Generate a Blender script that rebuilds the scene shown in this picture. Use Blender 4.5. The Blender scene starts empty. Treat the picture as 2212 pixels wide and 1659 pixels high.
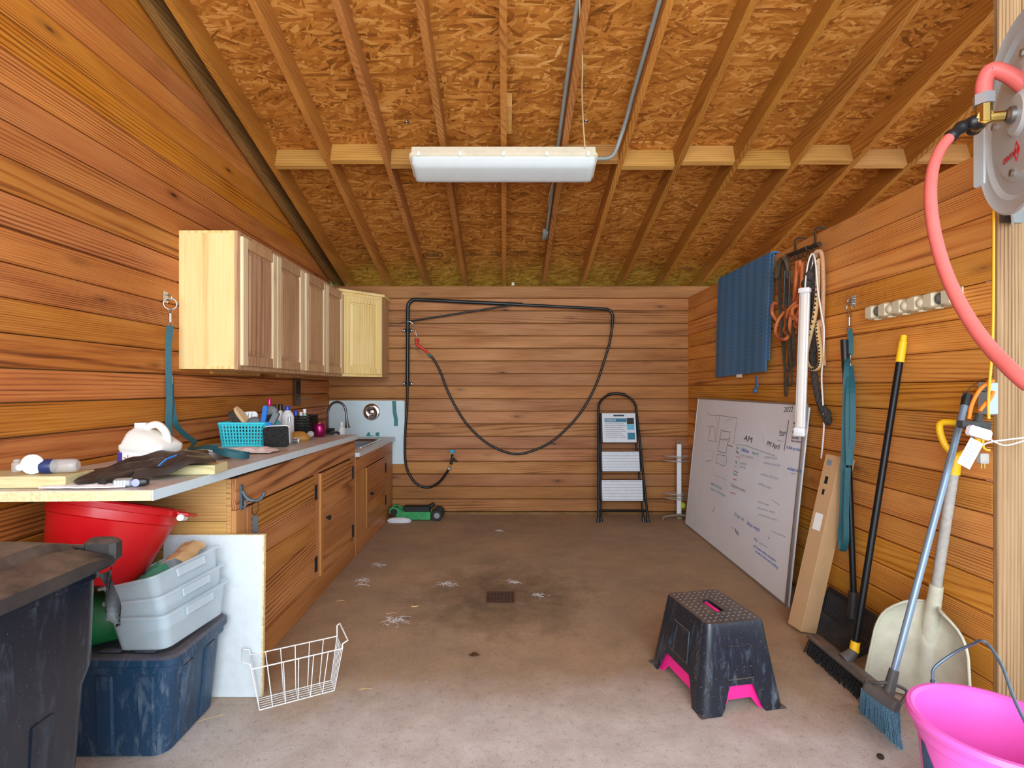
import bpy, math, random
from mathutils import Vector, Matrix, noise as mnoise
random.seed(7)
S = bpy.context.scene
C = S.collection
PI = math.pi

# ---------------------------------------------------------------- camera
FPX, VX, VY, CH = 1125.0, 1092.0, 838.0, 1.292      # focal length in px, vanishing point, eye height
cam_d = bpy.data.cameras.new('camera'); cam = bpy.data.objects.new('camera', cam_d); C.objects.link(cam)
cam_d.sensor_width = 36.0; cam_d.lens = 36.0 * FPX / 2212.0
cam_d.shift_x = (1106.0 - VX) / 2212.0; cam_d.shift_y = (VY - 829.5) / 2212.0
cam_d.clip_start = 0.05; cam_d.clip_end = 200
cam.location = (0, 0, CH); cam.rotation_euler = (PI / 2, 0, 0)
S.camera = cam

# ---------------------------------------------------------------- daylight
def srgb(r, g, b):
    f = lambda v: (v / 255.0) / 12.92 if v <= 10 else ((v / 255.0 + 0.055) / 1.055) ** 2.4
    return (f(r), f(g), f(b), 1.0)
W = bpy.data.worlds.new('world'); S.world = W; W.use_nodes = True
bg = W.node_tree.nodes['Background']; bg.inputs[0].default_value = (0.74, 0.88, 1.0, 1); bg.inputs[1].default_value = 1.5
sd = bpy.data.lights.new('sun', 'SUN'); sd.energy = 5.5; sd.angle = math.radians(3); sd.color = (1.0, 0.97, 0.92)
sun = bpy.data.objects.new('sun', sd); C.objects.link(sun)
sun.rotation_euler = Vector((-0.10, 0.30, -1.0)).to_track_quat('-Z', 'Y').to_euler()
# daylight of the wide open stall front behind the camera
ad = bpy.data.lights.new('stall_front_daylight', 'AREA'); ad.shape = 'RECTANGLE'; ad.size = 3.0; ad.size_y = 2.2
ad.energy = 135; ad.color = (0.80, 0.91, 1.0)
al = bpy.data.objects.new('stall_front_daylight', ad); C.objects.link(al)
al.location = (-0.1, -1.3, 1.75); al.rotation_euler = Vector((0.06, 1.0, 0.10)).to_track_quat('-Z', 'Y').to_euler()

S.view_settings.view_transform = 'Standard'; S.view_settings.look = 'None'
S.view_settings.exposure = 0.5; S.view_settings.gamma = 1.0
S.view_settings.use_curve_mapping = False

# ---------------------------------------------------------------- helpers: pixels to points
def P(px, py, d):
    return Vector(((px - VX) * d / FPX, d, CH - (py - VY) * d / FPX))
def hit(px, py, p0, n):
    o = Vector((0, 0, CH)); r = Vector(((px - VX) / FPX, 1.0, -(py - VY) / FPX))
    n = Vector(n); return o + r * ((Vector(p0) - o).dot(n) / r.dot(n))
def onfloor(px, py, z=0.0):
    return hit(px, py, (0, 0, z), (0, 0, 1))
def onx(px, py, x):
    return hit(px, py, (x, 0, 0), (1, 0, 0))

# ---------------------------------------------------------------- helpers: objects
def tag(o, label=None, cat=None, group=None, kind=None):
    if label: o['label'] = label
    if cat: o['category'] = cat
    if group: o['group'] = group
    if kind: o['kind'] = kind
    return o
def thing(name, label, cat, loc=(0, 0, 0), group=None, kind=None):
    o = bpy.data.objects.new(name, None); C.objects.link(o); o.location = loc; o.empty_display_size = 0.05
    return tag(o, label, cat, group, kind)
def origin_of(o):
    while o.parent: o = o.parent
    return Vector(o.location)
def link_mesh(name, me, mat, parent=None, origin=None):
    o = bpy.data.objects.new(name, me); C.objects.link(o)
    if mat: me.materials.append(mat)
    if parent: o.parent = parent
    elif origin is not None: o.location = origin
    return o
class MB:
    def __init__(s): s.v = []; s.f = []
    def add(s, vs, fs, M=None):
        b = len(s.v)
        s.v += [(M @ Vector(v)) if M else Vector(v) for v in vs]
        s.f += [tuple(i + b for i in f) for f in fs]
        return s
    def box(s, x0, x1, y0, y1, z0, z1, M=None):
        vs = [(x, y, z) for x in (x0, x1) for y in (y0, y1) for z in (z0, z1)]
        return s.add(vs, [(0, 1, 3, 2), (4, 6, 7, 5), (0, 4, 5, 1), (2, 3, 7, 6), (0, 2, 6, 4), (1, 5, 7, 3)], M)
    def cbox(s, x0, x1, y0, y1, z0, z1, c=0.003, M=None):
        """box with chamfered edges: rings around z"""
        c = min(c, (x1 - x0) / 2.01, (y1 - y0) / 2.01, (z1 - z0) / 2.01)
        def ring(i, z):
            a0, a1, b0, b1 = x0 + i, x1 - i, y0 + i, y1 - i
            k = c
            return [(a0 + k, b0, z), (a1 - k, b0, z), (a1, b0 + k, z), (a1, b1 - k, z), (a1 - k, b1, z), (a0 + k, b1, z), (a0, b1 - k, z), (a0, b0 + k, z)]
        return s.loft([ring(c, z0), ring(0, z0 + c), ring(0, z1 - c), ring(c, z1)], M)
    def loft(s, rings, M=None, cap0=True, cap1=True, closed=True):
        n = len(rings[0]); vs = [v for r in rings for v in r]; fs = []
        for k in range(len(rings) - 1):
            for i in range(n if closed else n - 1):
                j = (i + 1) % n
                fs.append((k * n + i, k * n + j, (k + 1) * n + j, (k + 1) * n + i))
        if cap0 and closed: fs.append(tuple(reversed(range(n))))
        if cap1 and closed: fs.append(tuple((len(rings) - 1) * n + i for i in range(n)))
        return s.add(vs, fs, M)
    def lathe(s, prof, n=24, M=None, cap0=True, cap1=True):
        return s.loft([[(r * math.cos(2 * PI * i / n), r * math.sin(2 * PI * i / n), z) for i in range(n)] for r, z in prof], M, cap0, cap1)
    def tube(s, pts, r, n=8, closed=False, flat=1.0):
        pts = [Vector(p) for p in pts]; m = len(pts)
        rs = r if isinstance(r, (list, tuple)) else [r] * m
        rings = []; up = None
        for i, p in enumerate(pts):
            if closed: t = pts[(i + 1) % m] - pts[i - 1]
            else: t = pts[min(i + 1, m - 1)] - pts[max(i - 1, 0)]
            t = t.normalized() if t.length > 1e-9 else Vector((0, 0, 1))
            if up is None:
                a = Vector((0, 0, 1)) if abs(t.z) < 0.9 else Vector((1, 0, 0))
                up = (a - t * a.dot(t)).normalized()
            else:
                up = up - t * up.dot(t)
                up = up.normalized() if up.length > 1e-6 else Vector((1, 0, 0))
            sd_ = t.cross(up)
            rings.append([p + (up * math.cos(2 * PI * k / n) * flat + sd_ * math.sin(2 * PI * k / n)) * rs[i] for k in range(n)])
        if closed: rings.append(rings[0])
        return s.loft(rings, None, not closed, not closed)
    def cyl(s, a, b, r, n=12, r2=None):
        return s.tube([a, b], [r, r if r2 is None else r2], n)
    def prism(s, poly, z0, z1, M=None):
        return s.loft([[(x, y, z0) for x, y in poly], [(x, y, z1) for x, y in poly]], M)
    def strap(s, pts, w, wdir, th=0.003):
        """flat band: pts centre line, wdir width direction (one or per point)"""
        pts = [Vector(p) for p in pts]; m = len(pts); rings = []
        for i, p in enumerate(pts):
            t = (pts[min(i + 1, m - 1)] - pts[max(i - 1, 0)]).normalized()
            wd = Vector(wdir[i] if isinstance(wdir, list) else wdir)
            wd = (wd - t * wd.dot(t)); wd = wd.normalized() if wd.length > 1e-6 else t.orthogonal().normalized()
            nn = t.cross(wd).normalized()
            rings.append([p + wd * w / 2 + nn * th / 2, p - wd * w / 2 + nn * th / 2, p - wd * w / 2 - nn * th / 2, p + wd * w / 2 - nn * th / 2])
        return s.loft(rings)
    def ball(s, c, r, n=14, m=8, sc=(1, 1, 1)):
        prof = [(max(1e-4, math.sin(PI * k / m)) * r, -math.cos(PI * k / m) * r) for k in range(m + 1)]
        return s.lathe(prof, n, Matrix.Translation(Vector(c)) @ Matrix.Diagonal((*sc, 1)))
    def torus(s, c, R, r, M=None, n=20, k=8):
        pts = [(R * math.cos(2 * PI * i / n), R * math.sin(2 * PI * i / n), 0) for i in range(n)]
        T = Matrix.Translation(Vector(c)) @ (M if M else Matrix())
        return s.tube([T @ Vector(p) for p in pts], r, k, closed=True)
    def grid(s, fn, nu, nv, th=0.0):
        """surface fn(u,v)->Vector, optional thickness along -normal"""
        g = [[Vector(fn(i / nu, j / nv)) for j in range(nv + 1)] for i in range(nu + 1)]
        b = len(s.v)
        for row in g: s.v += row
        idx = lambda i, j: b + i * (nv + 1) + j
        for i in range(nu):
            for j in range(nv): s.f.append((idx(i, j), idx(i + 1, j), idx(i + 1, j + 1), idx(i, j + 1)))
        if th:
            b2 = len(s.v)
            for i in range(nu + 1):
                for j in range(nv + 1):
                    du = g[min(i + 1, nu)][j] - g[max(i - 1, 0)][j]; dv = g[i][min(j + 1, nv)] - g[i][max(j - 1, 0)]
                    nn = du.cross(dv); nn = nn.normalized() if nn.length > 1e-9 else Vector((0, 0, 1))
                    s.v.append(g[i][j] - nn * th)
            id2 = lambda i, j: b2 + i * (nv + 1) + j
            for i in range(nu):
                for j in range(nv): s.f.append((id2(i, j), id2(i, j + 1), id2(i + 1, j + 1), id2(i + 1, j)))
            for i in range(nu):
                s.f.append((idx(i, 0), id2(i, 0), id2(i + 1, 0), idx(i + 1, 0))); s.f.append((idx(i, nv), idx(i + 1, nv), id2(i + 1, nv), id2(i, nv)))
            for j in range(nv):
                s.f.append((idx(0, j), idx(0, j + 1), id2(0, j + 1), id2(0, j))); s.f.append((idx(nu, j), id2(nu, j), id2(nu, j + 1), idx(nu, j + 1)))
        return s
    def build(s, name, mat, parent=None, smooth=None, base=None):
        if parent is not None: o0 = origin_of(parent)
        elif base is not None: o0 = Vector(base)
        else:
            xs = [v.x for v in s.v]; ys = [v.y for v in s.v]; zs = [v.z for v in s.v]
            o0 = Vector(((min(xs) + max(xs)) / 2, (min(ys) + max(ys)) / 2, min(zs)))
        me = bpy.data.meshes.new(name)
        me.from_pydata([tuple(v - o0) for v in s.v], [], s.f); me.validate(); me.update()
        if smooth:
            me.shade_smooth(); me.set_sharp_from_angle(angle=math.radians(smooth))
        return link_mesh(name, me, mat, parent, None if parent else o0)
def catmull(pts, n=6, closed=False):
    pts = [Vector(p) for p in pts]; m = len(pts); out = []
    for i in range(m if closed else m - 1):
        if closed: p0, p1, p2, p3 = pts[i - 1], pts[i], pts[(i + 1) % m], pts[(i + 2) % m]
        else: p0, p1, p2, p3 = pts[max(i - 1, 0)], pts[i], pts[i + 1], pts[min(i + 2, m - 1)]
        for k in range(n):
            t = k / n
            out.append(0.5 * ((2 * p1) + (-p0 + p2) * t + (2 * p0 - 5 * p1 + 4 * p2 - p3) * t * t + (-p0 + 3 * p1 - 3 * p2 + p3) * t ** 3))
    if not closed: out.append(pts[-1])
    return out
def rrect(w, d, r, n=5, cx=0, cy=0):
    r = min(r, w / 2 - 1e-4, d / 2 - 1e-4); out = []
    for qx, qy, a0 in ((1, 1, 0), (-1, 1, 90), (-1, -1, 180), (1, -1, 270)):
        for k in range(n + 1):
            a = math.radians(a0 + 90 * k / n)
            out.append((cx + qx * (w / 2 - r) + r * math.cos(a), cy + qy * (d / 2 - r) + r * math.sin(a)))
    return out
def ring3(poly, z): return [(x, y, z) for x, y in poly]
def frame(o, xdir, zdir):
    """matrix with origin o, local x along xdir, local z along zdir (orthogonalised)"""
    x = Vector(xdir).normalized(); z = Vector(zdir); z = (z - x * z.dot(x)).normalized(); y = z.cross(x)
    return Matrix(((x.x, y.x, z.x, o[0]), (x.y, y.y, z.y, o[1]), (x.z, y.z, z.z, o[2]), (0, 0, 0, 1)))
def rot(ax, deg): return Matrix.Rotation(math.radians(deg), 4, ax)
def tr(x, y, z): return Matrix.Translation((x, y, z))
def text_part(name, txt, M, size, mat, parent, shear=0.0, align='LEFT', ext=0.0004):
    """lettering as thin mesh; local x reading direction, local y up, z out of the surface"""
    cu = bpy.data.curves.new(name, 'FONT'); cu.body = txt; cu.size = size; cu.extrude = ext; cu.shear = shear; cu.align_x = align
    cu.resolution_u = 3
    t = bpy.data.objects.new(name, cu); C.objects.link(t)
    dg = bpy.context.evaluated_depsgraph_get(); dg.update()
    me = bpy.data.meshes.new_from_object(t.evaluated_get(dg))
    bpy.data.objects.remove(t); bpy.data.curves.remove(cu)
    o0 = origin_of(parent)
    for v in me.vertices: v.co = (M @ v.co) - o0
    me.name = name; me.materials.clear()
    return link_mesh(name, me, mat, parent)

# ---------------------------------------------------------------- materials
MATS = {}
class NT:
    def __init__(s, name):
        s.m = bpy.data.materials.new(name); s.m.use_nodes = True; s.t = s.m.node_tree
        s.b = s.t.nodes['Principled BSDF']; MATS[name] = s.m
    def n(s, typ, **kw):
        nd = s.t.nodes.new(typ)
        for k, v in kw.items():
            if k.startswith('_'): setattr(nd, k[1:], v)
        return nd
    def l(s, a, b): s.t.links.new(a, b)
    def ramp(s, fac, stops, interp='LINEAR'):
        r = s.n('ShaderNodeValToRGB'); r.color_ramp.interpolation = interp
        e = r.color_ramp.elements
        while len(e) < len(stops): e.new(0.5)
        for k, (p, c) in enumerate(stops):
            e[k].position = p; e[k].color = c if len(c) == 4 else (*c, 1)
        if fac is not None: s.l(fac, r.inputs[0])
        return r.outputs[0]
    def math(s, op, a, b=None, clamp=False):
        m = s.n('ShaderNodeMath'); m.operation = op; m.use_clamp = clamp
        for i, v in enumerate((a, b)):
            if v is None: continue
            if isinstance(v, (int, float)): m.inputs[i].default_value = v
            else: s.l(v, m.inputs[i])
        return m.outputs[0]
    def mix(s, fac, a, b, mode='MIX'):
        m = s.n('ShaderNodeMix'); m.data_type = 'RGBA'; m.blend_type = mode
        for v, i in ((fac, 0), (a, 6), (b, 7)):
            if isinstance(v, (int, float)): m.inputs[i].default_value = v
            elif isinstance(v, tuple): m.inputs[i].default_value = v
            else: s.l(v, m.inputs[i])
        return m.outputs[2]
    def coord(s, scale=(1, 1, 1), jitter=0.0, rotz=(0, 0, 0), out='Object'):
        tc = s.n('ShaderNodeTexCoord'); src = tc.outputs[out]
        if jitter:
            oi = s.n('ShaderNodeObjectInfo'); wn = s.n('ShaderNodeTexWhiteNoise'); wn.noise_dimensions = '1D'
            s.l(oi.outputs['Random'], wn.inputs['W'])
            v = s.n('ShaderNodeVectorMath'); v.operation = 'MULTIPLY_ADD'
            s.l(wn.outputs['Color'], v.inputs[0]); v.inputs[1].default_value = (jitter,) * 3; s.l(src, v.inputs[2]); src = v.outputs[0]
        mp = s.n('ShaderNodeMapping'); mp.inputs['Scale'].default_value = scale; mp.inputs['Rotation'].default_value = rotz
        s.l(src, mp.inputs[0]); return mp.outputs[0]
    def noise(s, vec, scale, detail=3, rough=0.5, dist=0.0):
        x = s.n('ShaderNodeTexNoise'); x.inputs['Scale'].default_value = scale; x.inputs['Detail'].default_value = detail
        x.inputs['Roughness'].default_value = rough; x.inputs['Distortion'].default_value = dist; s.l(vec, x.inputs['Vector']); return x
    def rand(s): return s.n('ShaderNodeObjectInfo').outputs['Random']
    def bump(s, h, strength=0.2, dist=0.002):
        b = s.n('ShaderNodeBump'); b.inputs['Strength'].default_value = strength; b.inputs['Distance'].default_value = dist
        s.l(h, b.inputs['Height']); s.l(b.outputs[0], s.b.inputs['Normal'])
    def out(s, col, rough=0.6, metal=0.0, spec=0.5):
        if isinstance(col, tuple): s.b.inputs['Base Color'].default_value = col
        else: s.l(col, s.b.inputs['Base Color'])
        if isinstance(rough, (int, float)): s.b.inputs['Roughness'].default_value = rough
        else: s.l(rough, s.b.inputs['Roughness'])
        s.b.inputs['Metallic'].default_value = metal; s.b.inputs['Specular IOR Level'].default_value = spec
        return s.m
AX = {'x': 0, 'y': 1, 'z': 2}
def wood(name, axis, light, mid, dark, ringscale=22.0, knots=1.0, vary=0.26, rough=0.55, strength=0.55, spec=0.3, dusty=0.0):
    t = NT(name); sc = [1, 1, 1]; sc[AX[axis]] = 0.055
    p = t.coord(tuple(sc), jitter=37.0)
    nz = t.noise(p, 2.2, 2, 0.5)
    pv = t.n('ShaderNodeVectorMath'); pv.operation = 'MULTIPLY_ADD'; t.l(nz.outputs['Color'], pv.inputs[0]); pv.inputs[1].default_value = (0.20,) * 3; t.l(p, pv.inputs[2])
    w = t.n('ShaderNodeTexWave'); w.wave_type = 'RINGS'; w.rings_direction = axis.upper(); w.wave_profile = 'SIN'
    w.inputs['Scale'].default_value = ringscale; w.inputs['Distortion'].default_value = 2.0; w.inputs['Detail'].default_value = 2; w.inputs['Detail Scale'].default_value = 1.5
    t.l(pv.outputs[0], w.inputs['Vector'])
    sf = [95, 95, 95]; sf[AX[axis]] = 1.6
    fine = t.noise(t.coord(tuple(sf), jitter=11.0), 2.0, 3, 0.6)
    lw = t.noise(t.coord(tuple(1.5 if k == AX[axis] else 7 for k in range(3)), jitter=23.0), 1.0, 2, 0.5)
    msk = t.ramp(t.noise(t.coord(tuple(0.9 if k == AX[axis] else 9 for k in range(3)), jitter=71.0), 1.0, 2, 0.5).outputs['Fac'], [(0.35, (0.25,) * 3), (0.65, (1, 1, 1))])
    g = t.math('ADD', t.math('MULTIPLY', t.math('MULTIPLY', t.math('POWER', w.outputs['Fac'], 2.2), msk), strength * 1.25), t.math('MULTIPLY', fine.outputs['Fac'], 1.0 - strength * 0.45))
    g = t.math('ADD', g, t.math('MULTIPLY', t.math('SUBTRACT', lw.outputs['Fac'], 0.5), 0.75))
    col = t.ramp(g, [(0.15, light), (0.60, mid), (1.0, dark)])
    # board to board variation
    rnd = t.rand()
    hs = t.n('ShaderNodeHueSaturation'); t.l(col, hs.inputs['Color'])
    t.l(t.math('ADD', t.math('MULTIPLY', rnd, vary), 1.0 - vary * 0.5), hs.inputs['Value'])
    wn = t.n('ShaderNodeTexWhiteNoise'); wn.noise_dimensions = '1D'; t.l(t.math('MULTIPLY', rnd, 91.7), wn.inputs['W'])
    t.l(t.math('ADD', t.math('MULTIPLY', wn.outputs['Value'], 0.010), 0.495), hs.inputs['Hue'])
    t.l(t.math('ADD', t.math('MULTIPLY', wn.outputs['Value'], 0.07), 0.955), hs.inputs['Saturation'])
    col = hs.outputs[0]
    if knots:
        ks = [8.5, 8.5, 8.5]; ks[AX[axis]] = 2.6
        kp = t.coord(tuple(ks), jitter=53.0)
        vo = t.n('ShaderNodeTexVoronoi'); vo.inputs['Scale'].default_value = 1.0; t.l(kp, vo.inputs['Vector'])
        se = t.n('ShaderNodeSeparateColor'); t.l(vo.outputs['Color'], se.inputs[0])
        rare = t.math('GREATER_THAN', se.outputs[0], 0.62)
        kd = t.math('ADD', vo.outputs['Distance'], t.math('MULTIPLY', t.math('SUBTRACT', fine.outputs['Fac'], 0.5), 0.10))
        k1 = t.ramp(kd, [(0.05, (1, 1, 1)), (0.09, (0, 0, 0))]); k2 = t.ramp(kd, [(0.07, (1, 1, 1)), (0.24, (0, 0, 0))])
        col = t.mix(t.math('MULTIPLY', t.math('MULTIPLY', k2, rare), 0.45 * knots), col, tuple(v * 0.6 for v in dark[:3]) + (1,))
        col = t.mix(t.math('MULTIPLY', t.math('MULTIPLY', k1, rare), 0.85 * knots), col, tuple(v * 0.22 for v in dark[:3]) + (1,))
    if dusty:
        dn = t.noise(t.coord((1, 1, 1)), 1.6, 4, 0.6)
        col = t.mix(t.math('MULTIPLY', t.ramp(dn.outputs['Fac'], [(0.45, (0, 0, 0)), (0.75, (1, 1, 1))]), dusty), col, srgb(150, 125, 105))
    t.bump(t.math('ADD', g, 0.0), 0.25, 0.0015)
    return t.out(col, t.ramp(g, [(0.2, (rough - 0.08,) * 3), (1.0, (rough + 0.15,) * 3)]), 0, spec)
def plain(name, col, rough=0.5, metal=0.0, spec=0.5, mottled=0.0, mscale=9.0, bump=0.0, dust=None, dustcol=None, alpha=None, trans=None):
    t = NT(name); c = col
    if mottled:
        nz = t.noise(t.coord(), mscale, 4, 0.6)
        c = t.ramp(nz.outputs['Fac'], [(0.3, tuple(v * (1 - mottled) for v in col[:3])), (0.7, tuple(min(1, v * (1 + mottled)) for v in col[:3]))])
    if dust:
        dn = t.noise(t.coord(), 6.0, 6, 0.7); geo = t.n('ShaderNodeNewGeometry'); sx = t.n('ShaderNodeSeparateXYZ'); t.l(geo.outputs['Normal'], sx.inputs[0])
        up = t.math('MULTIPLY', t.math('MAXIMUM', sx.outputs[2], 0.12), 1.0)
        f = t.math('MULTIPLY', t.math('MULTIPLY', t.ramp(dn.outputs['Fac'], [(0.35, (0, 0, 0)), (0.65, (1, 1, 1))]), up), dust, clamp=True)
        c = t.mix(f, c, dustcol or srgb(150, 130, 112))
    if bump:
        bn = t.noise(t.coord(), 120.0, 2, 0.6); t.bump(bn.outputs['Fac'], bump, 0.002)
    t.out(c, rough, metal, spec)
    if trans:
        t.b.inputs['Transmission Weight'].default_value = trans; t.b.inputs['IOR'].default_value = 1.25
    if alpha is not None: t.b.inputs['Alpha'].default_value = alpha
    return t.m
# ---------------------------------------------------------------- colours of the building
wood('left_board', 'y', srgb(208, 138, 62), srgb(182, 104, 36), srgb(118, 60, 16), dusty=0.10, strength=0.5, ringscale=34)
wood('right_board', 'y', srgb(232, 168, 80), srgb(212, 136, 50), srgb(148, 84, 26), dusty=0.25, strength=0.5, ringscale=34)
wood('back_board', 'x', srgb(192, 134, 80), srgb(166, 106, 58), srgb(108, 62, 30), dusty=0.10, strength=0.45, ringscale=34)
wood('rafter_wood', 'y', srgb(188, 128, 54), srgb(164, 104, 40), srgb(124, 74, 26), knots=0.5, strength=0.4)
wood('old_rafter_wood', 'y', srgb(150, 112, 66), srgb(124, 88, 50), srgb(90, 62, 34), knots=0.4, strength=0.4)
wood('block_wood', 'x', srgb(206, 158, 90), srgb(188, 136, 70), srgb(156, 106, 50), knots=0.4, strength=0.35, vary=0.2)
wood('post_wood', 'z', srgb(182, 150, 112), srgb(156, 122, 82), srgb(110, 78, 48), ringscale=20, knots=0.6, strength=0.5, vary=0.15)
wood('hickory_z', 'z', srgb(216, 178, 136), srgb(190, 146, 106), srgb(138, 90, 58), ringscale=14, knots=0.9, strength=0.28, vary=0.2, rough=0.4)
wood('hickory_end', 'z', srgb(244, 218, 156), srgb(236, 202, 134), srgb(206, 160, 92), ringscale=12, knots=0.3, strength=0.32, vary=0.05, rough=0.4)
wood('hickory_pale', 'z', srgb(246, 226, 190), srgb(232, 204, 162), srgb(196, 156, 110), ringscale=16, knots=0.3, strength=0.25, vary=0.1, rough=0.4)
wood('oak_plank', 'y', srgb(204, 142, 82), srgb(182, 118, 62), srgb(126, 74, 34), ringscale=30, knots=0.15, strength=0.7, vary=0.16, rough=0.45)
wood('oak_z', 'z', srgb(204, 146, 90), srgb(184, 124, 70), srgb(140, 88, 46), knots=0.1, strength=0.35, vary=0.1, rough=0.5)
wood('pine_x', 'x', srgb(214, 168, 104), srgb(196, 146, 82), srgb(156, 104, 52), knots=0.3, strength=0.38, vary=0.12)
wood('lumber_y', 'y', srgb(220, 204, 150), srgb(204, 182, 124), srgb(172, 146, 90), knots=0.3, strength=0.4, vary=0.1)
def osb(name):
    t = NT(name)
    base = t.coord((1, 1, 1), jitter=19.0)
    dn = t.noise(base, 3.0, 2, 0.5)
    cols = []
    for k, (ang, sx, sy) in enumerate(((0.0, 8, 58), (0.5, 9, 52), (-0.45, 10, 60), (1.3, 15, 50))):
        mp = t.n('ShaderNodeMapping'); mp.inputs['Rotation'].default_value = (0, 0, ang); mp.inputs['Location'].default_value = (k * 3.1, k * 1.7, 0)
        mp.inputs['Scale'].default_value = (1, 1, 1); t.l(base, mp.inputs[0])
        m2 = t.n('ShaderNodeMapping'); m2.inputs['Scale'].default_value = (sx, sy, 1); t.l(mp.outputs[0], m2.inputs[0])
        vo = t.n('ShaderNodeTexVoronoi'); vo.inputs['Scale'].default_value = 1.0; t.l(m2.outputs[0], vo.inputs['Vector'])
        se = t.n('ShaderNodeSeparateColor'); t.l(vo.outputs['Color'], se.inputs[0]); cols.append((se.outputs[0], se.outputs[1]))
    # the flake with the highest random number lies on top
    v, top = cols[0]
    for a, b in cols[1:]:
        gt = t.math('GREATER_THAN', b, t.math('MULTIPLY', top, 1.12)); m = t.n('ShaderNodeMix'); t.l(gt, m.inputs[0]); t.l(v, m.inputs[2]); t.l(a, m.inputs[3])
        v = m.outputs[0]; top = t.math('MAXIMUM', top, b)
    fine = t.noise(t.coord((3, 40, 1), jitter=5.0), 3.0, 3, 0.6)
    g = t.math('ADD', t.math('MULTIPLY', v, 0.7), t.math('MULTIPLY', fine.outputs['Fac'], 0.35))
    g = t.math('ADD', g, t.math('MULTIPLY', t.math('SUBTRACT', dn.outputs['Fac'], 0.5), 0.25))
    col = t.ramp(g, [(0.05, srgb(88, 48, 12)), (0.28, srgb(154, 92, 32)), (0.62, srgb(182, 116, 46)), (0.88, srgb(206, 146, 74)), (1.0, srgb(230, 188, 124))])
    t.bump(v, 0.35, 0.004)
    return t.out(col, 0.7, 0, 0.2)
osb('osb')
def floor_mat():
    t = NT('concrete')
    p = t.coord(); n1 = t.noise(p, 1.1, 5, 0.6, 0.3); n2 = t.noise(p, 5.0, 6, 0.7); n3 = t.noise(p, 260.0, 2, 0.7); n4 = t.noise(p, 38.0, 4, 0.7)
    daylit_con = t.ramp(n2.outputs['Fac'], [(0.3, srgb(182, 176, 172)), (0.7, srgb(210, 206, 204))])
    clay = t.ramp(n1.outputs['Fac'], [(0.28, srgb(142, 126, 106)), (0.5, srgb(162, 140, 110)), (0.72, srgb(188, 158, 116))])
    clay = t.mix(0.35, clay, t.ramp(n2.outputs['Fac'], [(0.3, srgb(134, 116, 100)), (0.7, srgb(190, 164, 138))]))
    # daylight of the open front painted in as paler grey, clay brown further in
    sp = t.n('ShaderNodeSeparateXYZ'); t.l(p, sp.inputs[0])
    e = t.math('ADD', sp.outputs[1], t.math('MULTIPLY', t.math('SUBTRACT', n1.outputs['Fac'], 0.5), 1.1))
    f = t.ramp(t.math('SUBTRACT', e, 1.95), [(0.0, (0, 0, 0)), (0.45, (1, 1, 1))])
    col = t.mix(t.math('MULTIPLY', f, 0.92), daylit_con, clay)
    # dark damp stain round the drain
    gd = t.n('ShaderNodeVectorMath'); gd.operation = 'DISTANCE'; t.l(p, gd.inputs[0]); gd.inputs[1].default_value = (-0.03, 3.22, 0)
    dd = t.math('ADD', gd.outputs['Value'], t.math('MULTIPLY', t.math('SUBTRACT', n2.outputs['Fac'], 0.5), 0.9))
    col = t.mix(t.math('MULTIPLY', t.ramp(dd, [(0.12, (1, 1, 1)), (0.62, (0, 0, 0))]), 0.62), col, srgb(84, 72, 58))
    col = t.mix(t.math('MULTIPLY', t.ramp(n4.outputs['Fac'], [(0.35, (1, 1, 1)), (0.45, (0, 0, 0))]), 0.22), col, srgb(90, 70, 54))
    col = t.mix(0.42, col, t.ramp(n3.outputs['Fac'], [(0.3, srgb(90, 76, 66)), (0.7, srgb(226, 210, 196))]), 'OVERLAY')
    t.bump(n3.outputs['Fac'], 0.35, 0.003)
    return t.out(col, 0.85, 0, 0.15)
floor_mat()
M = MATS
XL, XR, YB = -1.80, 1.863, 5.31
SL = 0.288                                   # fall of the roof towards the back
RB = lambda y: CH + 2.604 - SL * y           # underside of the rafters
RO = lambda y: RB(y) + 0.146                 # underside of the sheathing
BH = 0.1272                                  # board pitch
YF = -1.0                                    # stall front

# ---------------------------------------------------------------- floor
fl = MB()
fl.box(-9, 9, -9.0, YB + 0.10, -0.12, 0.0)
o = fl.build('floor', M['concrete'], None, base=(0, 0, 0)); tag(o, 'worn clay brown concrete floor with daylight painted paler at the front', 'floor', kind='structure')

plain('grass', srgb(96, 128, 52), 0.9, mottled=0.3)
tag(MB().box(-12, 12, YB + 0.101, 16, -0.2, -0.05).build('ground', M['grass'], None), 'mown grass outside behind the back wall', 'grass', kind='structure')
# ---------------------------------------------------------------- board walls
def board_profile(z0, z1, gap=0.004, c=0.006, th=0.022):
    """(depth, z): face at 0, back at th, chamfered edges"""
    a, b = z0 + gap / 2, z1 - gap / 2
    return [(c, a), (0, a + c), (0, b - c), (c, b), (th, b), (th, a)]
def wall_boards(parent, mat, axis, face, sign, a0, a1fn, zs, gaps=(0.003, 0.006)):
    for z0, z1 in zs:
        g = random.uniform(*gaps); j = random.uniform(-0.0012, 0.0012)
        pr = board_profile(z0, z1, g); mb = MB(); r0 = []; r1 = []
        for dp, z in pr:
            x = face + sign * (dp + j); e = a1fn(z)
            if axis == 'y': r0.append((x, a0, z)); r1.append((x, e, z))
            else: r0.append((a0, x, z)); r1.append((e, x, z))
        mb.loft([r0, r1]); mb.build('board', mat, parent)
wl = thing('wall_left', 'orange stained tongue and groove board wall rising to the sloping roof', 'wall', (XL, 2, 0), kind='structure')
zt = lambda z: min(YB + 0.05, (CH + 2.604 + 0.146 - 0.012 - z) / SL)
zz = [(k * BH - 0.035, (k + 1) * BH - 0.035) for k in range(0, 33)]
zz = [(max(a, 0.001), b) for a, b in zz if zt(b) > YF + 0.3]
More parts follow.
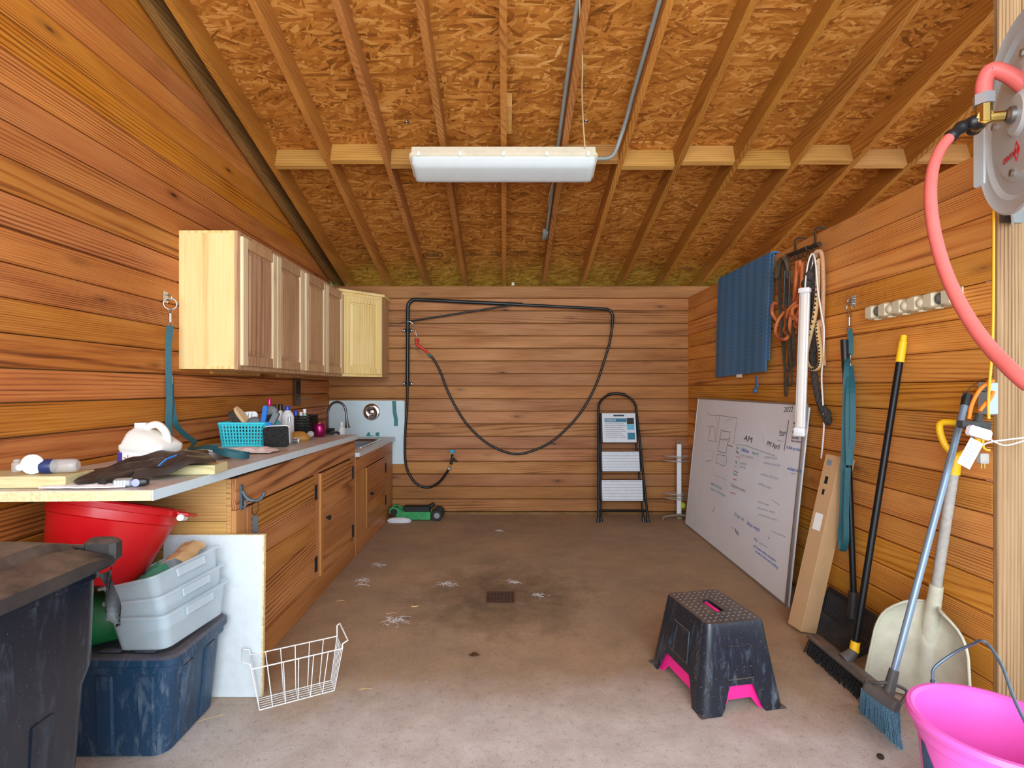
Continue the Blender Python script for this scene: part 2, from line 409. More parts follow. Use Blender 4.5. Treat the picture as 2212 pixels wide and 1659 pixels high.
wall_boards(wl, M['left_board'], 'y', XL, -1, YF, zt, zz)
MB().box(XL - 0.06, XL - 0.024, YF, YB, 0, 2.48).build('backing', M['old_rafter_wood'], wl)
wb = thing('wall_back', 'brown horizontal board wall at the end of the stall', 'wall', (0, YB, 0), kind='structure')
n = 18; bp = (2.335 - 0.03) / n
wall_boards(wb, M['back_board'], 'x', YB, 1, XL - 0.05, lambda z: 5.2, [(0.03 + k * bp, 0.03 + (k + 1) * bp) for k in range(n)], (0.005, 0.007))
MB().box(XL - 0.05, 5.2, YB - 0.012, YB + 0.09, 0.001, 0.028).build('sill_plate', M['old_rafter_wood'], wb)
MB().box(XL - 0.05, 5.2, YB + 0.025, YB + 0.06, 0.03, 2.335).build('backing', M['old_rafter_wood'], wb)
wr = thing('wall_right', 'honey coloured board partition ending below the roof', 'wall', (XR, 3.6, 0), kind='structure')
wall_boards(wr, M['right_board'], 'y', XR, 1, 1.994, lambda z: YB - 0.001, [(0.03 + k * 2.189 / 17, 0.03 + (k + 1) * 2.189 / 17) for k in range(17)], (0.003, 0.006))
MB().box(XR + 0.024, XR + 0.062, 2.085, YB, 0.001, 2.215).build('backing', M['rafter_wood'], wr)

# ---------------------------------------------------------------- roof: rafters, blocking, sheathing
ce = thing('ceiling', 'open sloping roof of rafters and strand board sheathing', 'ceiling', (0, 3, 3), kind='structure')
RX = [-1.752] + [-0.012 + 0.406 * k for k in range(-4, 13)]
def rafter(x, mat, w=0.038):
    mb = MB(); y1 = YB + 0.62
    r = lambda y: [(x - w / 2, y, RB(y)), (x + w / 2, y, RB(y)), (x + w / 2, y, RO(y)), (x - w / 2, y, RO(y))]
    mb.loft([r(YF - 0.6), r(y1)]); mb.build('rafter', mat, ce)
for k, x in enumerate(RX): rafter(x, M['old_rafter_wood'] if k == 0 else M['rafter_wood'], 0.05 if k == 0 else 0.038)
for k in range(1, len(RX) - 1):
    a, b = RX[k] + 0.0195, RX[k + 1] - 0.0195; yb = 3.60 + (0.045 if k % 2 else 0.0) + random.uniform(-0.008, 0.008)
    if RX[k + 1] == RX[5]: yb += 0.05
    mb = MB(); th = 0.038; q = []
    for x in (a, b): q.append([(x, yb, RB(yb) + 0.004), (x, yb + th, RB(yb + th) + 0.004), (x, yb + th + 0.04, RO(yb + th + 0.04) - 0.002), (x, yb + 0.04, RO(yb + 0.04) - 0.002)])
    mb.loft(q); mb.build('blocking', M['block_wood'], ce)
seams = [2.75 * FPX / (1162 - 489), 2.75 * FPX / (1162 - 259)]
dy = seams[0] - seams[1]
ys = [YB + 0.62, seams[0], seams[1]]
while ys[-1] > YF - 0.6: ys.append(ys[-1] - dy)
for i in range(len(ys) - 1):
    xs = [-1.87]; x = 0.800 if i % 2 == 0 else -0.418
    while x < 5.0: xs.append(x); x += 2.436
    xs.append(5.0)
    for j in range(len(xs) - 1):
        y1, y0 = ys[i] - 0.0015, ys[i + 1] + 0.0015; x0, x1 = xs[j] + 0.001, xs[j + 1] - 0.001
        mb = MB(); mb.loft([[(x0, y, RO(y)), (x1, y, RO(y)), (x1, y, RO(y) + 0.012), (x0, y, RO(y) + 0.012)] for y in (y0, y1)])
        mb.build('sheathing_panel', M['osb'], ce)
plain('roof_metal', srgb(120, 124, 126), 0.5, 0.6)
MB().loft([[(x, y, RO(y) + o_) for x, o_ in ((-1.95, 0.0135), (5.05, 0.0135), (5.05, 0.03), (-1.95, 0.03))] for y in (YF - 0.75, YB + 0.70)]).build('unseen_roofing', M['roof_metal'], ce)  # unseen layer, added to keep sky light from leaking through the panel seams
# ================================================================ LEFT: cabinets and worktops
plain('white_laminate', srgb(208, 210, 212), 0.35, mottled=0.06, mscale=14, dust=0.9, dustcol=srgb(196, 164, 138))  # beige upper faces: dust, with the reflected wood painted in
plain('white_panel', srgb(206, 222, 228), 0.35, mottled=0.05, mscale=6)
plain('particle_board', srgb(222, 200, 150), 0.9, mottled=0.28, mscale=90, bump=0.4)
plain('steel', srgb(190, 192, 194), 0.28, 1.0)
plain('dull_steel', srgb(150, 150, 148), 0.45, 1.0, mottled=0.1)
plain('chrome', srgb(235, 238, 240), 0.06, 1.0)
plain('black_metal', srgb(30, 32, 34), 0.4, 0.6)
plain('black_iron', srgb(38, 38, 40), 0.55, 0.3)
plain('teal_paint', srgb(58, 122, 124), 0.6, mottled=0.15, mscale=30)
plain('dark_interior', srgb(70, 44, 24), 0.8)
# ---- wall cabinets
CD, CZ0, CZ1 = 0.306, 1.397, 2.160
def panel_door(parent, Mx, w, h, th=0.019, sw=0.057, mf=None, mp=None):
    """frame-and-raised-panel door; local x along width, local y up, local z outwards, origin lower corner of the back"""
    fr = MB()
    fr.cbox(0, sw, 0, h, 0, th, 0.003, Mx); fr.cbox(w - sw, w, 0, h, 0, th, 0.003, Mx)
    d = fr.build('door', mf, parent)
    rl = MB(); rl.cbox(sw + 0.0004, w - sw - 0.0004, 0, sw, 0, th - 0.001, 0.002, Mx); rl.build('rail', mp, d)
    rl = MB(); rl.cbox(sw + 0.0004, w - sw - 0.0004, h - sw, h, 0, th - 0.001, 0.002, Mx); rl.build('rail', mp, d)
    pn = MB(); e = 0.03
    a0, a1, b0, b1 = sw + 0.0005, w - sw - 0.0005, sw + 0.0005, h - sw - 0.0005
    rg = lambda i, z: [(a0 + i, b0 + i, z), (a1 - i, b0 + i, z), (a1 - i, b1 - i, z), (a0 + i, b1 - i, z)]
    pn.loft([rg(0, 0.002), rg(0, 0.007), rg(0.004, 0.007), rg(e, th - 0.004), rg(e + 0.002, th - 0.003)], Mx)
    pn.build('panel', mp, d)
    return d
def wall_cabinet(y0, y1, label):
    t = thing('wall_cabinet', label, 'cabinet', ((XL + CD / 2), (y0 + y1) / 2, CZ0), group='hickory wall cabinets')
    xf = XL + CD
    b = MB(); b.box(XL + 0.001, xf, y0 + 0.001, y1 - 0.001, CZ0, CZ0 + 0.014); b.box(XL + 0.001, xf, y0 + 0.001, y1 - 0.001, CZ1 - 0.014, CZ1)
    b.box(XL + 0.001, XL + 0.008, y0 + 0.015, y1 - 0.015, CZ0 + 0.014, CZ1 - 0.014); b.build('case', M['hickory_end'], t)
    for a in (y0 + 0.001, y1 - 0.014): MB().box(XL + 0.001, xf, a, a + 0.013, CZ0 + 0.0142, CZ1 - 0.0142).build('side_panel', M['hickory_end'], t)
    ff = MB(); f0, f1 = xf, xf + 0.019; w = 0.04
    for a, c in ((y0 + 0.001, y0 + w), (y1 - w, y1 - 0.001), ((y0 + y1) / 2 - 0.02, (y0 + y1) / 2 + 0.02)): ff.box(f0, f1, a, c, CZ0 - 0.004, CZ1)
    for a, c in ((CZ0 - 0.004, CZ0 + w), (CZ1 - w, CZ1)): ff.box(f0, f1 - 0.0005, y0 + w, y1 - w, a, c)
    ff.build('face_frame', M['hickory_z'], t)
    mid = (y0 + y1) / 2
    for a, c in ((y0 + 0.022, mid - 0.004), (mid + 0.004, y1 - 0.022)):
        Mx = frame((f1 + 0.0005, a, CZ0 + 0.02), (0, 1, 0), (1, 0, 0))
        panel_door(t, Mx, c - a, CZ1 - CZ0 - 0.045, mf=M['hickory_pale'], mp=M['hickory_z'])
    MB().box(XL + 0.001, XL + 0.02, y0 + 0.3, y1, CZ0 - 0.018, CZ0 - 0.0005).build('under_cleat', M['pine_x'], t)
wall_cabinet(2.868, 3.782, 'double door hickory wall cabinet with its plain yellow end panel showing')
wall_cabinet(3.785, 4.698, 'double door hickory wall cabinet between its twin and the corner cabinet')
t = thing('corner_cabinet', 'single door hickory corner wall cabinet with a slanted front and top cap', 'cabinet', (-1.5, 5.0, CZ0), group='hickory wall cabinets')
A, B_ = (XL + CD + 0.004, 4.702), (-1.190, YB - 0.306)
poly = [(XL + 0.002, 4.702), A, B_, (-1.190, YB - 0.002), (XL + 0.002, YB - 0.002)]
MB().prism(poly, CZ0, CZ1).build('case', M['hickory_z'], t)
dv = Vector((B_[0] - A[0], B_[1] - A[1], 0)); L = dv.length; dn = Vector((dv.y, -dv.x, 0)).normalized()
Mx = frame(Vector((A[0], A[1], CZ0)) + dn * 0.0008, dv, dn)
ff = MB(); w = 0.03
Mf = frame(Vector((A[0], A[1], CZ0)) + dn * 0.0008, dv, (0, 0, 1))
for a, c in ((0.003, w), (L - w, L - 0.003)): ff.box(a, c, -0.012, 0, 0, CZ1 - CZ0, Mf)
for a, c in ((0.0, w), (CZ1 - CZ0 - w, CZ1 - CZ0)): ff.box(w, L - w, -0.0115, 0, a, c, Mf)
ff.build('face_frame', M['hickory_end'], t)
Mdoor = frame(Vector((A[0], A[1], CZ0 + 0.025)) + dn * 0.0135 + dv.normalized() * 0.018, dv, dn)
panel_door(t, Mdoor, L - 0.036, CZ1 - CZ0 - 0.055, mf=M['hickory_end'], mp=M['hickory_end'])
cp = [(XL + 0.002, 4.69), (A[0] + 0.012, A[1] - 0.03), (B_[0] + 0.03, B_[1] - 0.012), (B_[0] + 0.03, YB - 0.003), (XL + 0.002, YB - 0.003)]
MB().prism(cp, CZ1 + 0.0005, CZ1 + 0.024).build('top_cap', M['hickory_end'], t)

# ---- base cabinets built of oak-look planks
XF = -1.150
def base_cabinet(name, label, y0, y1, ztop, zrail, doors, endpanel):
    t = thing(name, label, 'cabinet', ((XL + XF) / 2, (y0 + y1) / 2, 0), group='plank base cabinets')
    xb = XF - 0.02; z0 = 0.125
    b = MB(); b.box(XL + 0.004, xb, y0 + 0.02, y1 - 0.002, 0.06, 0.075); b.box(XL + 0.004, XL + 0.012, y0 + 0.02, y1 - 0.002, 0.075, ztop - 0.002)
    b.box(XL + 0.012, xb, y1 - 0.02, y1 - 0.002, 0.075, ztop - 0.002); b.box(xb - 0.012, xb - 0.002, y0 + 0.02, y1 - 0.02, 0.075, ztop - 0.002)
    b.build('case', M['dark_interior'], t)
    MB().cbox(xb - 0.001, XF, y0, y1 - 0.002, 0.001, z0 - 0.002, 0.002).build('kick_board', M['oak_plank'], t)
    MB().cbox(xb - 0.001, XF, y0, y1 - 0.002, zrail, ztop, 0.002).build('top_rail', M['oak_plank'], t)
    edges = [y0] + [e for dd in doors for e in dd[:2]] + [y1 - 0.002]
    for k in range(0, len(edges), 2):
        if edges[k + 1] - edges[k] > 0.012:
            MB().cbox(xb - 0.001, XF, edges[k] + 0.002, edges[k + 1] - 0.002, z0, zrail - 0.002, 0.0015).build('stile', M['oak_z'], t)
    for a, c, knob, proud in doors:
        x0, x1 = XF - 0.014 + proud, XF + 0.004 + proud
        bat = MB(); bat.cbox(x0, x1, a + 0.003, a + 0.036, z0 + 0.004, zrail - 0.008, 0.0015)
        d = bat.build('door', M['oak_z'], t)
        npl = 5; h = (zrail - 0.008 - z0 - 0.004) / npl
        for k in range(npl):
            q = z0 + 0.004 + k * h
            MB().cbox(x0, x1 - 0.002, a + 0.0365, c - 0.003, q + 0.0008, q + h - 0.0008, 0.002).build('plank', M['oak_plank'], d)
        for zh in (z0 + 0.10, zrail - 0.11):
            hg = MB(); hg.box(x1 - 0.002, x1 + 0.001, c - 0.028, c - 0.004, zh - 0.045, zh + 0.045); hg.box(XF, XF + 0.0012, c - 0.002, c + 0.02, zh - 0.045, zh + 0.045)
            hg.cyl((x1 + 0.003, c - 0.002, zh - 0.045), (x1 + 0.003, c - 0.002, zh + 0.045), 0.004, 8); hg.build('hinge', M['black_iron'], d)
        if knob:
            kb = MB(); kb.lathe([(0.006, 0), (0.006, 0.012), (0.014, 0.018), (0.016, 0.026), (0.010, 0.031), (0.001, 0.032)], 14, frame((x1 - 0.002, a + 0.10, (z0 + zrail) / 2 + 0.02), (0, 1, 0), (1, 0, 0)))
            kb.build('knob', M['black_iron'], d, smooth=40)
    if endpanel:
        n = 5; h = (ztop - 0.002) / n
        for k in range(n):
            MB().cbox(XL + 0.004, XF - 0.042, y0, y0 + 0.018, k * h + 0.001, (k + 1) * h - 0.0008, 0.002).build('end_plank', M['pine_x'], t)
        MB().cbox(XF - 0.0415, XF - 0.0215, y0 - 0.001, y0 + 0.018, 0.001, ztop - 0.002, 0.002).build('corner_strip', M['pine_x'], t)
    return t
base_cabinet('base_cabinet', 'long plank base cabinet with two doors under the taller worktop', 2.22, 3.985, 0.905, 0.770, [(2.31, 3.16, False, 0.0), (3.215, 3.90, True, 0.006)], True)
base_cabinet('sink_cabinet', 'lower one door plank base cabinet under the sink', 4.0, 5.298, 0.762, 0.640, [(4.29, 4.97, True, 0.004)], False)

# ---- worktops
WT = lambda y: 0.967 - 0.0125 * (y - 1.65)         # top of the long worktop
t = thing('worktop', 'long white laminate worktop overhanging the plank cabinet at its raw chipboard end', 'worktop', (-1.46, 2.8, 0.92))
def slab(x0, x1, y0a, y0b, y1, zt, th):
    """worktop slab whose near edge runs from y0a (x0) to y0b (x1)"""
    q = lambda y, x, dz: (x, y, zt(y) - dz)
    return [[q(y0a, x0, th), q(y0b, x1, th), q(y1, x1, th), q(y1, x0, th)], [q(y0a, x0, 0), q(y0b, x1, 0), q(y1, x1, 0), q(y1, x0, 0)]]
MB().loft(slab(XL + 0.003, -1.122, 1.622, 1.655, 3.95, WT, 0.033)).build('top_board', M['white_laminate'], t)
MB().loft(slab(XL + 0.003, -1.123, 1.619, 1.652, 1.654, lambda y: WT(y) - 0.001, 0.031)).build('raw_edge', M['particle_board'], t)
MB().loft([[(-1.1215, y, WT(y) - 0.0335), (-1.119, y, WT(y) - 0.0335), (-1.119, y, WT(y) + 0.0006), (-1.1215, y, WT(y) + 0.0006)] for y in (1.654, 3.951)]).build('edge_strip', M['white_panel'], t)
MB().box(XL + 0.02, XF - 0.03, 2.3, 3.93, 0.9055, 0.9055 + 0.0002).build('packing_sheet', M['dark_interior'], t)
SZ = 0.795
t = thing('sink_worktop', 'lower white laminate worktop with a sink cut into it against the back wall', 'worktop', (-1.46, 4.65, 0.763))
b = MB(); sx0, sx1, sy0, sy1 = -1.60, -1.205, 4.35, 5.01
for x0, x1, y0, y1 in ((XL + 0.003, sx0, 3.99, 5.295), (sx1, -1.122, 3.99, 5.295), (sx0, sx1, 3.99, sy0), (sx0, sx1, sy1, 5.295)): b.box(x0, x1, y0, y1, SZ - 0.032, SZ)
b.build('top_board', M['white_laminate'], t)
MB().box(-1.1215, -1.119, 3.99, 5.295, SZ - 0.0325, SZ + 0.0004).build('edge_strip', M['white_panel'], t)
t = thing('kitchen_sink', 'stainless drop-in sink basin in the lower worktop', 'sink', (-1.40, 4.68, SZ))
def rr(w, d, r, z): return ring3(rrect(w, d, r, 5, (sx0 + sx1) / 2, (sy0 + sy1) / 2), z)
b = MB(); w, d = sx1 - sx0, sy1 - sy0
b.loft([rr(w + 0.05, d + 0.05, 0.03, SZ + 0.0006), rr(w + 0.05, d + 0.05, 0.03, SZ + 0.006), rr(w + 0.01, d + 0.01, 0.05, SZ + 0.007), rr(w - 0.03, d - 0.03, 0.06, SZ - 0.012), rr(w - 0.05, d - 0.05, 0.06, SZ - 0.15), rr(w - 0.12, d - 0.12, 0.05, SZ - 0.165)], None, False, True)
b.build('basin', M['steel'], t, smooth=35)
b = MB(); b.lathe([(0.001, SZ - 0.163), (0.04, SZ - 0.163), (0.045, SZ - 0.1645)], 16, tr((sx0 + sx1) / 2, (sy0 + sy1) / 2, 0)); b.build('drain', M['dull_steel'], t)
# ---- pull-down faucet
t = thing('kitchen_faucet', 'gooseneck pull-down faucet in dark brushed metal behind the sink', 'faucet', (-1.655, 4.86, SZ))
plain('gunmetal', srgb(112, 108, 106), 0.3, 0.9)
fx, fy = -1.657, 4.86
b = MB(); b.lathe([(0.028, SZ + 0.0008), (0.028, SZ + 0.006), (0.020, SZ + 0.014), (0.018, SZ + 0.09), (0.014, SZ + 0.10)], 18, tr(fx, fy, 0)); b.build('body', M['gunmetal'], t, smooth=40)
arc = [(fx, fy, SZ + 0.095), (fx, fy, SZ + 0.26)] + [(fx + 0.085 - 0.085 * math.cos(a), fy, SZ + 0.26 + 0.085 * 1.25 * math.sin(a)) for a in [PI * k / 12 for k in range(1, 12)]] + [(fx + 0.170, fy, SZ + 0.25), (fx + 0.176, fy, SZ + 0.20)]
b = MB(); b.tube(arc, 0.0115, 12); b.build('neck', M['gunmetal'], t, smooth=60)
b = MB(); b.tube([(fx + 0.176, fy, SZ + 0.205), (fx + 0.179, fy, SZ + 0.16), (fx + 0.184, fy, SZ + 0.125)], [0.013, 0.016, 0.024], 14); b.build('spray_head', M['gunmetal'], t, smooth=40)
b = MB(); b.tube([(fx + 0.015, fy, SZ + 0.06), (fx + 0.04, fy, SZ + 0.065), (fx + 0.055, fy, SZ + 0.12)], [0.007, 0.006, 0.005], 8); b.build('lever', M['gunmetal'], t, smooth=40)
# ---- white splash board with the shower valve plate
t = thing('splash_panel', 'white splash board on the back wall behind the sink', 'panel', (-1.4, YB, 0.52))
b = MB(); b.loft([[(x, y, z) for x, z in rrect(0.768, 0.645, 0.012, 3, -1.412, 0.8405)] for y in (YB - 0.0078, YB - 0.0012)]); b.build('board', M['white_panel'], t)
b = MB(); pts = [(-1.155, 1.16), (-1.115, 1.16), (-1.110, 1.05), (-1.095, 0.97), (-1.097, 0.905), (-1.135, 0.905), (-1.135, 0.97), (-1.148, 1.04)]
b.loft([[(x, y, z) for x, z in pts] for y in (YB - 0.0086, YB - 0.0079)]); b.build('teal_smear', M['teal_paint'], t)
for pp in ([(-1.42, 0.802), (-1.40, 0.84), (-1.385, 0.842), (-1.375, 0.81), (-1.34, 0.806), (-1.345, 0.80)], [(-1.325, 0.80), (-1.32, 0.838), (-1.285, 0.84), (-1.285, 0.80)]):
    b = MB(); b.loft([[(x, y, z) for x, z in pp] for y in (YB - 0.0086, YB - 0.0079)]); b.build('teal_smear', M['teal_paint'], t)
t = thing('valve_plate', 'round polished chrome valve plate on the white splash board', 'valve', (-1.363, YB - 0.008, 1.045))
b = MB(); b.lathe([(0.088, 0), (0.087, 0.006), (0.078, 0.012), (0.05, 0.020), (0.046, 0.018), (0.02, 0.018), (0.001, 0.018)], 32, frame((-1.363, YB - 0.0095, 1.047), (1, 0, 0), (0, -1, 0))); b.build('escutcheon', M['chrome'], t, smooth=50)
b = MB(); b.lathe([(0.018, 0.018), (0.018, 0.04), (0.012, 0.045), (0.001, 0.046)], 16, frame((-1.363, YB - 0.0095, 1.047), (1, 0, 0), (0, -1, 0))); b.build('stem', M['chrome'], t, smooth=40)
# ---- brown metal plate on the left wall
t = thing('wall_plate', 'tall brown metal plate with a lever on the left wall under the cabinets', 'fixture', (XL, 4.45, 1.14))
plain('bronze', srgb(92, 70, 50), 0.4, 0.7, mottled=0.2)
b = MB(); b.cbox(XL + 0.001, XL + 0.028, 4.40, 4.51, 1.145, 1.372, 0.004); b.build('plate', M['bronze'], t)
b = MB(); b.tube(catmull([(XL + 0.034, 4.46 + 0.022 * math.cos(a), 1.295 + 0.05 * math.sin(a)) for a in [2 * PI * k / 10 for k in range(10)]], 3, True), 0.004, 6, closed=True); b.build('loop', M['black_iron'], t, smooth=60)
b = MB(); b.tube([(XL + 0.026, 4.46, 1.205), (XL + 0.10, 4.47, 1.20)], 0.004, 8); b.ball((XL + 0.10, 4.47, 1.20), 0.009); b.build('lever', M['dull_steel'], t, smooth=60)
# ---- iron hook with a hoof pick on the base cabinet
plain('grey_iron', srgb(92, 104, 112), 0.5, 0.5)
t = thing('bracket_hook', 'grey cast iron saddle hook screwed to the base cabinet rail', 'hook', (XF, 2.30, 0.75))
hy = 2.262
b = MB(); b.cbox(XF + 0.0006, XF + 0.008, hy - 0.010, hy + 0.010, 0.762, 0.872, 0.002); b.build('back_plate', M['grey_iron'], t)
hk = catmull([(XF + 0.008, hy, 0.845), (XF + 0.022, hy + 0.004, 0.815), (XF + 0.05, hy + 0.01, 0.800), (XF + 0.08, hy + 0.012, 0.808), (XF + 0.098, hy + 0.014, 0.838)], 5)
b = MB(); b.tube(hk, 0.0075, 8); b.tube(catmull([(XF + 0.008, hy, 0.775), (XF + 0.02, hy, 0.778), (XF + 0.018, hy + 0.002, 0.80), (XF + 0.035, hy + 0.006, 0.803)], 4), 0.005, 8); b.build('arm', M['grey_iron'], t, smooth=60)
t = thing('hoof_tool', 'flat grey metal bar on a wire loop hanging from the iron hook', 'tool', (XF + 0.06, hy, 0.60))
b = MB(); b.torus((XF + 0.058, hy + 0.011, 0.7695), 0.030, 0.0016, frame((0, 0, 0), (0, 0, 1), (1, 0, 0)), 18, 6); b.build('wire_loop', M['black_iron'], t, smooth=60)
b = MB(); b.cbox(XF + 0.046, XF + 0.070, hy + 0.009, hy + 0.013, 0.60, 0.735, 0.001); b.build('bar', M['grey_iron'], t)
# ================================================================ LEFT: things on the worktop
def mat_fuzz(name, c1, c2, scale=160):
    t = NT(name); nz = t.noise(t.coord(), scale, 3, 0.7)
    t.bump(nz.outputs['Fac'], 0.9, 0.006)
    return t.out(t.ramp(nz.outputs['Fac'], [(0.35, c1), (0.68, c2)]), 0.85, 0, 0.2)
plain('milky_plastic', srgb(226, 222, 214), 0.4, mottled=0.05)
plain('white_plastic', srgb(236, 238, 240), 0.35)
plain('white_paper', srgb(232, 232, 228), 0.7)
plain('purple_print', srgb(74, 58, 140), 0.5); plain('orange_print', srgb(214, 96, 44), 0.5)
plain('navy_plastic', srgb(34, 46, 92), 0.35); plain('blue_plastic', srgb(36, 118, 206), 0.35); plain('royal_plastic', srgb(36, 72, 186), 0.3)
plain('clear_plastic', srgb(200, 196, 190), 0.12, alpha=0.45)
plain('black_film', srgb(34, 31, 30), 0.32, mottled=0.25, mscale=12, dust=0.5, dustcol=srgb(104, 88, 78))
plain('black_plastic', srgb(24, 26, 29), 0.42)
plain('turquoise_plastic', srgb(70, 212, 226), 0.35)
plain('teal_web', srgb(16, 82, 92), 0.6, mottled=0.12, mscale=60)
plain('pink_rag', srgb(216, 196, 192), 0.9, mottled=0.12, mscale=26, bump=0.5)
plain('magenta_metal', srgb(150, 22, 84), 0.22, 0.6)
plain('lilac_plastic', srgb(150, 156, 204), 0.4); plain('silver_plastic', srgb(176, 184, 190), 0.3, 0.5)
plain('beech', srgb(222, 188, 140), 0.5); plain('amber_plastic', srgb(176, 124, 54), 0.3); plain('pale_green', srgb(164, 204, 176), 0.4)
plain('grey_plastic', srgb(112, 120, 124), 0.45); plain('olive_brush', srgb(186, 176, 130), 0.9, bump=0.6); plain('green_paper', srgb(70, 140, 112), 0.6)
mat_fuzz('black_bristle', srgb(14, 14, 15), srgb(64, 62, 62)); mat_fuzz('brown_bristle', srgb(34, 28, 24), srgb(104, 92, 82))
wt = lambda y: WT(y) + 0.0006
# ---- jug of aloe wash
t = thing('wash_jug', 'cloudy white gallon jug of aloe wash with a side handle on the worktop', 'jug', (-1.41, 2.07, wt(2.07)))
jx, jy, jz = -1.412, 2.075, wt(2.075) + 0.002
Mj = tr(jx, jy, jz) @ rot('Z', -12) @ Matrix.Diagonal((1.0, 1.0, 0.88, 1))
def ov(w, d, z, r=0.03, cx=0.0): return ring3(rrect(w, d, min(r, d / 2 - 0.002), 5, cx, 0), z)
b = MB(); b.loft([ov(0.180, 0.125, 0, 0.03), ov(0.190, 0.135, 0.008), ov(0.190, 0.135, 0.092), ov(0.196, 0.14, 0.10), ov(0.196, 0.14, 0.118), ov(0.192, 0.136, 0.124, 0.04), ov(0.168, 0.122, 0.146, 0.045, -0.010), ov(0.138, 0.108, 0.164, 0.045, -0.022), ov(0.100, 0.088, 0.178, 0.038, -0.034), ov(0.058, 0.054, 0.188, 0.024, -0.044), ov(0.042, 0.042, 0.194, 0.02, -0.048)], Mj)
b.build('bottle', M['milky_plastic'], t, smooth=50)
b = MB(); b.lathe([(0.0225, 0.1935), (0.0225, 0.212), (0.0215, 0.214), (0.001, 0.2145)], 20, Mj @ tr(-0.048, 0, 0)); b.build('cap', M['white_plastic'], t, smooth=40)
b = MB(); b.tube([Mj @ Vector(p) for p in catmull([(-0.022, 0, 0.185), (0.002, 0, 0.203), (0.034, 0, 0.205), (0.064, 0, 0.180), (0.078, 0, 0.145), (0.080, 0, 0.118)], 5)], 0.0145, 12); b.build('handle', M['milky_plastic'], t, smooth=60)
b = MB(); b.loft([[(x, -0.0682, z) for x, z in ((-0.085, 0.01), (0.085, 0.01), (0.085, 0.088), (-0.085, 0.088))], [(x, -0.0690, z) for x, z in ((-0.085, 0.01), (0.085, 0.01), (0.085, 0.088), (-0.085, 0.088))]], Mj); b.build('label', M['white_paper'], t)
b = MB(); b.box(-0.085, -0.062, -0.0698, -0.0691, 0.01, 0.088, Mj); b.build('label_band', M['purple_print'], t)
text_part('lettering', 'aloe', Mj @ frame((-0.058, -0.0694, 0.048), (1, 0, 0), (0, -1, 0)), 0.042, M['orange_print'], t)
# ---- lumber offcuts
def offcut(label, c, ang, L, w, h):
    Mo = tr(*c) @ rot('Z', ang)
    b = MB(); b.cbox(-L / 2, L / 2, -w / 2, w / 2, 0, h, 0.003, Mo); o = b.build('lumber_offcut', M['pale_lumber'], None); tag(o, label, 'wood block', 'lumber offcuts on the worktop')
wood('pale_lumber', 'x', srgb(214, 202, 162), srgb(200, 184, 138), srgb(164, 146, 98), knots=0.4, strength=0.35, vary=0.06)
offcut('thick lumber offcut at the raw end of the worktop under a tipped bottle', (-1.60, 1.745, wt(1.70) + 0.001), 3, 0.34, 0.135, 0.038)
offcut('thick lumber offcut half hidden under a black plastic bag', (-1.20, 2.01, wt(1.96) + 0.001), 4, 0.20, 0.11, 0.036)
# ---- bottle lying on the first offcut
t = thing('lotion_bottle', 'clear bottle with a navy collar and round white flip cap lying on lumber', 'bottle', (-1.50, 1.75, wt(1.7) + 0.04))
Mb = tr(-1.545, 1.735, wt(1.70) + 0.0395 + 0.024) @ rot('Z', 14)
b = MB(); b.lathe([(0.001, 0.105), (0.016, 0.104), (0.022, 0.098), (0.0235, 0.085), (0.0235, 0.03), (0.022, 0.012)], 20, Mb @ rot('Y', 90)); b.build('bottle', M['clear_plastic'], t, smooth=40)
b = MB(); b.lathe([(0.0238, 0.001), (0.0242, 0.004), (0.0242, 0.030), (0.0236, 0.034)], 20, Mb @ rot('Y', 90)); b.build('collar', M['navy_plastic'], t, smooth=40)
b = MB(); b.lathe([(0.001, -0.012), (0.020, -0.011), (0.0325, -0.004), (0.0325, 0.002), (0.024, 0.009), (0.001, 0.010)], 24, Mb @ tr(-0.020, -0.012, 0.0095) @ rot('X', 90)); b.build('cap', M['white_plastic'], t, smooth=40)
b = MB(); b.ball(Mb @ Vector((-0.055, -0.012, 0.0)), 0.011, sc=(1.2, 0.6, 1)); b.build('cap_tab', M['white_plastic'], t, smooth=60)
t = thing('glass_vial', 'small dusty brown vial standing at the end of the lumber offcut', 'bottle', (-1.72, 1.76, wt(1.7)))
b = MB(); b.lathe([(0.014, 0), (0.015, 0.004), (0.015, 0.03), (0.010, 0.035), (0.010, 0.042), (0.001, 0.043)], 14, tr(-1.665, 1.775, wt(1.70) + 0.0395)); b.build('body', M['clear_plastic'], t, smooth=40)
# ---- towel, black bag, trimmer, brush
def cloth(name, label, cx, cy, w, d, z, ang, mat, amp=0.018, seed=1, nu=26, nv=18, cat='cloth', th=0.004):
    ca, sa = math.cos(math.radians(ang)), math.sin(math.radians(ang))
    def fn(u, v):
        x = (u - 0.5) * w * (1 + 0.12 * math.sin(5 * v + seed)); y = (v - 0.5) * d * (1 + 0.15 * math.sin(4 * u + seed * 2))
        e = min(u, 1 - u, v, 1 - v) * 5; e = min(1, e)
        h = (0.35 + 0.65 * abs(mnoise.noise(Vector((u * 4.0, v * 4.0, seed * 3.3))))) * amp * (0.35 + 0.65 * e)
        X = cx + x * ca - y * sa; Y = cy + x * sa + y * ca
        return (X, Y, z(Y) + th + 0.001 + h)
    b = MB(); b.grid(fn, nu, nv, th); o = b.build(name, mat, None, smooth=70); tag(o, label, cat); return o
plain('white_terry', srgb(226, 222, 222), 0.95, mottled=0.08, mscale=60, bump=0.8)
cloth('hand_towel', 'white terry towel lying flat under the black plastic bag', -1.365, 1.715, 0.26, 0.085, wt, 4, M['white_terry'], 0.014, 3)
cloth('rag', 'crumpled pink rag in front of the turquoise basket', -1.335, 2.70, 0.26, 0.14, wt, 18, M['pink_rag'], 0.035, 5)
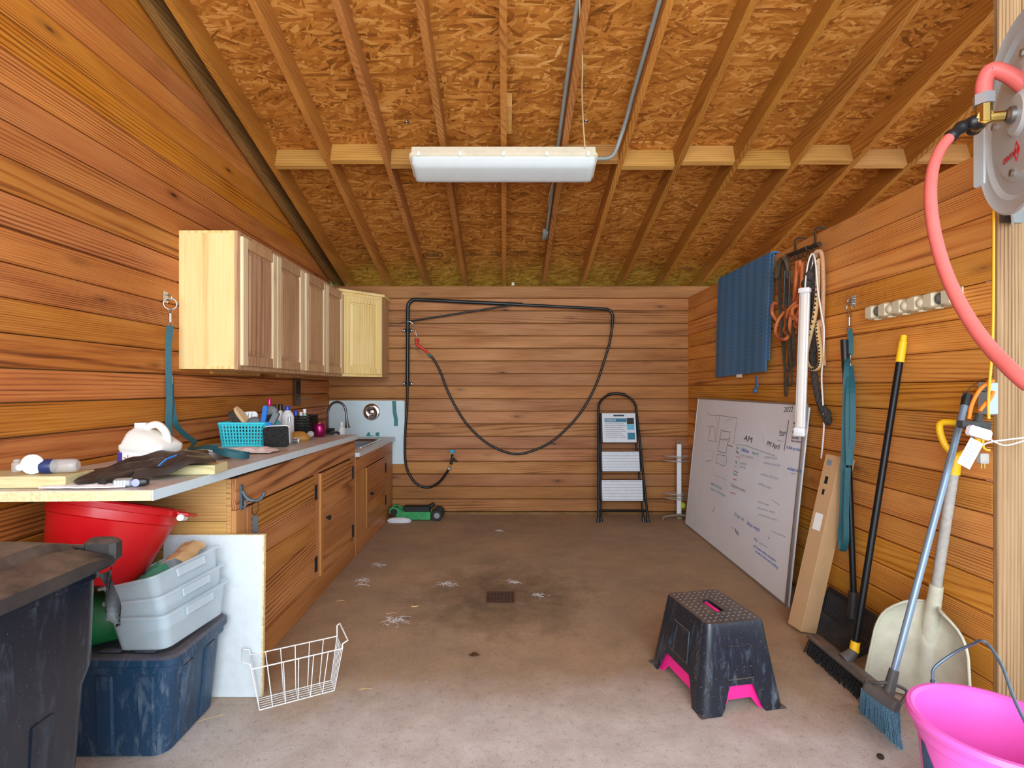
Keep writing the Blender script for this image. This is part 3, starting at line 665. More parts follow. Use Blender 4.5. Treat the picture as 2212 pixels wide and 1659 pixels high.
def bagfn(u, v):
    # u: 0 left end .. 1 right end, v: 0 front .. 1 back
    a = Vector((-1.42, 1.715, 0)); bb = Vector((-1.12 - 0.04, 2.03, 0)); c_ = a.lerp(bb, u)
    nrm = Vector((-0.72, 0.69, 0)); wdt = 0.13 + 0.12 * u + 0.02 * math.sin(9 * u)
    p = c_ + nrm * ((v - 0.42) * wdt * 0.92)
    prof = 0.018 + 0.034 * u + 0.046 * (v ** 1.2) * (0.15 + 0.85 * u) + 0.010 * math.sin(12 * v + 3 * u) + 0.008 * mnoise.noise(Vector((u * 6, v * 6, 2)))
    e = min(1.0, min(u * 6, (1 - u) * 3.2)); prof = 0.014 + (prof - 0.008) * (0.35 + 0.65 * e)
    if v < 0.12: prof = 0.016 + (prof - 0.016) * (v / 0.12)
    p.z = wt(p.y) + prof + (0.036 if u > 0.62 and v < 0.5 else 0.0) * min(1, (u - 0.62) * 6)
    return p
t = thing('plastic_bag', 'dusty black plastic bag folded on the worktop in front of the jug', 'bag', (-1.3, 1.85, wt(1.85)))
b = MB(); b.grid(bagfn, 36, 20, 0.003); b.build('sheet', M['black_film'], t, smooth=35)
b = MB(); b.tube([(-1.318, 1.698, wt(1.7) + 0.020), (-1.300, 1.755, wt(1.75) + 0.022), (-1.29, 1.80, wt(1.8) + 0.034)], [0.018, 0.017, 0.010], 14); b.build('rolled_end', M['black_film'], t, smooth=50)
b = MB(); b.strap([(-1.215, 1.825, wt(1.8) + 0.052), (-1.195, 1.835, wt(1.8) + 0.075), (-1.175, 1.86, wt(1.8) + 0.085)], 0.016, (0.3, -1, 0.3), 0.002); b.build('blue_tab', M['blue_plastic'], t)
t = thing('hair_trimmer', 'silver and lilac pet hair trimmer lying near the worktop edge', 'trimmer', (-1.22, 1.70, wt(1.7)))
Mt = tr(-1.235, 1.710, wt(1.71) + 0.0015) @ rot('Z', 10)
b = MB(); b.cbox(-0.045, 0.012, -0.014, 0.014, 0, 0.028, 0.006, Mt); b.build('battery_case', M['silver_plastic'], t, smooth=40)
b = MB(); b.loft([[(x, y * s, 0.0145 + zz_ * s) for y, zz_ in rrect(0.030, 0.028, 0.011, 4)] for x, s in ((0.012, 0.9), (0.02, 1.0), (0.045, 1.0), (0.055, 0.75))], Mt); b.build('head', M['black_plastic'], t, smooth=40)
b = MB(); b.lathe([(0.0125, 0.0), (0.0125, 0.003), (0.010, 0.004), (0.001, 0.0042)], 18, Mt @ frame((0.026, -0.0150, 0.0145), (1, 0, 0), (0, -1, 0))); b.build('button', M['lilac_plastic'], t)
for k in range(4):
    b = MB(); b.box(-0.036 + k * 0.009, -0.032 + k * 0.009, -0.0155, -0.0142, 0.005, 0.023, Mt); b.build('rib', M['white_plastic'], t)
t = thing('metal_dish', 'round dull metal pan lying on the worktop under the green lead', 'pan', (-1.42, 2.46, wt(2.4)))
b = MB(); b.lathe([(0.001, 0.004), (0.098, 0.004), (0.108, 0.034), (0.114, 0.034), (0.114, 0.026), (0.108, 0.0), (0.001, 0.0)], 36, tr(-1.425, 2.47, wt(2.47) + 0.0016)); b.build('pan', M['dull_steel'], t, smooth=40)
b = MB(); b.lathe([(0.040, 0.0), (0.042, 0.022), (0.036, 0.028), (0.001, 0.029)], 24, tr(-1.47, 2.50, wt(2.47) + 0.0065)); b.build('lid', M['dull_steel'], t, smooth=40)
b = MB(); tag(MB().box(-1.62, -1.50, 1.90, 1.98, wt(1.9) + 0.0005, wt(1.9) + 0.018).build('green_box', M['green_paper'], None), 'flat green carton behind the black plastic bag', 'carton')
# ---- green lead from the wall hook down to the worktop
def wall_hook(name, label, p, sx):
    t = thing(name, label, 'hook', p, group='steel ring hooks holding the leads')
    b = MB(); b.cbox(min(0, sx * 0.004) + p[0], max(0, sx * 0.004) + p[0], p[1] - 0.018, p[1] + 0.018, p[2] - 0.03, p[2] + 0.03, 0.001); b.build('plate', M['steel'], t)
    b = MB(); b.tube(catmull([(p[0] + sx * 0.004, p[1], p[2] + 0.012), (p[0] + sx * 0.03, p[1], p[2] + 0.010), (p[0] + sx * 0.032, p[1], p[2] - 0.012), (p[0] + sx * 0.004, p[1], p[2] - 0.014)], 4), 0.0045, 8); b.build('staple', M['steel'], t, smooth=60)
    b = MB(); b.torus((p[0] + sx * 0.026, p[1], p[2] - 0.035), 0.030, 0.0035, rot('Z', 35) @ rot('X', 90), 22, 8); b.build('ring', M['steel'], t, smooth=60)
    return t
def snap(t, p, sx=0):
    """trigger snap hanging below p"""
    x, y, z = p
    b = MB(); b.torus((x, y, z - 0.012), 0.012, 0.003, rot('X', 90), 14, 6); b.cyl((x, y, z - 0.024), (x, y, z - 0.070), 0.007, 10); b.torus((x, y, z - 0.080), 0.011, 0.003, rot('X', 90), 14, 6)
    b.build('snap', M['steel'], t, smooth=60)
hp = onx(357, 642, XL + 0.001); wall_hook('ring_hook', 'steel ring hook on the left wall beside the wall cabinets', tuple(hp), 1)
t = thing('cross_tie', 'long green webbing cross tie hanging on the left wall onto the worktop', 'strap', (hp[0] + 0.03, hp[1], 0.98), group='green webbing cross ties')
s0 = Vector((hp[0] + 0.026, hp[1], hp[2] - 0.062)); snap(t, tuple(s0))
q = [s0 + Vector((0, 0, -0.088)), onx(364, 760, XL + 0.03), onx(366, 860, XL + 0.026), onx(364, 905, XL + 0.022), onx(366, 945, XL + 0.022)]
b = MB(); b.strap(catmull(q, 5), 0.030, (0.84, 0.54, 0), 0.003); b.build('webbing', M['teal_web'], t)
q = [onx(369, 822, XL + 0.030), P(371, 870, 2.78), P(380, 915, 2.76), P(398, 938, 2.70), P(420, 955, 2.62), Vector((-1.50, 2.48, WT(2.48) + 0.047)), Vector((-1.40, 2.42, WT(2.42) + 0.060)), Vector((-1.33, 2.40, WT(2.42) + 0.058))]
b = MB(); b.strap(catmull(q, 6), 0.027, [Vector((0.84, 0.54, 0)).lerp(Vector((0.5, 0.6, 0.62)), k / 42.0) for k in range(43)], 0.003); b.build('webbing', M['teal_web'], t)
lp = [(-1.345, 2.40, 0.048), (-1.27, 2.37, 0.030), (-1.21, 2.40, 0.016), (-1.205, 2.45, 0.016), (-1.25, 2.475, 0.018), (-1.32, 2.43, 0.040)]
b = MB(); b.strap(catmull([(x, y, WT(y) + z + 0.004) for x, y, z in lp], 6), 0.026, (0, 0.25, 1), 0.003); b.build('loop_end', M['teal_web'], t)
b = MB(); b.cyl(onx(371, 815, XL + 0.031), onx(371, 829, XL + 0.031), 0.010, 10); b.build('slider', M['steel'], t, smooth=40)
# ---- turquoise basket of grooming tools
t = thing('plastic_basket', 'turquoise perforated plastic basket full of grooming tools', 'basket', (-1.54, 3.12, wt(3.12)))
bx0, bx1, by0, by1, bh = -1.662, -1.40, 3.02, 3.22, 0.135
zb = wt(3.12) + 0.001
def bars(b, p0, p1, n, horizontal, z0, z1, flare, th=0.004, wd=0.006): pass
cxm, cym = (bx0 + bx1) / 2, (by0 + by1) / 2
def bp_(u, v, side):
    s = 0.88 + 0.12 * v; hx, hy_ = (bx1 - bx0) / 2 * s, (by1 - by0) / 2 * s
    if side == 'f': return Vector((cxm - hx + 2 * hx * u, cym - hy_, zb + bh * v))
    if side == 'b': return Vector((cxm + hx - 2 * hx * u, cym + hy_, zb + bh * v))
    if side == 'r': return Vector((cxm + hx, cym - hy_ + 2 * hy_ * u, zb + bh * v))
    return Vector((cxm - hx, cym + hy_ - 2 * hy_ * u, zb + bh * v))
for side, nb in (('f', 14), ('r', 10), ('b', 14), ('l', 10)):
    b = MB()
    for k in range(nb + 1):
        u = k / nb; b.tube([bp_(u, 0.0, side), bp_(u, 0.96, side)], 0.0042 if 0 < k < nb else 0.007, 4)
    for k in range(7):
        v = 0.03 + k * 0.145; b.tube([bp_(0, v, side), bp_(1, v, side)], 0.0042 if k else 0.010, 4)
    b.build('side_lattice', M['turquoise_plastic'], t)
rim = [bp_(0, 1, 'f'), bp_(1, 1, 'f'), bp_(1, 1, 'r'), bp_(1, 1, 'b')]
b = MB(); b.tube(rim, 0.0075, 8, closed=True); b.build('rim', M['turquoise_plastic'], t)
MB().box(bx0 + 0.02, bx1 - 0.02, by0 + 0.016, by1 - 0.016, zb, zb + 0.006).build('base', M['turquoise_plastic'], t)
zi = zb + 0.012
def brush(label, c, d_, L, w, hb, mb_, mh, name='grooming_brush', tilt=None, rd=0.49):
    d_ = Vector(d_).normalized(); Mo = frame(c, d_, tilt or (0, 0, 1))
    t = thing(name, label, 'brush', c)
    b = MB(); b.loft([ring3([(x * L, y * w) for x, y in rrect(1, 1, rd, 6)], z) for z in (0.0, 0.006, 0.016, 0.019)], Mo); b.build('wooden_back', mh, t, smooth=40)
    b = MB(); b.loft([ring3([(x * L * s, y * w * s) for x, y in rrect(1, 1, rd * 0.92, 6)], z) for z, s in ((-0.0005, 0.93), (-hb * 0.6, 0.99), (-hb, 1.0))], Mo); b.build('bristles', mb_, t, smooth=30)
    return t
brush('oval wooden body brush with dark bristles leaning out of the turquoise basket', P(524, 905, 3.12), (0.62, 0.0, -0.78), 0.165, 0.062, 0.045, M['brown_bristle'], M['beech'], tilt=(0.78, -0.1, 0.62))
t = thing('mirror_case', 'white rounded case with dark marks in the turquoise basket', 'case', P(543, 905, 3.16))
Mo = frame(P(541, 901, 3.17), (1, 0, 0.05), (-0.1, -1, 0.35)); b = MB(); b.loft([ring3(rrect(0.092, 0.062, 0.022, 5), z) for z in (0, 0.012)], Mo); b.build('shell', M['white_plastic'], t, smooth=40)
for k in range(3): MB().box(-0.028 + k * 0.02, -0.026 + k * 0.02, -0.02, 0.024, 0.0124, 0.0134, Mo).build('mark', M['black_plastic'], t)
t = thing('rake_tool', 'bright blue plastic scraper handle standing up in the turquoise basket', 'tool', P(570, 905, 3.06))
Mo = frame(P(572, 897, 3.06), (0.15, 0, 1), (0, -1, 0)); b = MB(); b.loft([ring3(rrect(0.115, 0.026, 0.012, 5), z) for z in (0, 0.012)], Mo); b.build('handle', M['blue_plastic'], t, smooth=40)
Mo = frame(P(577, 916, 3.06), (1, 0, -0.1), (0, -1, 0)); b = MB(); b.loft([ring3(rrect(0.06, 0.02, 0.008, 5), z) for z in (-0.002, 0.014)], Mo); b.build('blade', M['blue_plastic'], t, smooth=40)
t = thing('curry_comb', 'round grey rubber curry comb in the turquoise basket', 'comb', P(548, 913, 3.08))
b = MB(); b.lathe([(0.001, 0.022), (0.02, 0.021), (0.036, 0.012), (0.040, 0.0), (0.038, -0.004), (0.001, -0.004)], 20, frame(P(548, 913, 3.06), (1, 0, 0), (0.1, -0.75, 0.66))); b.build('disc', M['grey_plastic'], t, smooth=50)
t = thing('clipper', 'grey handheld clipper lying across the turquoise basket', 'clipper', P(595, 905, 3.08))
Mo = frame(P(595, 903, 3.09), (0.45, 0, 0.9), (0, -1, 0)); b = MB(); b.loft([ring3(rrect(0.075, 0.032, 0.009, 4), z) for z in (0, 0.026)], Mo); b.build('body', M['grey_plastic'], t, smooth=40)
t = thing('black_comb', 'black toothed grooming block in the turquoise basket', 'comb', P(582, 905, 3.15))
Mo = frame(P(584, 904, 3.16), (1, 0, 0.2), (0, -1, 0.2)); b = MB(); b.loft([ring3(rrect(0.055, 0.042, 0.009, 4), z) for z in (0, 0.016)], Mo)
b.build('block', M['black_plastic'], t, smooth=40)
t = thing('grey_disc', 'dull grey rubber mitt behind the blue scraper in the basket', 'mitt', P(583, 890, 3.20))
b = MB(); b.ball(P(586, 890, 3.21), 0.042, sc=(1, 0.45, 0.9)); b.build('body', M['grey_plastic'], t, smooth=60)
# ---- behind the basket: bottles and caddies
def bottle(label, px, py_base, d, r, h, mb_, mcap, capr=None, caph=0.02, neck=0.5, group='bottles behind the grooming basket', z=None):
    p = P(px, py_base, d); x, y = p.x, p.y; zz_ = wt(y) + 0.0006 if z is None else z
    t = thing('bottle', label, 'bottle', (x, y, zz_), group=group)
    b = MB(); hh = h - caph
    b.lathe([(r * 0.9, 0), (r, 0.004), (r, hh * 0.78), (r * 0.8, hh * 0.9), (r * neck, hh * 0.96), (r * neck, hh)], 18, tr(x, y, zz_)); b.build('body', mb_, t, smooth=40)
    cr = capr or r * 0.6
    b = MB(); b.lathe([(cr, hh + 0.0004), (cr, h - 0.002), (cr * 0.92, h), (0.001, h)], 16, tr(x, y, zz_)); b.build('cap', mcap, t, smooth=40)
plain('pink_bottle', srgb(196, 40, 104), 0.25, 0.3)
bottle('tall magenta bottle rising behind the grooming basket', 582, 935, 3.50, 0.026, 0.275, M['pink_bottle'], M['pink_bottle'], 0.014, 0.03)
bottle('white bottle with a tall black cap behind the basket', 606, 930, 3.60, 0.024, 0.235, M['white_plastic'], M['black_plastic'], 0.015, 0.042)
bottle('fat white jug with a blue cap behind the basket', 621, 930, 3.52, 0.042, 0.225, M['white_plastic'], M['royal_plastic'], 0.017, 0.03)
bottle('clear spray bottle with a grey collar beside the basket', 625, 950, 3.22, 0.018, 0.165, M['clear_plastic'], M['silver_plastic'], 0.010, 0.03)
bottle('small white bottle with a navy label and a teal top beside the basket', 593, 930, 3.55, 0.018, 0.235, M['pale_green'], M['black_plastic'], 0.011, 0.03)
bottle('white bottle with a royal blue cap standing in the woven caddy', 639, 930, 3.70, 0.018, 0.185, M['white_plastic'], M['royal_plastic'], 0.014, 0.045, z=wt(3.75) + 0.006)
bottle('white tub with a white lid standing in the woven caddy', 650, 930, 3.76, 0.017, 0.170, M['white_plastic'], M['white_plastic'], 0.011, 0.03, z=wt(3.75) + 0.006)
bottle('pale green bottle with a white cap standing in the woven caddy', 658, 930, 3.80, 0.020, 0.192, M['pale_green'], M['white_plastic'], 0.012, 0.03, z=wt(3.75) + 0.006)
t = thing('wicker_caddy', 'black woven plastic caddy behind the black brush', 'basket', (-1.42, 3.75, wt(3.7)))
wx0, wx1, wy0, wy1, wh = -1.505, -1.388, 3.655, 3.855, 0.155
zw = wt(3.75) + 0.001
def weave(b, a, c, h, nrow, ncol, nrm):
    a, c = Vector(a), Vector(c)
    for k in range(nrow):
        z = h * (k + 0.5) / nrow
        b.tube([a.lerp(c, u / ncol) + Vector((0, 0, z)) + Vector(nrm) * (0.002 if (u + k) % 2 else -0.002) for u in range(ncol + 1)], h / nrow * 0.42, 4)
for a, c, nrm in (((wx0, wy0, zw), (wx1, wy0, zw), (0, -1, 0)), ((wx1, wy0, zw), (wx1, wy1, zw), (1, 0, 0)), ((wx0, wy1, zw), (wx1, wy1, zw), (0, 1, 0)), ((wx0, wy0, zw), (wx0, wy1, zw), (-1, 0, 0))):
    b = MB(); weave(b, a, c, wh, 14, 14, nrm); b.build('woven_side', M['black_plastic'], t)
MB().box(wx0, wx1, wy0, wy1, zw - 0.0004, zw + 0.004).build('base', M['black_plastic'], t)
brush('big rectangular black bristle brush standing beside the turquoise basket', (-1.33, 3.035, wt(3.0) + 0.064), (1, 0.25, 0.03), 0.135, 0.118, 0.045, M['black_bristle'], M['white_plastic'], name='dandy_brush', tilt=(0.15, 0.98, 0.12), rd=0.14)
t = thing('spray_pack', 'amber plastic pouch lying on the worktop by the magenta tumbler', 'pouch', (-1.34, 3.4, wt(3.4)))
b = MB(); b.loft([[(x * s, y * s, z) for x, y in rrect(0.15, 0.10, 0.045, 5)] for z, s in ((0, 0.9), (0.012, 1.0), (0.035, 0.85), (0.058, 0.45), (0.062, 0.1))], tr(-1.36, 3.42, wt(3.42) + 0.0008) @ rot('Z', 30)); b.build('pouch', M['amber_plastic'], t, smooth=50)
b = MB(); b.ball((-1.295, 3.46, wt(3.42) + 0.040), 0.022, sc=(1.1, 0.8, 1)); b.build('nozzle', M['clear_plastic'], t, smooth=60)
t = thing('marker_tube', 'small grey tube with a white end lying on the worktop', 'tube', (-1.32, 3.3, wt(3.3)))
b = MB(); b.cyl((-1.40, 3.24, wt(3.3) + 0.0135), (-1.305, 3.27, wt(3.3) + 0.0135), 0.012, 12); b.build('body', M['grey_plastic'], t, smooth=40)
b = MB(); b.cyl((-1.3045, 3.2702, wt(3.3) + 0.0135), (-1.296, 3.2728, wt(3.3) + 0.0135), 0.0125, 12); b.build('end_cap', M['white_plastic'], t, smooth=40)
t = thing('tumbler', 'glossy magenta tumbler standing near the end of the worktop', 'tumbler', (-1.335, 3.74, wt(3.74)))
b = MB(); b.lathe([(0.030, 0), (0.036, 0.004), (0.043, 0.04), (0.041, 0.075), (0.034, 0.092), (0.030, 0.094), (0.029, 0.088), (0.034, 0.03), (0.001, 0.02)], 24, tr(-1.337, 3.745, wt(3.745) + 0.0008)); b.build('cup', M['magenta_metal'], t, smooth=50)
t = thing('leather_strap_heap', 'little heap of black straps beside the faucet', 'strap', (-1.39, 3.87, wt(3.87)))
for k, pp in enumerate(([(-1.44, 3.85, 0.012), (-1.38, 3.87, 0.03), (-1.32, 3.88, 0.014), (-1.27, 3.90, 0.02), (-1.25, 3.92, 0.008)], [(-1.46, 3.88, 0.010), (-1.40, 3.90, 0.022), (-1.33, 3.92, 0.03), (-1.28, 3.90, 0.042), (-1.34, 3.86, 0.046), (-1.37, 3.86, 0.03)], [(-1.45, 3.91, 0.012), (-1.37, 3.93, 0.016), (-1.29, 3.93, 0.010)])):
    b = MB(); b.strap(catmull([(x, y, wt(y) + z) for x, y, z in pp], 5), 0.018, (0, 0.5, 0.8), 0.004); b.build('strap_piece', M['black_plastic'], t)
bottle('white squeeze bottle on the lower worktop under the faucet spout', 738, 935, 4.78, 0.034, 0.185, M['white_plastic'], M['white_plastic'], 0.016, 0.035, z=SZ + 0.0008, group=None)
b = MB()
# ================================================================ LEFT FRONT: bins and tubs on the floor
def scuffed(name, col, scratch, rough=0.45, amt=0.5):
    t = NT(name); p = t.coord()
    n1 = t.noise(t.coord((1, 1, 0.25)), 22.0, 6, 0.75, 0.6); n2 = t.noise(p, 3.0, 4, 0.6); n3 = t.noise(p, 170.0, 2, 0.5)
    f = t.math('MULTIPLY', t.math('MULTIPLY', t.ramp(n1.outputs['Fac'], [(0.52, (0, 0, 0)), (0.68, (1, 1, 1))]), t.ramp(n2.outputs['Fac'], [(0.3, (0.1,) * 3), (0.7, (1, 1, 1))])), amt)
    f2 = t.math('MULTIPLY', t.ramp(n3.outputs['Fac'], [(0.68, (0, 0, 0)), (0.74, (1, 1, 1))]), amt)
    geo = t.n('ShaderNodeNewGeometry'); sx = t.n('ShaderNodeSeparateXYZ'); t.l(geo.outputs['Normal'], sx.inputs[0])
    up = t.math('MULTIPLY', t.math('POWER', t.math('MAXIMUM', sx.outputs[2], 0.0), 2.0), 0.62)
    c = t.mix(f, col, scratch); c = t.mix(f2, c, scratch)
    c = t.mix(t.math('MULTIPLY', up, t.ramp(n2.outputs['Fac'], [(0.25, (0.35,) * 3), (0.7, (1, 1, 1))])), c, srgb(132, 112, 98))
    return t.out(c, rough, 0, 0.5)
scuffed('bin_black', srgb(22, 30, 42), srgb(120, 134, 150), 0.28, 0.3)
scuffed('tote_blue', srgb(30, 62, 90), srgb(150, 164, 176), 0.42, 0.45)
scuffed('stool_black', srgb(26, 34, 44), srgb(150, 166, 180), 0.3, 0.5)
plain('bin_lid', srgb(46, 44, 44), 0.5, mottled=0.15, mscale=5, dust=0.9, dustcol=srgb(120, 102, 90))
plain('red_plastic', srgb(204, 16, 24), 0.3); plain('frosted_plastic', srgb(222, 238, 246), 0.25, alpha=0.4, mottled=0.04)
plain('white_melamine', srgb(216, 222, 224), 0.45, mottled=0.05, mscale=30); plain('green_sack', srgb(28, 108, 58), 0.45, mottled=0.2)
plain('white_wire', srgb(236, 236, 234), 0.35); plain('cardboard', srgb(190, 152, 110), 0.8, mottled=0.05, mscale=5); plain('tan_paper', srgb(200, 160, 112), 0.75, mottled=0.15)
plain('hay', srgb(196, 160, 92), 0.8)
# ---- wheeled rubbish bin
t = thing('wheeled_bin', 'black wheeled rubbish bin with a dusty ribbed lid', 'bin', (-1.38, 1.17, 0))
bcx, bcy = -1.375, 1.165
def br(w, d, z, r=0.05, dx=0, dy_=0): return ring3(rrect(w, d, r, 5, bcx + dx, bcy + dy_), z)
b = MB(); b.loft([br(0.42, 0.46, 0.0), br(0.43, 0.47, 0.03), br(0.475, 0.50, 0.32), br(0.495, 0.515, 0.50), br(0.525, 0.53, 0.55), br(0.535, 0.54, 0.775), br(0.55, 0.555, 0.78), br(0.55, 0.555, 0.80), br(0.50, 0.505, 0.80), br(0.49, 0.49, 0.60), br(0.38, 0.38, 0.03)], None, True, True); b.build('body', M['bin_black'], t, smooth=30)
for yy in (1.06, 1.27):
    b = MB(); b.loft([[(bcx + x, yy + y, z) for x, y in ((0, -0.035), (hw, -0.03), (hw, 0.03), (0, 0.035))] for z, hw in ((0.04, 0.2205), (0.48, 0.2505))]); b.build('side_rib', M['bin_black'], t)
prof = [(-0.29, 0.802), (0.29, 0.802), (0.295, 0.81), (0.29, 0.836), (0.20, 0.862), (0.185, 0.862), (0.165, 0.885), (0.05, 0.892), (-0.05, 0.892), (-0.165, 0.885), (-0.185, 0.862), (-0.20, 0.862), (-0.29, 0.836), (-0.295, 0.81)]
def lidring(y, s, dz): return [(bcx + x * s, y, 0.802 + (z - 0.802) * dz) for x, z in prof]
b = MB(); b.loft([lidring(bcy - 0.30, 0.97, 0.5), lidring(bcy - 0.285, 1.0, 0.8), lidring(bcy - 0.2, 1.0, 1.0), lidring(bcy + 0.19, 1.0, 1.0), lidring(bcy + 0.275, 1.0, 0.72), lidring(bcy + 0.285, 0.97, 0.45)]); b.build('lid', M['bin_lid'], t, smooth=25)
for sx in (-1, 1):
    b = MB(); b.cbox(bcx + sx * 0.235 - 0.045, bcx + sx * 0.235 + 0.045, bcy + 0.288, bcy + 0.335, 0.80, 0.868, 0.012); b.build('handle_lug', M['bin_lid'], t, smooth=40)
b = MB(); b.cyl((bcx - 0.20, bcy + 0.312, 0.835), (bcx + 0.20, bcy + 0.312, 0.835), 0.014, 10); b.build('handle_bar', M['bin_black'], t, smooth=40)
for sx in (-1, 1):
    b = MB(); b.lathe([(0.03, -0.02), (0.085, -0.02), (0.09, -0.012), (0.09, 0.012), (0.085, 0.02), (0.03, 0.02)], 20, tr(bcx + sx * 0.20, bcy + 0.21, 0.0905) @ rot('Y', 90)); b.build('wheel', M['black_plastic'], t, smooth=40)
def bagflap(u, v):
    x = bcx + 0.298 + 0.012 * math.sin(6 * v + 4 * u) + 0.02 * v; y = bcy + 0.215 + 0.06 * (u - 0.1) * (1 - 0.75 * v) + 0.025 * v; z = 0.80 - 0.14 * v - 0.02 * u * v
    return (x, y, z)
b = MB(); b.grid(bagflap, 8, 10, 0.002); b.build('bin_liner', M['black_plastic'], t, smooth=35)
# ---- storage tote
t = thing('storage_tote', 'dark blue plastic storage tote with a dusty lid beside the white board', 'tote', (-1.46, 2.0, 0))
tcx, tcy = -1.465, 1.982
def tq(w, d, z, r=0.05): return ring3(rrect(w, d, r, 6, tcx, tcy), z)
b = MB(); b.loft([tq(0.53, 0.31, 0.0), tq(0.545, 0.325, 0.006), tq(0.60, 0.345, 0.30), tq(0.63, 0.36, 0.303), tq(0.63, 0.36, 0.325)]); b.build('body', M['tote_blue'], t, smooth=30)
for k in range(4):
    x = tcx - 0.22 + k * 0.145
    b = MB(); b.loft([[(x + dx, tcy - hy_ - o_, z) for dx, o_ in ((-0.03, 0.0), (-0.024, 0.008), (0.024, 0.008), (0.03, 0.0), (0.03, -0.01), (-0.03, -0.01))] for z, hy_ in ((0.02, 0.1635), (0.29, 0.171))]); b.build('rib', M['tote_blue'], t)
for k in range(2):
    y = tcy - 0.07 + k * 0.14
    b = MB(); b.loft([[(tcx + hx + o_, y + dy_, z) for dy_, o_ in ((-0.03, 0.0), (-0.024, 0.008), (0.024, 0.008), (0.03, 0.0), (0.03, -0.01), (-0.03, -0.01))] for z, hx in ((0.02, 0.2735), (0.29, 0.299))]); b.build('rib', M['tote_blue'], t)
b = MB(); b.loft([tq(0.64, 0.368, 0.326), tq(0.65, 0.376, 0.330), tq(0.65, 0.376, 0.352), tq(0.63, 0.36, 0.360), tq(0.57, 0.31, 0.360), tq(0.56, 0.30, 0.348), tq(0.05, 0.05, 0.348)]); b.build('lid', M['tote_blue'], t, smooth=30)
for k in range(4):
    b = MB(); b.cbox(tcx - 0.23 + k * 0.125, tcx - 0.15 + k * 0.125, tcy - 0.142, tcy - 0.11, 0.3485, 0.362, 0.006); b.build('lid_rib', M['tote_blue'], t, smooth=40)
# ---- three frosted bins nested in one another
def shoebox(label, c, roll, pitch, yaw):
    t = thing('shoebox_bin', label, 'bin', c, group='frosted shoebox bins nested on the tote')
    Mo = tr(*c) @ rot('Z', yaw) @ rot('Y', roll) @ rot('X', pitch)
    q = lambda w, d, z, r=0.03: ring3(rrect(w, d, r, 6), z)
    b = MB(); b.loft([q(0.185, 0.29, 0.0), q(0.195, 0.30, 0.004), q(0.222, 0.330, 0.118), q(0.244, 0.352, 0.120), q(0.244, 0.352, 0.128), q(0.225, 0.333, 0.128), q(0.218, 0.326, 0.116), q(0.190, 0.296, 0.006), q(0.05, 0.05, 0.005)], Mo); b.build('tub', M['frosted_plastic'], t, smooth=35)
    for s in (-1, 1):
        b = MB(); b.cbox(s * 0.118 - 0.004, s * 0.118 + 0.004, -0.07, 0.07, 0.085, 0.1195, 0.003, Mo); b.build('grip', M['frosted_plastic'], t, smooth=40)
shoebox('lowest of three frosted plastic bins nested on the blue tote', (-1.255, 1.975, 0.372), -5, 1, -8)
shoebox('middle of three frosted plastic bins nested on the blue tote', (-1.261, 1.975, 0.432), -9, 1.5, -8)
shoebox('topmost of three frosted plastic bins nested on the blue tote, holding scraps', (-1.269, 1.975, 0.496), -14, 2, -9)
tag(MB().grid(lambda u, v: Vector((-1.335 + 0.12 * u, 1.98 + 0.13 * v, 0.600 + 0.045 * math.sin(2.6 * u) + 0.03 * v + 0.012 * mnoise.noise(Vector((u * 5, v * 5, 1))))), 10, 8, 0.002).build('paper_bag', M['tan_paper'], None, smooth=40), 'torn tan paper bag in the topmost frosted bin', 'paper bag')
tag(MB().grid(lambda u, v: Vector((-1.37 + 0.10 * u, 1.89 + 0.10 * v, 0.575 + 0.035 * math.sin(3 * u) * (0.5 + v) + 0.012 * mnoise.noise(Vector((u * 6, v * 6, 9))))), 10, 8, 0.002).build('green_wrapper', M['green_paper'], None, smooth=40), 'crumpled green wrapper in the topmost frosted bin', 'wrapper')
# ---- red tub on a lumpy green sack behind the bin
b = MB(); b.grid(lambda u, v: Vector((0, 0, 0)), 1, 1); b = MB()
def sackring(z, s): return [(-1.555 + (0.165 * s) * math.cos(a) * (1 + 0.05 * math.sin(3 * a + z * 20)), 1.96 + 0.125 * s * math.sin(a) * (1 + 0.05 * math.cos(4 * a)), z) for a in [2 * PI * k / 22 for k in range(22)]]
b.loft([sackring(0.3615, 0.8), sackring(0.38, 1.0), sackring(0.44, 1.05), sackring(0.50, 0.95), sackring(0.525, 0.7)]); o = b.build('feed_sack', M['green_sack'], None, smooth=50); tag(o, 'stuffed green sack squeezed between the red tub and the blue tote', 'sack')
t = thing('red_tub', 'large glossy red muck tub tipped back under the worktop', 'tub', (-1.53, 2.05, 0.53))
Mo = tr(-1.520, 1.915, 0.585) @ rot('Y', 8) @ rot('X', -17) @ Matrix.Diagonal((0.87, 0.87, 0.9, 1))
b = MB(); b.lathe([(0.165, 0.0), (0.172, 0.006), (0.232, 0.245), (0.240, 0.25), (0.243, 0.285), (0.262, 0.288), (0.266, 0.31), (0.258, 0.318), (0.245, 0.316), (0.235, 0.285), (0.225, 0.24), (0.165, 0.012), (0.001, 0.010)], 44, Mo); b.build('tub', M['red_plastic'], t, smooth=35)
for a in (12, 192):
    Mh = Mo @ rot('Z', a) @ tr(0.262, 0, 0.302)
    b = MB(); b.cbox(-0.01, 0.045, -0.06, 0.06, -0.006, 0.010, 0.005, Mh); b.build('lug', M['red_plastic'], t, smooth=40)
    b = MB(); b.cyl(Mh @ Vector((0.018, -0.02, -0.012)), Mh @ Vector((0.018, -0.075, -0.014)), 0.013, 10); b.build('rope_knot', M['milky_plastic'], t, smooth=40)
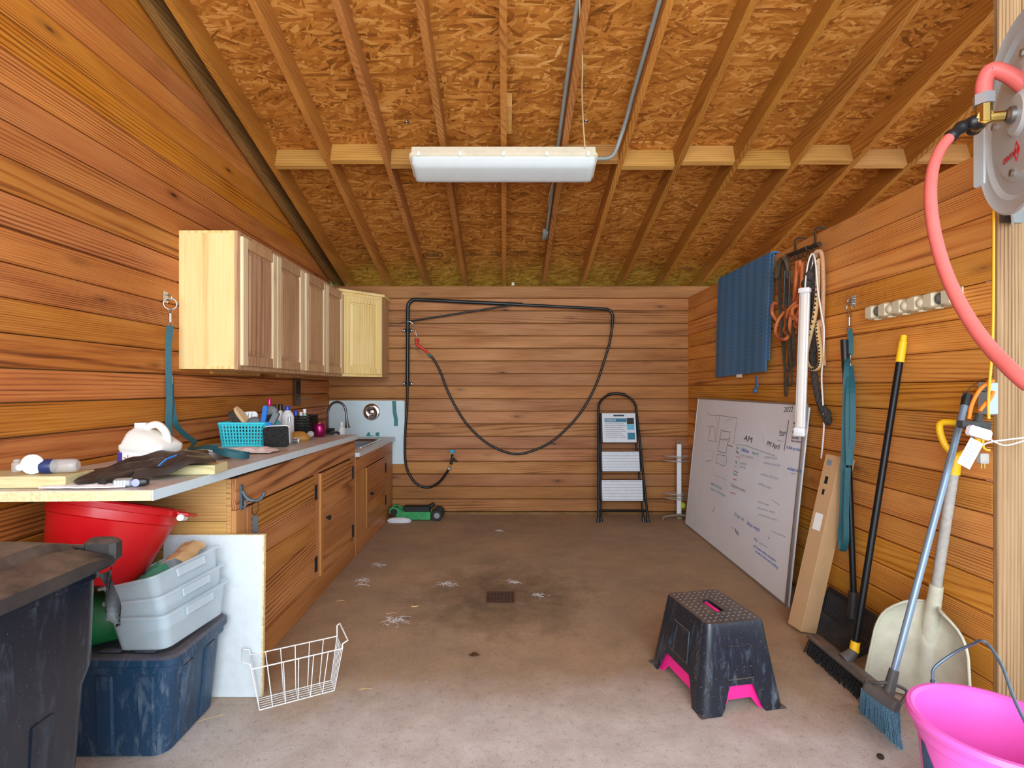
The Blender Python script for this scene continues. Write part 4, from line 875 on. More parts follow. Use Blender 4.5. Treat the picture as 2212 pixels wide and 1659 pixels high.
# ---- white board leaning on the cabinet end
t = thing('melamine_board', 'white melamine offcut leaning upright against the end of the base cabinet', 'board', (-1.3, 2.2, 0))
Mo = frame((-1.440, 2.174, 0.0), (1, 0.0, 0), (0, -1, 0.030))
b = MB(); b.box(0, 0.424, 0.002, 0.674, -0.017, -0.001, Mo); b.build('core', M['particle_board'], t)
b = MB(); b.box(0.0, 0.417, 0.002, 0.672, -0.0008, 0.0, Mo); b.build('face', M['white_melamine'], t)
# ---- white wire freezer basket
t = thing('wire_basket', 'small white wire basket with end handles standing on the floor', 'basket', (-0.87, 2.16, 0))
A0 = Vector((-0.985, 2.085, 0)); ub = Vector((0.255, 0.136, 0)).normalized(); vb = Vector((-ub.y, ub.x, 0))
Lb, Wb, Hb = 0.289, 0.085, 0.180
def wp(u, v, z, fl=0.030):
    k = z / Hb; return A0 + ub * (u * (Lb + 2 * fl * k) - fl * k) + vb * (v * (Wb + 2 * 0.02 * k) - 0.02 * k) + Vector((0, 0, z + 0.0025))
b = MB(); b.tube([wp(0, 0, Hb), wp(1, 0, Hb), wp(1, 1, Hb), wp(0, 1, Hb)], 0.0028, 8, closed=True); b.build('top_rim', M['white_wire'], t, smooth=60)
b = MB(); b.tube([wp(0, 0, 0), wp(1, 0, 0), wp(1, 1, 0), wp(0, 1, 0)], 0.0024, 8, closed=True); b.build('bottom_rim', M['white_wire'], t, smooth=60)
b = MB()
for k in range(7):
    u = k / 6; b.tube([wp(u, 0, Hb), wp(u, 0, 0.001), wp(u, 1, 0.001), wp(u, 1, Hb)], 0.0018, 6)
for v in (0.2, 0.4, 0.6, 0.8): b.tube([wp(0, v, Hb), wp(0, v, 0.001), wp(1, v, 0.001), wp(1, v, Hb)], 0.0018, 6)
b.build('wires', M['white_wire'], t, smooth=60)
for e, s in ((0, -1), (1, 1)):
    p0, p1 = wp(e, 0, Hb), wp(e, 1, Hb); q = [p0, p0 + ub * s * 0.004 + Vector((0, 0, 0.022)), p0 + ub * s * 0.030 + Vector((0, 0, 0.032)), p1 + ub * s * 0.030 + Vector((0, 0, 0.032)), p1 + ub * s * 0.004 + Vector((0, 0, 0.022)), p1]
    if e: q = [p0, p0 + Vector((0, 0, 0.020)), p0 + ub * 0.022 + Vector((0, 0, 0.030)), p0 + ub * 0.02 + vb * 0.02 + Vector((0, 0, 0.035)), p1 + ub * 0.012 + Vector((0, 0, 0.055)), p1 + Vector((0, 0, 0.048)), p1]
    b = MB(); b.tube(q, 0.0030, 8); b.build('end_handle', M['white_wire'], t, smooth=60)
# ================================================================ BACK WALL
plain('black_pipe', srgb(28, 34, 36), 0.32, 0.2); plain('black_hose', srgb(18, 18, 19), 0.38); plain('brass', srgb(188, 158, 90), 0.35, 1.0)
plain('cyan_tag', srgb(30, 150, 180), 0.5); plain('red_grip', srgb(206, 44, 36), 0.4); plain('green_ring', srgb(20, 104, 96), 0.4)
BY = lambda px, py, off=0.03: hit(px, py, (0, YB - off, 0), (0, 1, 0))
t = thing('hose_boom', 'black pipe wash boom fixed to the back wall with a diagonal brace', 'boom', BY(882, 830, 0.04))
pl = [BY(880, 832, .04), BY(881, 680, .04)] + [BY(881 + 17 * (1 - math.cos(a)), 664 - 17 * math.sin(a), .04) for a in [PI / 2 * k / 6 for k in range(7)]] + [BY(1000, 652, .05), BY(1128, 658, .06)]
b = MB(); b.tube(pl, 0.019, 14); b.build('main_pipe', M['black_pipe'], t, smooth=50)
pl = [BY(1118, 658, .06), BY(1300, 667, .07)] + [BY(1307 + 17 * math.sin(a), 684.5 - 17 * math.cos(a), .07) for a in [PI / 2 * k / 6 for k in range(7)]] + [BY(1322, 708, .07)]
b = MB(); b.tube(pl, 0.0150, 14); b.build('arm_pipe', M['black_pipe'], t, smooth=50)
b = MB(); b.cyl(BY(885, 694, .045), BY(1112, 658, .06), 0.009, 10); b.build('brace', M['black_pipe'], t, smooth=50)
for py in (714, 829):
    b = MB(); p = BY(881, py, 0.004); b.box(p.x - 0.045, p.x + 0.045, YB - 0.006, YB - 0.001, p.z - 0.02, p.z + 0.02)
    b.tube([(p.x - 0.02, YB - 0.006, p.z), (p.x - 0.021, YB - 0.055, p.z), (p.x, YB - 0.064, p.z), (p.x + 0.021, YB - 0.055, p.z), (p.x + 0.02, YB - 0.006, p.z)], 0.005, 6); c_ = b.build('clamp', M['black_iron'], t)
    for sx in (-1, 1):
        b = MB(); b.lathe([(0.008, 0), (0.008, 0.006), (0.001, 0.007)], 6, frame((p.x + sx * 0.037, YB - 0.006, p.z), (1, 0, 0), (0, -1, 0))); b.build('bolt', M['steel'], c_)
t = thing('wash_hose', 'black rubber hose looping from the boom down to the wall tap and the nozzle', 'hose', BY(882, 1040, .04))
h1 = [BY(880, 834, .04), BY(879, 880, .035), BY(875, 940, .03), BY(875, 990, .03), BY(882, 1020, .03), BY(900, 1045, .03), BY(925, 1053, .03), BY(948, 1042, .035), BY(962, 1025, .045), BY(968, 1016, .05)]
b = MB(); b.tube(catmull(h1, 6), 0.0125, 10); b.build('supply_length', M['black_hose'], t, smooth=60)
h2 = [BY(1322, 707, .07), BY(1317, 740, .06), BY(1305, 780, .05), BY(1288, 830, .045), BY(1262, 880, .04), BY(1230, 920, .035), BY(1190, 955, .035), BY(1150, 974, .03), BY(1115, 981, .03), BY(1080, 972, .03), BY(1045, 952, .03), BY(1010, 918, .03), BY(985, 880, .03), BY(965, 840, .03), BY(952, 805, .03), BY(938, 778, .035), BY(930, 769, .04)]
b = MB(); b.tube(catmull(h2, 5), 0.0115, 10); b.build('wash_length', M['black_hose'], t, smooth=60)
t = thing('spray_nozzle', 'red pistol spray nozzle wired to the boom at the hose end', 'nozzle', BY(908, 745, .05))
b = MB(); b.tube(catmull([BY(931, 770, .042), BY(918, 756, .05), BY(905, 748, .055), BY(899, 740, .055)], 4), [0.011] * 4 + [0.013] * 4 + [0.014] * 5, 12); b.build('grip', M['red_grip'], t, smooth=50)
b = MB(); b.tube([BY(899, 742, .055), BY(900, 737, .057), BY(901, 731, .06)], [0.013, 0.016, 0.020], 14); b.build('head', M['red_grip'], t, smooth=40)
b = MB(); b.tube(catmull([BY(897, 745, .06), BY(895, 752, .065), BY(903, 757, .07), BY(912, 767, .07)], 4), 0.003, 6); b.build('trigger', M['dull_steel'], t, smooth=60)
b = MB(); b.cyl(BY(926, 765, .045), BY(931, 770, .042), 0.0150, 12); b.build('coupling', M['green_ring'], t, smooth=40)
b = MB(); b.tube(catmull([BY(855, 705, .03), BY(865, 698, .04), BY(876, 694, .065), BY(888, 696, .065), BY(895, 706, .06), BY(899, 722, .06), BY(901, 731, .062)], 5), 0.0028, 6); b.build('tie_wire', M['steel'], t, smooth=60)
t = thing('wall_tap', 'small wall tap with a cyan handle feeding the black hose', 'tap', BY(978, 985, .0))
b = MB(); b.tube([BY(978, 984, 0.002), BY(978, 986, .05), BY(976, 993, .055), BY(974, 1003, .052)], [0.016, 0.017, 0.015, 0.013], 12); b.tube([BY(980, 992, .05), BY(986, 996, .05), BY(988, 997, .05)], [0.011, 0.009, 0.008], 10); b.build('valve_body', M['black_iron'], t, smooth=40)
b = MB(); p = BY(977, 975, .045); b.cbox(p.x - 0.026, p.x + 0.026, p.y - 0.006, p.y + 0.006, p.z - 0.016, p.z + 0.016, 0.004); b.build('handle', M['cyan_tag'], t, smooth=40)
b = MB(); b.torus(tuple(BY(976, 984, .058)), 0.024, 0.0028, rot('X', 90), 18, 6); b.build('ring', M['brass'], t, smooth=60)
b = MB(); b.cyl(BY(974, 1003, .052), BY(971, 1010, .052), 0.007, 10); b.build('tail', M['brass'], t, smooth=40)
b = MB(); b.lathe([(0.018, -0.010), (0.021, -0.006), (0.021, 0.006), (0.018, 0.010)], 16, frame(BY(970, 1012, .05), (0.8, 0, -0.3), (0.4, 0, 0.9))); b.build('hose_nut', M['silver_plastic'], t, smooth=40)
# ---- step ladder folded against the back wall
plain('tread_grey', srgb(206, 210, 216), 0.45, mottled=0.06, mscale=20); plain('teal_print', srgb(24, 112, 136), 0.5); plain('grey_print', srgb(120, 130, 136), 0.6); plain('sky_print', srgb(90, 176, 204), 0.5); plain('black_print', srgb(24, 24, 26), 0.6)
t = thing('step_ladder', 'folded black three step ladder with white treads leaning on the back wall', 'ladder', (1.13, 5.0, 0))
lb, lt = Vector((1.130, 5.000, 0.0)), Vector((1.115, 5.235, 1.250))
ax = (lt - lb).normalized(); LX = Vector((1, 0, 0)); LN = ax.cross(LX).normalized()
if LN.y > 0: LN = -LN
def lq(x, s, o=0.0): return lb + LX * x + ax * s + LN * o
HL = (lt - lb).length
rl = [lq(-0.240, 0.003), lq(-0.222, 0.40), lq(-0.205, 0.80), lq(-0.190, 1.06)] + [lq(-0.190 * math.cos(a) if a < PI / 2 else -0.190 * math.cos(a), 1.10 + (HL - 1.115) * math.sin(a)) for a in [PI * k / 14 for k in range(1, 14)]] + [lq(0.190, 1.06), lq(0.205, 0.80), lq(0.222, 0.40), lq(0.240, 0.003)]
b = MB(); b.tube(rl, 0.0115, 12); b.build('front_frame', M['black_metal'], t, smooth=50)
b = MB(); b.tube([lq(-0.205, 0.02, -0.035), lq(-0.165, 1.0, -0.035)], 0.010, 10); b.tube([lq(0.205, 0.02, -0.035), lq(0.165, 1.0, -0.035)], 0.010, 10); b.tube([lq(-0.20, 0.11, -0.035), lq(0.20, 0.11, -0.035)], 0.009, 10); b.build('rear_frame', M['black_metal'], t, smooth=50)
b = MB(); b.tube([lq(-0.235, 0.115), lq(0.235, 0.115)], 0.009, 10); b.build('cross_bar', M['black_metal'], t, smooth=50)
for s in (-1, 1):
    for o_, xx in ((0.0, 0.240), (-0.035, 0.2055)):
        b = MB(); b.tube([lq(s * xx, 0.001, o_), lq(s * (xx - 0.002), 0.045, o_)], [0.017, 0.0145], 12); b.build('foot', M['black_plastic'], t, smooth=40)
b = MB(); b.tube([lq(x, HL - 0.015 - 0.06 * (x / 0.19) ** 2) for x in [-0.09 + 0.02 * k for k in range(10)]], 0.0145, 12); b.build('hand_grip', M['black_plastic'], t, smooth=50)
for s0, s1, w0 in ((0.205, 0.40, 0.196), (0.485, 0.675, 0.182), (0.765, 1.055, 0.166)):
    Mo = frame(lq(0, s0, 0.016), LX, LN)
    # frame() keeps x and z; local y then runs along the ladder
    h = s1 - s0
    b = MB(); b.cbox(-w0 - 0.016, w0 + 0.016, -0.006, h + 0.006, -0.012, 0.010, 0.006, Mo); tr_ = b.build('tread', M['black_plastic'], t, smooth=40)
    b = MB(); b.cbox(-w0, w0, 0, h, 0.0105, 0.0155, 0.001, Mo); sf = b.build('tread_plate', M['tread_grey'], tr_)
    if s1 < 1.0:
        for k in range(7):
            b = MB(); b.box(-w0 + 0.002, w0 - 0.002, h * (k + 0.5) / 7 - 0.0014, h * (k + 0.5) / 7 + 0.0014, 0.0156, 0.0164, Mo); b.build('groove', M['grey_print'], tr_)
    else:
        b = MB(); b.loft([[(x, y, z) for x, y in rrect(0.108, 0.016, 0.008, 4, 0.0, h - 0.024)] for z in (0.0156, 0.0166)], Mo); b.build('hand_slot', M['black_plastic'], tr_)
        MB().box(-0.142, 0.075, h - 0.090, h - 0.052, 0.0156, 0.0160, Mo).build('label_band', M['teal_print'], tr_)
        text_part('lettering', 'COSCO', Mo @ tr(-0.136, h - 0.083, 0.0163), 0.030, M['white_plastic'], tr_)
        for (x0, x1, y0, y1, m_) in ((0.078, 0.148, h - 0.110, h - 0.048, 'black_print'), (0.078, 0.150, h - 0.165, h - 0.113, 'sky_print'), (0.080, 0.152, h - 0.262, h - 0.195, 'teal_print')): MB().box(x0, x1, y0, y1, 0.0156, 0.0160, Mo).build('label_picture', M[m_], tr_)
        for k in range(8): MB().box(-0.138, 0.05 + 0.02 * math.sin(k * 2.1), h - 0.108 - k * 0.019, h - 0.104 - k * 0.019, 0.0156, 0.0159, Mo).build('label_line', M['grey_print'], tr_)
# ---- shower caddy stand
plain('wire_grey', srgb(176, 172, 164), 0.4, 0.4); plain('putty_plastic', srgb(140, 124, 106), 0.5); plain('tennis_yellow', srgb(206, 222, 60), 0.8)
t = thing('shower_caddy', 'white pole shower caddy with two wire trays in the back right corner', 'caddy', (1.745, 5.16, 0))
cx_, cy_ = 1.722, 5.17
b = MB(); b.cbox(cx_ - 0.022, cx_ + 0.022, cy_ - 0.012, cy_ + 0.012, 0.03, 0.735, 0.004); b.build('pole', M['white_plastic'], t)
b = MB(); b.torus((cx_, cy_, 0.755), 0.016, 0.006, rot('X', 90), 16, 8); b.build('hanging_eye', M['putty_plastic'], t, smooth=50)
for zt_ in (0.615, 0.245):
    for zz_, rr_ in ((0.0, 0.16), (-0.045, 0.15)):
        pts = [(cx_ + 0.150 * math.cos(a) * rr_ / 0.16 if True else 0, cy_ + 0.02 - 0.085 * math.sin(a) - 0.005, zt_ + zz_) for a in [PI * k / 14 for k in range(15)]]
        b = MB(); b.tube(pts + [(cx_ - 0.15, cy_ + 0.02, zt_ + zz_)], 0.0038, 6, closed=True); b.build('tray_rim', M['wire_grey'], t, smooth=60)
    b = MB()
    for k in range(15):
        x = cx_ - 0.135 + k * 0.0193; d_ = 0.08 * math.sqrt(max(0, 1 - ((x - cx_) / 0.148) ** 2)); b.tube([(x, cy_ + 0.015 - d_, zt_ - 0.045), (x, cy_ + 0.02, zt_ - 0.045)], 0.0015, 5)
    b.build('tray_wires', M['wire_grey'], t)
    b = MB(); b.torus((cx_, cy_ - 0.02, zt_ - 0.02), 0.035, 0.003, Matrix(), 18, 6); b.build('soap_ring', M['wire_grey'], t, smooth=60)
b = MB(); b.tube(catmull([(cx_ - 0.19, cy_ - 0.10, 0.014), (cx_ - 0.17, cy_ - 0.075, 0.03), (cx_ - 0.08, cy_ - 0.04, 0.035), (cx_, cy_ - 0.02, 0.035), (cx_ + 0.06, cy_ - 0.05, 0.033), (cx_ + 0.085, cy_ - 0.10, 0.014)], 5), 0.013, 10); b.lathe([(0.03, 0.001), (0.03, 0.02), (0.001, 0.021)], 16, tr(cx_, cy_ - 0.02, 0)); b.build('base', M['putty_plastic'], t, smooth=50)
tag(MB().ball((cx_ + 0.052, cy_ + 0.045, 0.115), 0.033).build('tennis_ball', M['tennis_yellow'], None, smooth=70), 'yellow tennis ball wedged between the caddy pole and the back wall', 'ball')
# ---- small green floor jack
plain('jack_green', srgb(52, 150, 84), 0.45, mottled=0.25, mscale=25); plain('white_rag', srgb(214, 214, 220), 0.9, mottled=0.1, mscale=40, bump=0.4)
t = thing('floor_jack', 'low green and black trolley jack lying by the back wall', 'jack', (-1.0, 5.15, 0))
b = MB(); b.loft([[(x, y, z) for x, z in ((-1.04, 0.012), (-0.73, 0.012), (-0.73, 0.085), (-0.98, 0.085), (-1.04, 0.12), (-1.09, 0.135), (-1.13, 0.115), (-1.13, 0.07), (-1.08, 0.07))] for y in (5.06, 5.085)]); b.build('side_frame', M['jack_green'], t)
b = MB(); b.loft([[(x, y, z) for x, z in ((-1.04, 0.012), (-0.73, 0.012), (-0.73, 0.085), (-0.98, 0.085), (-1.04, 0.12), (-1.09, 0.135), (-1.13, 0.115), (-1.13, 0.07), (-1.08, 0.07))] for y in (5.17, 5.195)]); b.build('side_frame', M['jack_green'], t)
b = MB(); b.cbox(-1.0, -0.74, 5.0855, 5.1695, 0.05, 0.135, 0.006); b.cyl((-0.76, 5.12, 0.12), (-0.70, 5.12, 0.15), 0.022, 12); b.build('pump_body', M['black_iron'], t, smooth=40)
for y in (5.06, 5.21):
    b = MB(); b.lathe([(0.012, -0.02), (0.052, -0.02), (0.055, -0.015), (0.055, 0.015), (0.052, 0.02), (0.012, 0.02)], 22, tr(-0.665, y, 0.0556) @ rot('X', 90)); w_ = b.build('wheel', M['black_plastic'], t, smooth=40)
    b = MB(); b.lathe([(0.030, 0.0206), (0.028, 0.023), (0.001, 0.023)], 16, tr(-0.665, y, 0.0556) @ rot('X', 90)); b.build('hub', M['dull_steel'], w_, smooth=40)
b = MB(); b.cyl((-0.665, 5.04, 0.0556), (-0.665, 5.23, 0.0556), 0.011, 10); b.build('axle', M['dull_steel'], t)
b = MB(); b.cyl((-1.085, 5.05, 0.085), (-1.085, 5.205, 0.085), 0.034, 14); b.build('front_roller', M['black_iron'], t, smooth=40)
b = MB(); b.loft([[(-1.02 + rx * math.cos(a), 4.995 + ry * math.sin(a), z) for a in [2 * PI * k / 16 for k in range(16)]] for z, rx, ry in ((0.001, 0.105, 0.026), (0.02, 0.12, 0.034), (0.04, 0.10, 0.026), (0.05, 0.05, 0.012))]); o = b.build('cloth_bundle', M['white_rag'], None, smooth=50); tag(o, 'wadded white rag in front of the green jack', 'rag')
# ================================================================ RIGHT WALL
# ---- posts
t = thing('wooden_post', 'tall weathered timber post at the end of the board partition', 'post', (1.87, 1.97, 0), group=None)
t['kind'] = 'structure'
MB().cbox(1.8635, 1.953, 1.970, 1.9925, 0.0, RB(2.0) - 0.002, 0.003).build('timber', M['post_wood'], t)
MB().cbox(1.955, 2.105, 1.976, 2.08, 0.0, RB(2.09) - 0.002, 0.004).build('timber', M['post_wood'], t)
# ---- whiteboard leaning on the wall
plain('whiteboard', srgb(234, 242, 254), 0.25, mottled=0.04, mscale=3); plain('alu', srgb(176, 176, 174), 0.4, 0.8)
for nm, cc in (('ink_black', (40, 40, 48)), ('ink_blue', (44, 96, 170)), ('ink_faint', (160, 168, 184)), ('ink_teal', (84, 150, 160)), ('ink_red', (190, 90, 104)), ('ink_olive', (128, 138, 116))): plain(nm, srgb(*cc), 0.6)
t = thing('whiteboard', 'large used whiteboard with marker notes leaning against the right wall', 'whiteboard', (1.70, 4.0, 0))
BLc, BRc = Vector((1.700, 4.935, 0.0)), Vector((1.655, 3.115, 0.0)); TLc, TRc = Vector((1.822, 4.925, 1.195)), Vector((1.822, 3.070, 1.180))
ud = (BRc - BLc).normalized(); up_ = (TLc - BLc); up_ = (up_ - ud * up_.dot(ud)).normalized(); wn_ = ud.cross(up_).normalized()
if wn_.x > 0: wn_ = -wn_
WL = 1.862; WH = 1.205
Mw = Matrix(((ud.x, up_.x, -0.0, 0), (ud.y, up_.y, 0, 0), (ud.z, up_.z, 0, 0), (0, 0, 0, 1)))
wz = ud.cross(up_); Mw = Matrix(((ud.x, up_.x, wz.x, BLc.x), (ud.y, up_.y, wz.y, BLc.y), (ud.z, up_.z, wz.z, BLc.z), (0, 0, 0, 1)))
sgn = 1 if wz.x < 0 else -1
MB().box(0.012, WL - 0.012, 0.012, WH - 0.012, *sorted((0, -sgn * 0.009)), Mw).build('panel', M['whiteboard'], t)
b = MB()
for x0, x1, y0, y1 in ((0, 0.014, 0, WH), (WL - 0.014, WL, 0, WH), (0.014, WL - 0.014, 0.0, 0.014), (0.014, WL - 0.014, WH - 0.014, WH)): b.box(x0, x1, y0 + 0.002, y1, *sorted((sgn * 0.003, -sgn * 0.010)), Mw)
b.build('frame', M['alu'], t)
WN = Vector(wz) * sgn; WP0 = BLc + WN * 0.0006
def wb_(px, py): return hit(px, py, WP0, WN)
def wtext(txt, a, b_, hpx, mat, nm='note'):
    A_, B2 = wb_(*a), wb_(*b_); top = wb_(a[0], a[1] - hpx); sz = (top - A_).length / 0.70
    Mx = frame(A_, B2 - A_, WN); n_ = max(1, len(txt)); L_ = (B2 - A_).length
    s_ = L_ / (0.56 * n_ * sz)
    text_part(nm, txt, Mx @ Matrix.Diagonal((s_, 1, 1, 1)), sz, M[mat], t, shear=0.15, ext=0.0003)
def wline(pts, mat='ink_black', w=0.004, nm='drawn_line'):
    b = MB(); P3 = [wb_(*p) + WN * 0.0004 for p in pts]
    b.strap(P3, w, [WN.cross((P3[min(i + 1, len(P3) - 1)] - P3[max(i - 1, 0)])) for i in range(len(P3))], 0.0005); b.build(nm, M[mat], t)
c1 = lambda x, y: (1490 + x * .12658, 860 + y * .12658)
c2 = lambda x, y: (1500 + x * .1387, 1050 + y * .1387)
wtext('2022', c1(1600, 238), c1(1780, 228), 11, 'ink_black')
wtext('AM', c1(918, 715), c1(1025, 755), 12, 'ink_black'); wtext('PM April', c1(1310, 812), c1(1585, 895), 11, 'ink_black')
wtext('10 Belle py cental', c1(1640, 862), c1(2005, 925), 7, 'ink_blue'); wtext('Week', c1(1520, 608), c1(1625, 618), 7, 'ink_black')
for s_, y_ in (('Belle', 445), ('Nom', 515), ('Rome', 600)): wtext(s_, c1(1765 - (y_ - 445) * .12, y_), c1(1840 - (y_ - 445) * .12, y_ + 10), 6, 'ink_black')
wtext('Bose liver', c1(1735, 690), c1(1910, 710), 6, 'ink_black'); wtext('Marna Senior', c1(1725, 745), c1(1940, 770), 5, 'ink_black')
wtext('Belle/Runes', c1(880, 905), c1(1050, 955), 8, 'ink_blue'); wtext('Nadya Jn', c1(1060, 950), c1(1200, 980), 6, 'ink_teal'); wtext('ladies magazine', c1(875, 990), c1(1160, 1050), 5, 'ink_faint')
wtext('see board outside', c1(1660, 1222), c1(1985, 1295), 8, 'ink_blue'); wtext('water', c1(1715, 1300), c1(1830, 1305), 5, 'ink_faint')
for s_, a, b_, m_ in (('Feed', (790, 865), (840, 880), 'ink_teal'), ('Hay', (785, 935), (835, 950), 'ink_black'), ('Tb', (765, 1110), (805, 1120), 'ink_black'), ('Water', (740, 1315), (815, 1335), 'ink_teal')): wtext(s_, c1(*a), c1(*b_), 6, m_)
for a, b_ in (((1265, 1020), (1560, 1060)), ((1255, 1120), (1640, 1190)), ((1205, 1310), (1600, 1420)), ((1165, 1470), (1460, 1590)), ((850, 1130), (1000, 1150)), ((850, 1190), (990, 1215))): wtext('overflow notes here'[:int((b_[0] - a[0]) / 18)], c1(*a), c1(*b_), 6, 'ink_faint')
wtext('Dogs-turn on water', c1(705, 1500), c1(1010, 1640), 7, 'ink_olive'); wtext('walks 6th item', c1(360, 1470), c1(605, 1600), 6, 'ink_teal'); wtext('bath by Friday', c2(250, 50), c2(570, 215), 5, 'ink_teal')
wtext('Dogs cup', c2(620, 455), c2(800, 560), 8, 'ink_teal'); wtext('When empty', c2(812, 600), c2(1025, 715), 8, 'ink_blue'); wtext('Stalls', c2(622, 690), c2(722, 830), 8, 'ink_black')
wtext('Pick', c2(925, 835), c2(1000, 890), 6, 'ink_blue'); wtext('paddocks', c2(1010, 895), c2(1165, 985), 5, 'ink_faint'); wtext('add beams when necessary', c2(918, 940), c2(1350, 1245), 6, 'ink_blue'); wtext('as warm thermal bedding', c2(948, 1025), c2(1400, 1370), 6, 'ink_blue')
for a, b_ in (((980, 250), (1250, 350)), ((970, 350), (1400, 470)), ((990, 450), (1450, 600))): wtext('schedule for week ..', c2(*a), c2(*b_), 5, 'ink_faint')
for pts, m_, w in (([(1690, 380), (1650, 640), (1610, 900)], 'ink_black', 0.006), ([(1255, 620), (1252, 760)], 'ink_faint', 0.004), ([(800, 795), (960, 810), (1200, 900), (1450, 985)], 'ink_faint', 0.005), ([(875, 830), (850, 1050), (815, 1280)], 'ink_faint', 0.003), ([(1530, 632), (1615, 632)], 'ink_black', 0.005), ([(1495, 715), (1600, 745)], 'ink_faint', 0.004),
                   ([(300, 250), (350, 290), (500, 295), (810, 340), (750, 780)], 'ink_black', 0.003), ([(540, 552), (690, 582), (680, 700), (640, 780), (620, 940), (485, 908), (515, 690), (540, 552)], 'ink_black', 0.004), ([(520, 690), (570, 720), (600, 690), (630, 720), (665, 690)], 'ink_black', 0.004), ([(640, 795), (730, 828)], 'ink_black', 0.005),
                   ([(300, 475), (430, 490)], 'ink_black', 0.003), ([(350, 480), (320, 720), (440, 745), (430, 500)], 'ink_black', 0.003), ([(460, 310), (470, 530), (450, 745), (520, 752)], 'ink_faint', 0.003), ([(510, 300), (480, 540)], 'ink_black', 0.003), ([(470, 955), (625, 990), (630, 1090), (590, 1165), (450, 1100), (470, 955)], 'ink_black', 0.003), ([(310, 890), (405, 908), (390, 1060)], 'ink_faint', 0.003), ([(275, 1080), (375, 1062)], 'ink_black', 0.003),
                   ([(420, 1310), (620, 1390)], 'ink_faint', 0.003), ([(760, 1165), (800, 1172)], 'ink_black', 0.003), ([(745, 1235), (825, 1275)], 'ink_red', 0.006), ([(735, 1380), (800, 1400)], 'ink_red', 0.006), ([(690, 1605), (780, 1640)], 'ink_red', 0.005), ([(780, 985), (850, 1020)], 'ink_red', 0.004), ([(610, 400), (720, 350)], 'ink_faint', 0.003)):
    wline([c1(*p) for p in pts], m_, w)
for pts, m_ in (([(1205, 215), (1325, 295)], 'ink_faint'), ([(315, 325), (290, 405)], 'ink_black'), ([(1200, 700), (1425, 795)], 'ink_faint'), ([(1148, 795), (1165, 825)], 'ink_black'), ([(580, 645), (600, 658)], 'ink_black')): wline([c2(*p) for p in pts], m_, 0.004)
# second board behind the first shows as a thin edge
tag(MB().box(0.04, WL + 0.006, 0.004, WH - 0.02, *sorted((-sgn * 0.012, -sgn * 0.019)), Mw).build('backing_board', M['white_melamine'], None), 'white panel hidden behind the whiteboard with only its edge showing', 'panel')
# ---- long cardboard box leaning beside the whiteboard
t = thing('carton', 'long narrow cardboard carton leaning beside the whiteboard', 'carton', (1.60, 2.85, 0))
cb = Vector((1.515, 2.805, 0.004)); ct = Vector((1.728, 2.815, 0.92)); ca_ = (ct - cb).normalized()
fx_ = Vector((0.96, 0.20, 0.0)); fx_ = (fx_ - ca_ * fx_.dot(ca_)).normalized(); fy_ = ca_.cross(fx_).normalized()
Mc = Matrix(((fx_.x, fy_.x, ca_.x, cb.x), (fx_.y, fy_.y, ca_.y, cb.y), (fx_.z, fy_.z, ca_.z, cb.z), (0, 0, 0, 1)))
fyn = 1 if fy_.x > 0 else -1
LC = 0.955
b = MB(); b.cbox(0, 0.095, *sorted((0.0, fyn * 0.095)), 0.022, LC, 0.0015, Mc); b.build('body', M['cardboard'], t)
b = MB(); b.box(0.001, 0.094, *sorted((fyn * 0.002, fyn * 0.093)), LC, LC + 0.002, Mc); b.build('top_flap', M['cardboard'], t)
# the two visible faces: x = 0 side and the side facing the camera
for (x0, x1, z0, z1, m_) in ((0.012, 0.05, 0.62, 0.66, 'white_paper'), (0.06, 0.085, 0.86, 0.93, 'black_print'), (0.06, 0.08, 0.06, 0.10, 'black_print'), (0.02, 0.035, 0.03, 0.09, 'black_print'), (0.055, 0.075, 0.40, 0.42, 'black_print')):
    yy = -fyn * 0.0004; b = MB(); b.box(x0, x1, *sorted((yy, -fyn * 0.0009)), z0, z1, Mc); b.build('print_mark', M[m_], t)
for (y0, y1, z0, z1, m_) in ((0.02, 0.07, 0.55, 0.64, 'white_paper'), (0.03, 0.05, 0.80, 0.84, 'black_print'), (0.03, 0.045, 0.74, 0.77, 'black_print'), (0.02, 0.05, 0.90, 0.93, 'grey_print')):
    b = MB(); b.box(-0.0009, -0.0004, *sorted((fyn * y0, fyn * y1)), z0, z1, Mc); b.build('print_mark', M[m_], t)
# ---- blue quilted blanket over the wall
def blanket_mat():
    t = NT('blue_quilt'); p = t.coord(); sp = t.n('ShaderNodeSeparateXYZ'); t.l(p, sp.inputs[0])
    zig = t.math('ABSOLUTE', t.math('SUBTRACT', t.math('FRACT', t.math('MULTIPLY', sp.outputs[1], 8.0)), 0.5))
    st = t.math('FRACT', t.math('ADD', t.math('MULTIPLY', sp.outputs[2], 34.0), t.math('MULTIPLY', zig, 4.2)))
    nz = t.noise(p, 3.0, 4, 0.6)
    c = t.mix(t.ramp(st, [(0.0, (1, 1, 1)), (0.18, (0, 0, 0)), (0.85, (0, 0, 0)), (1.0, (1, 1, 1))]), srgb(70, 112, 152), srgb(112, 146, 174))
    c = t.mix(t.math('MULTIPLY', t.ramp(nz.outputs['Fac'], [(0.4, (0, 0, 0)), (0.75, (1, 1, 1))]), 0.35), c, srgb(110, 118, 124))
    t.bump(st, 0.4, 0.004); return t.out(c, 0.9, 0, 0.1)
blanket_mat()
t = thing('moving_blanket', 'blue quilted moving blanket hung over the top of the right wall', 'blanket', (1.84, 4.05, 1.35))
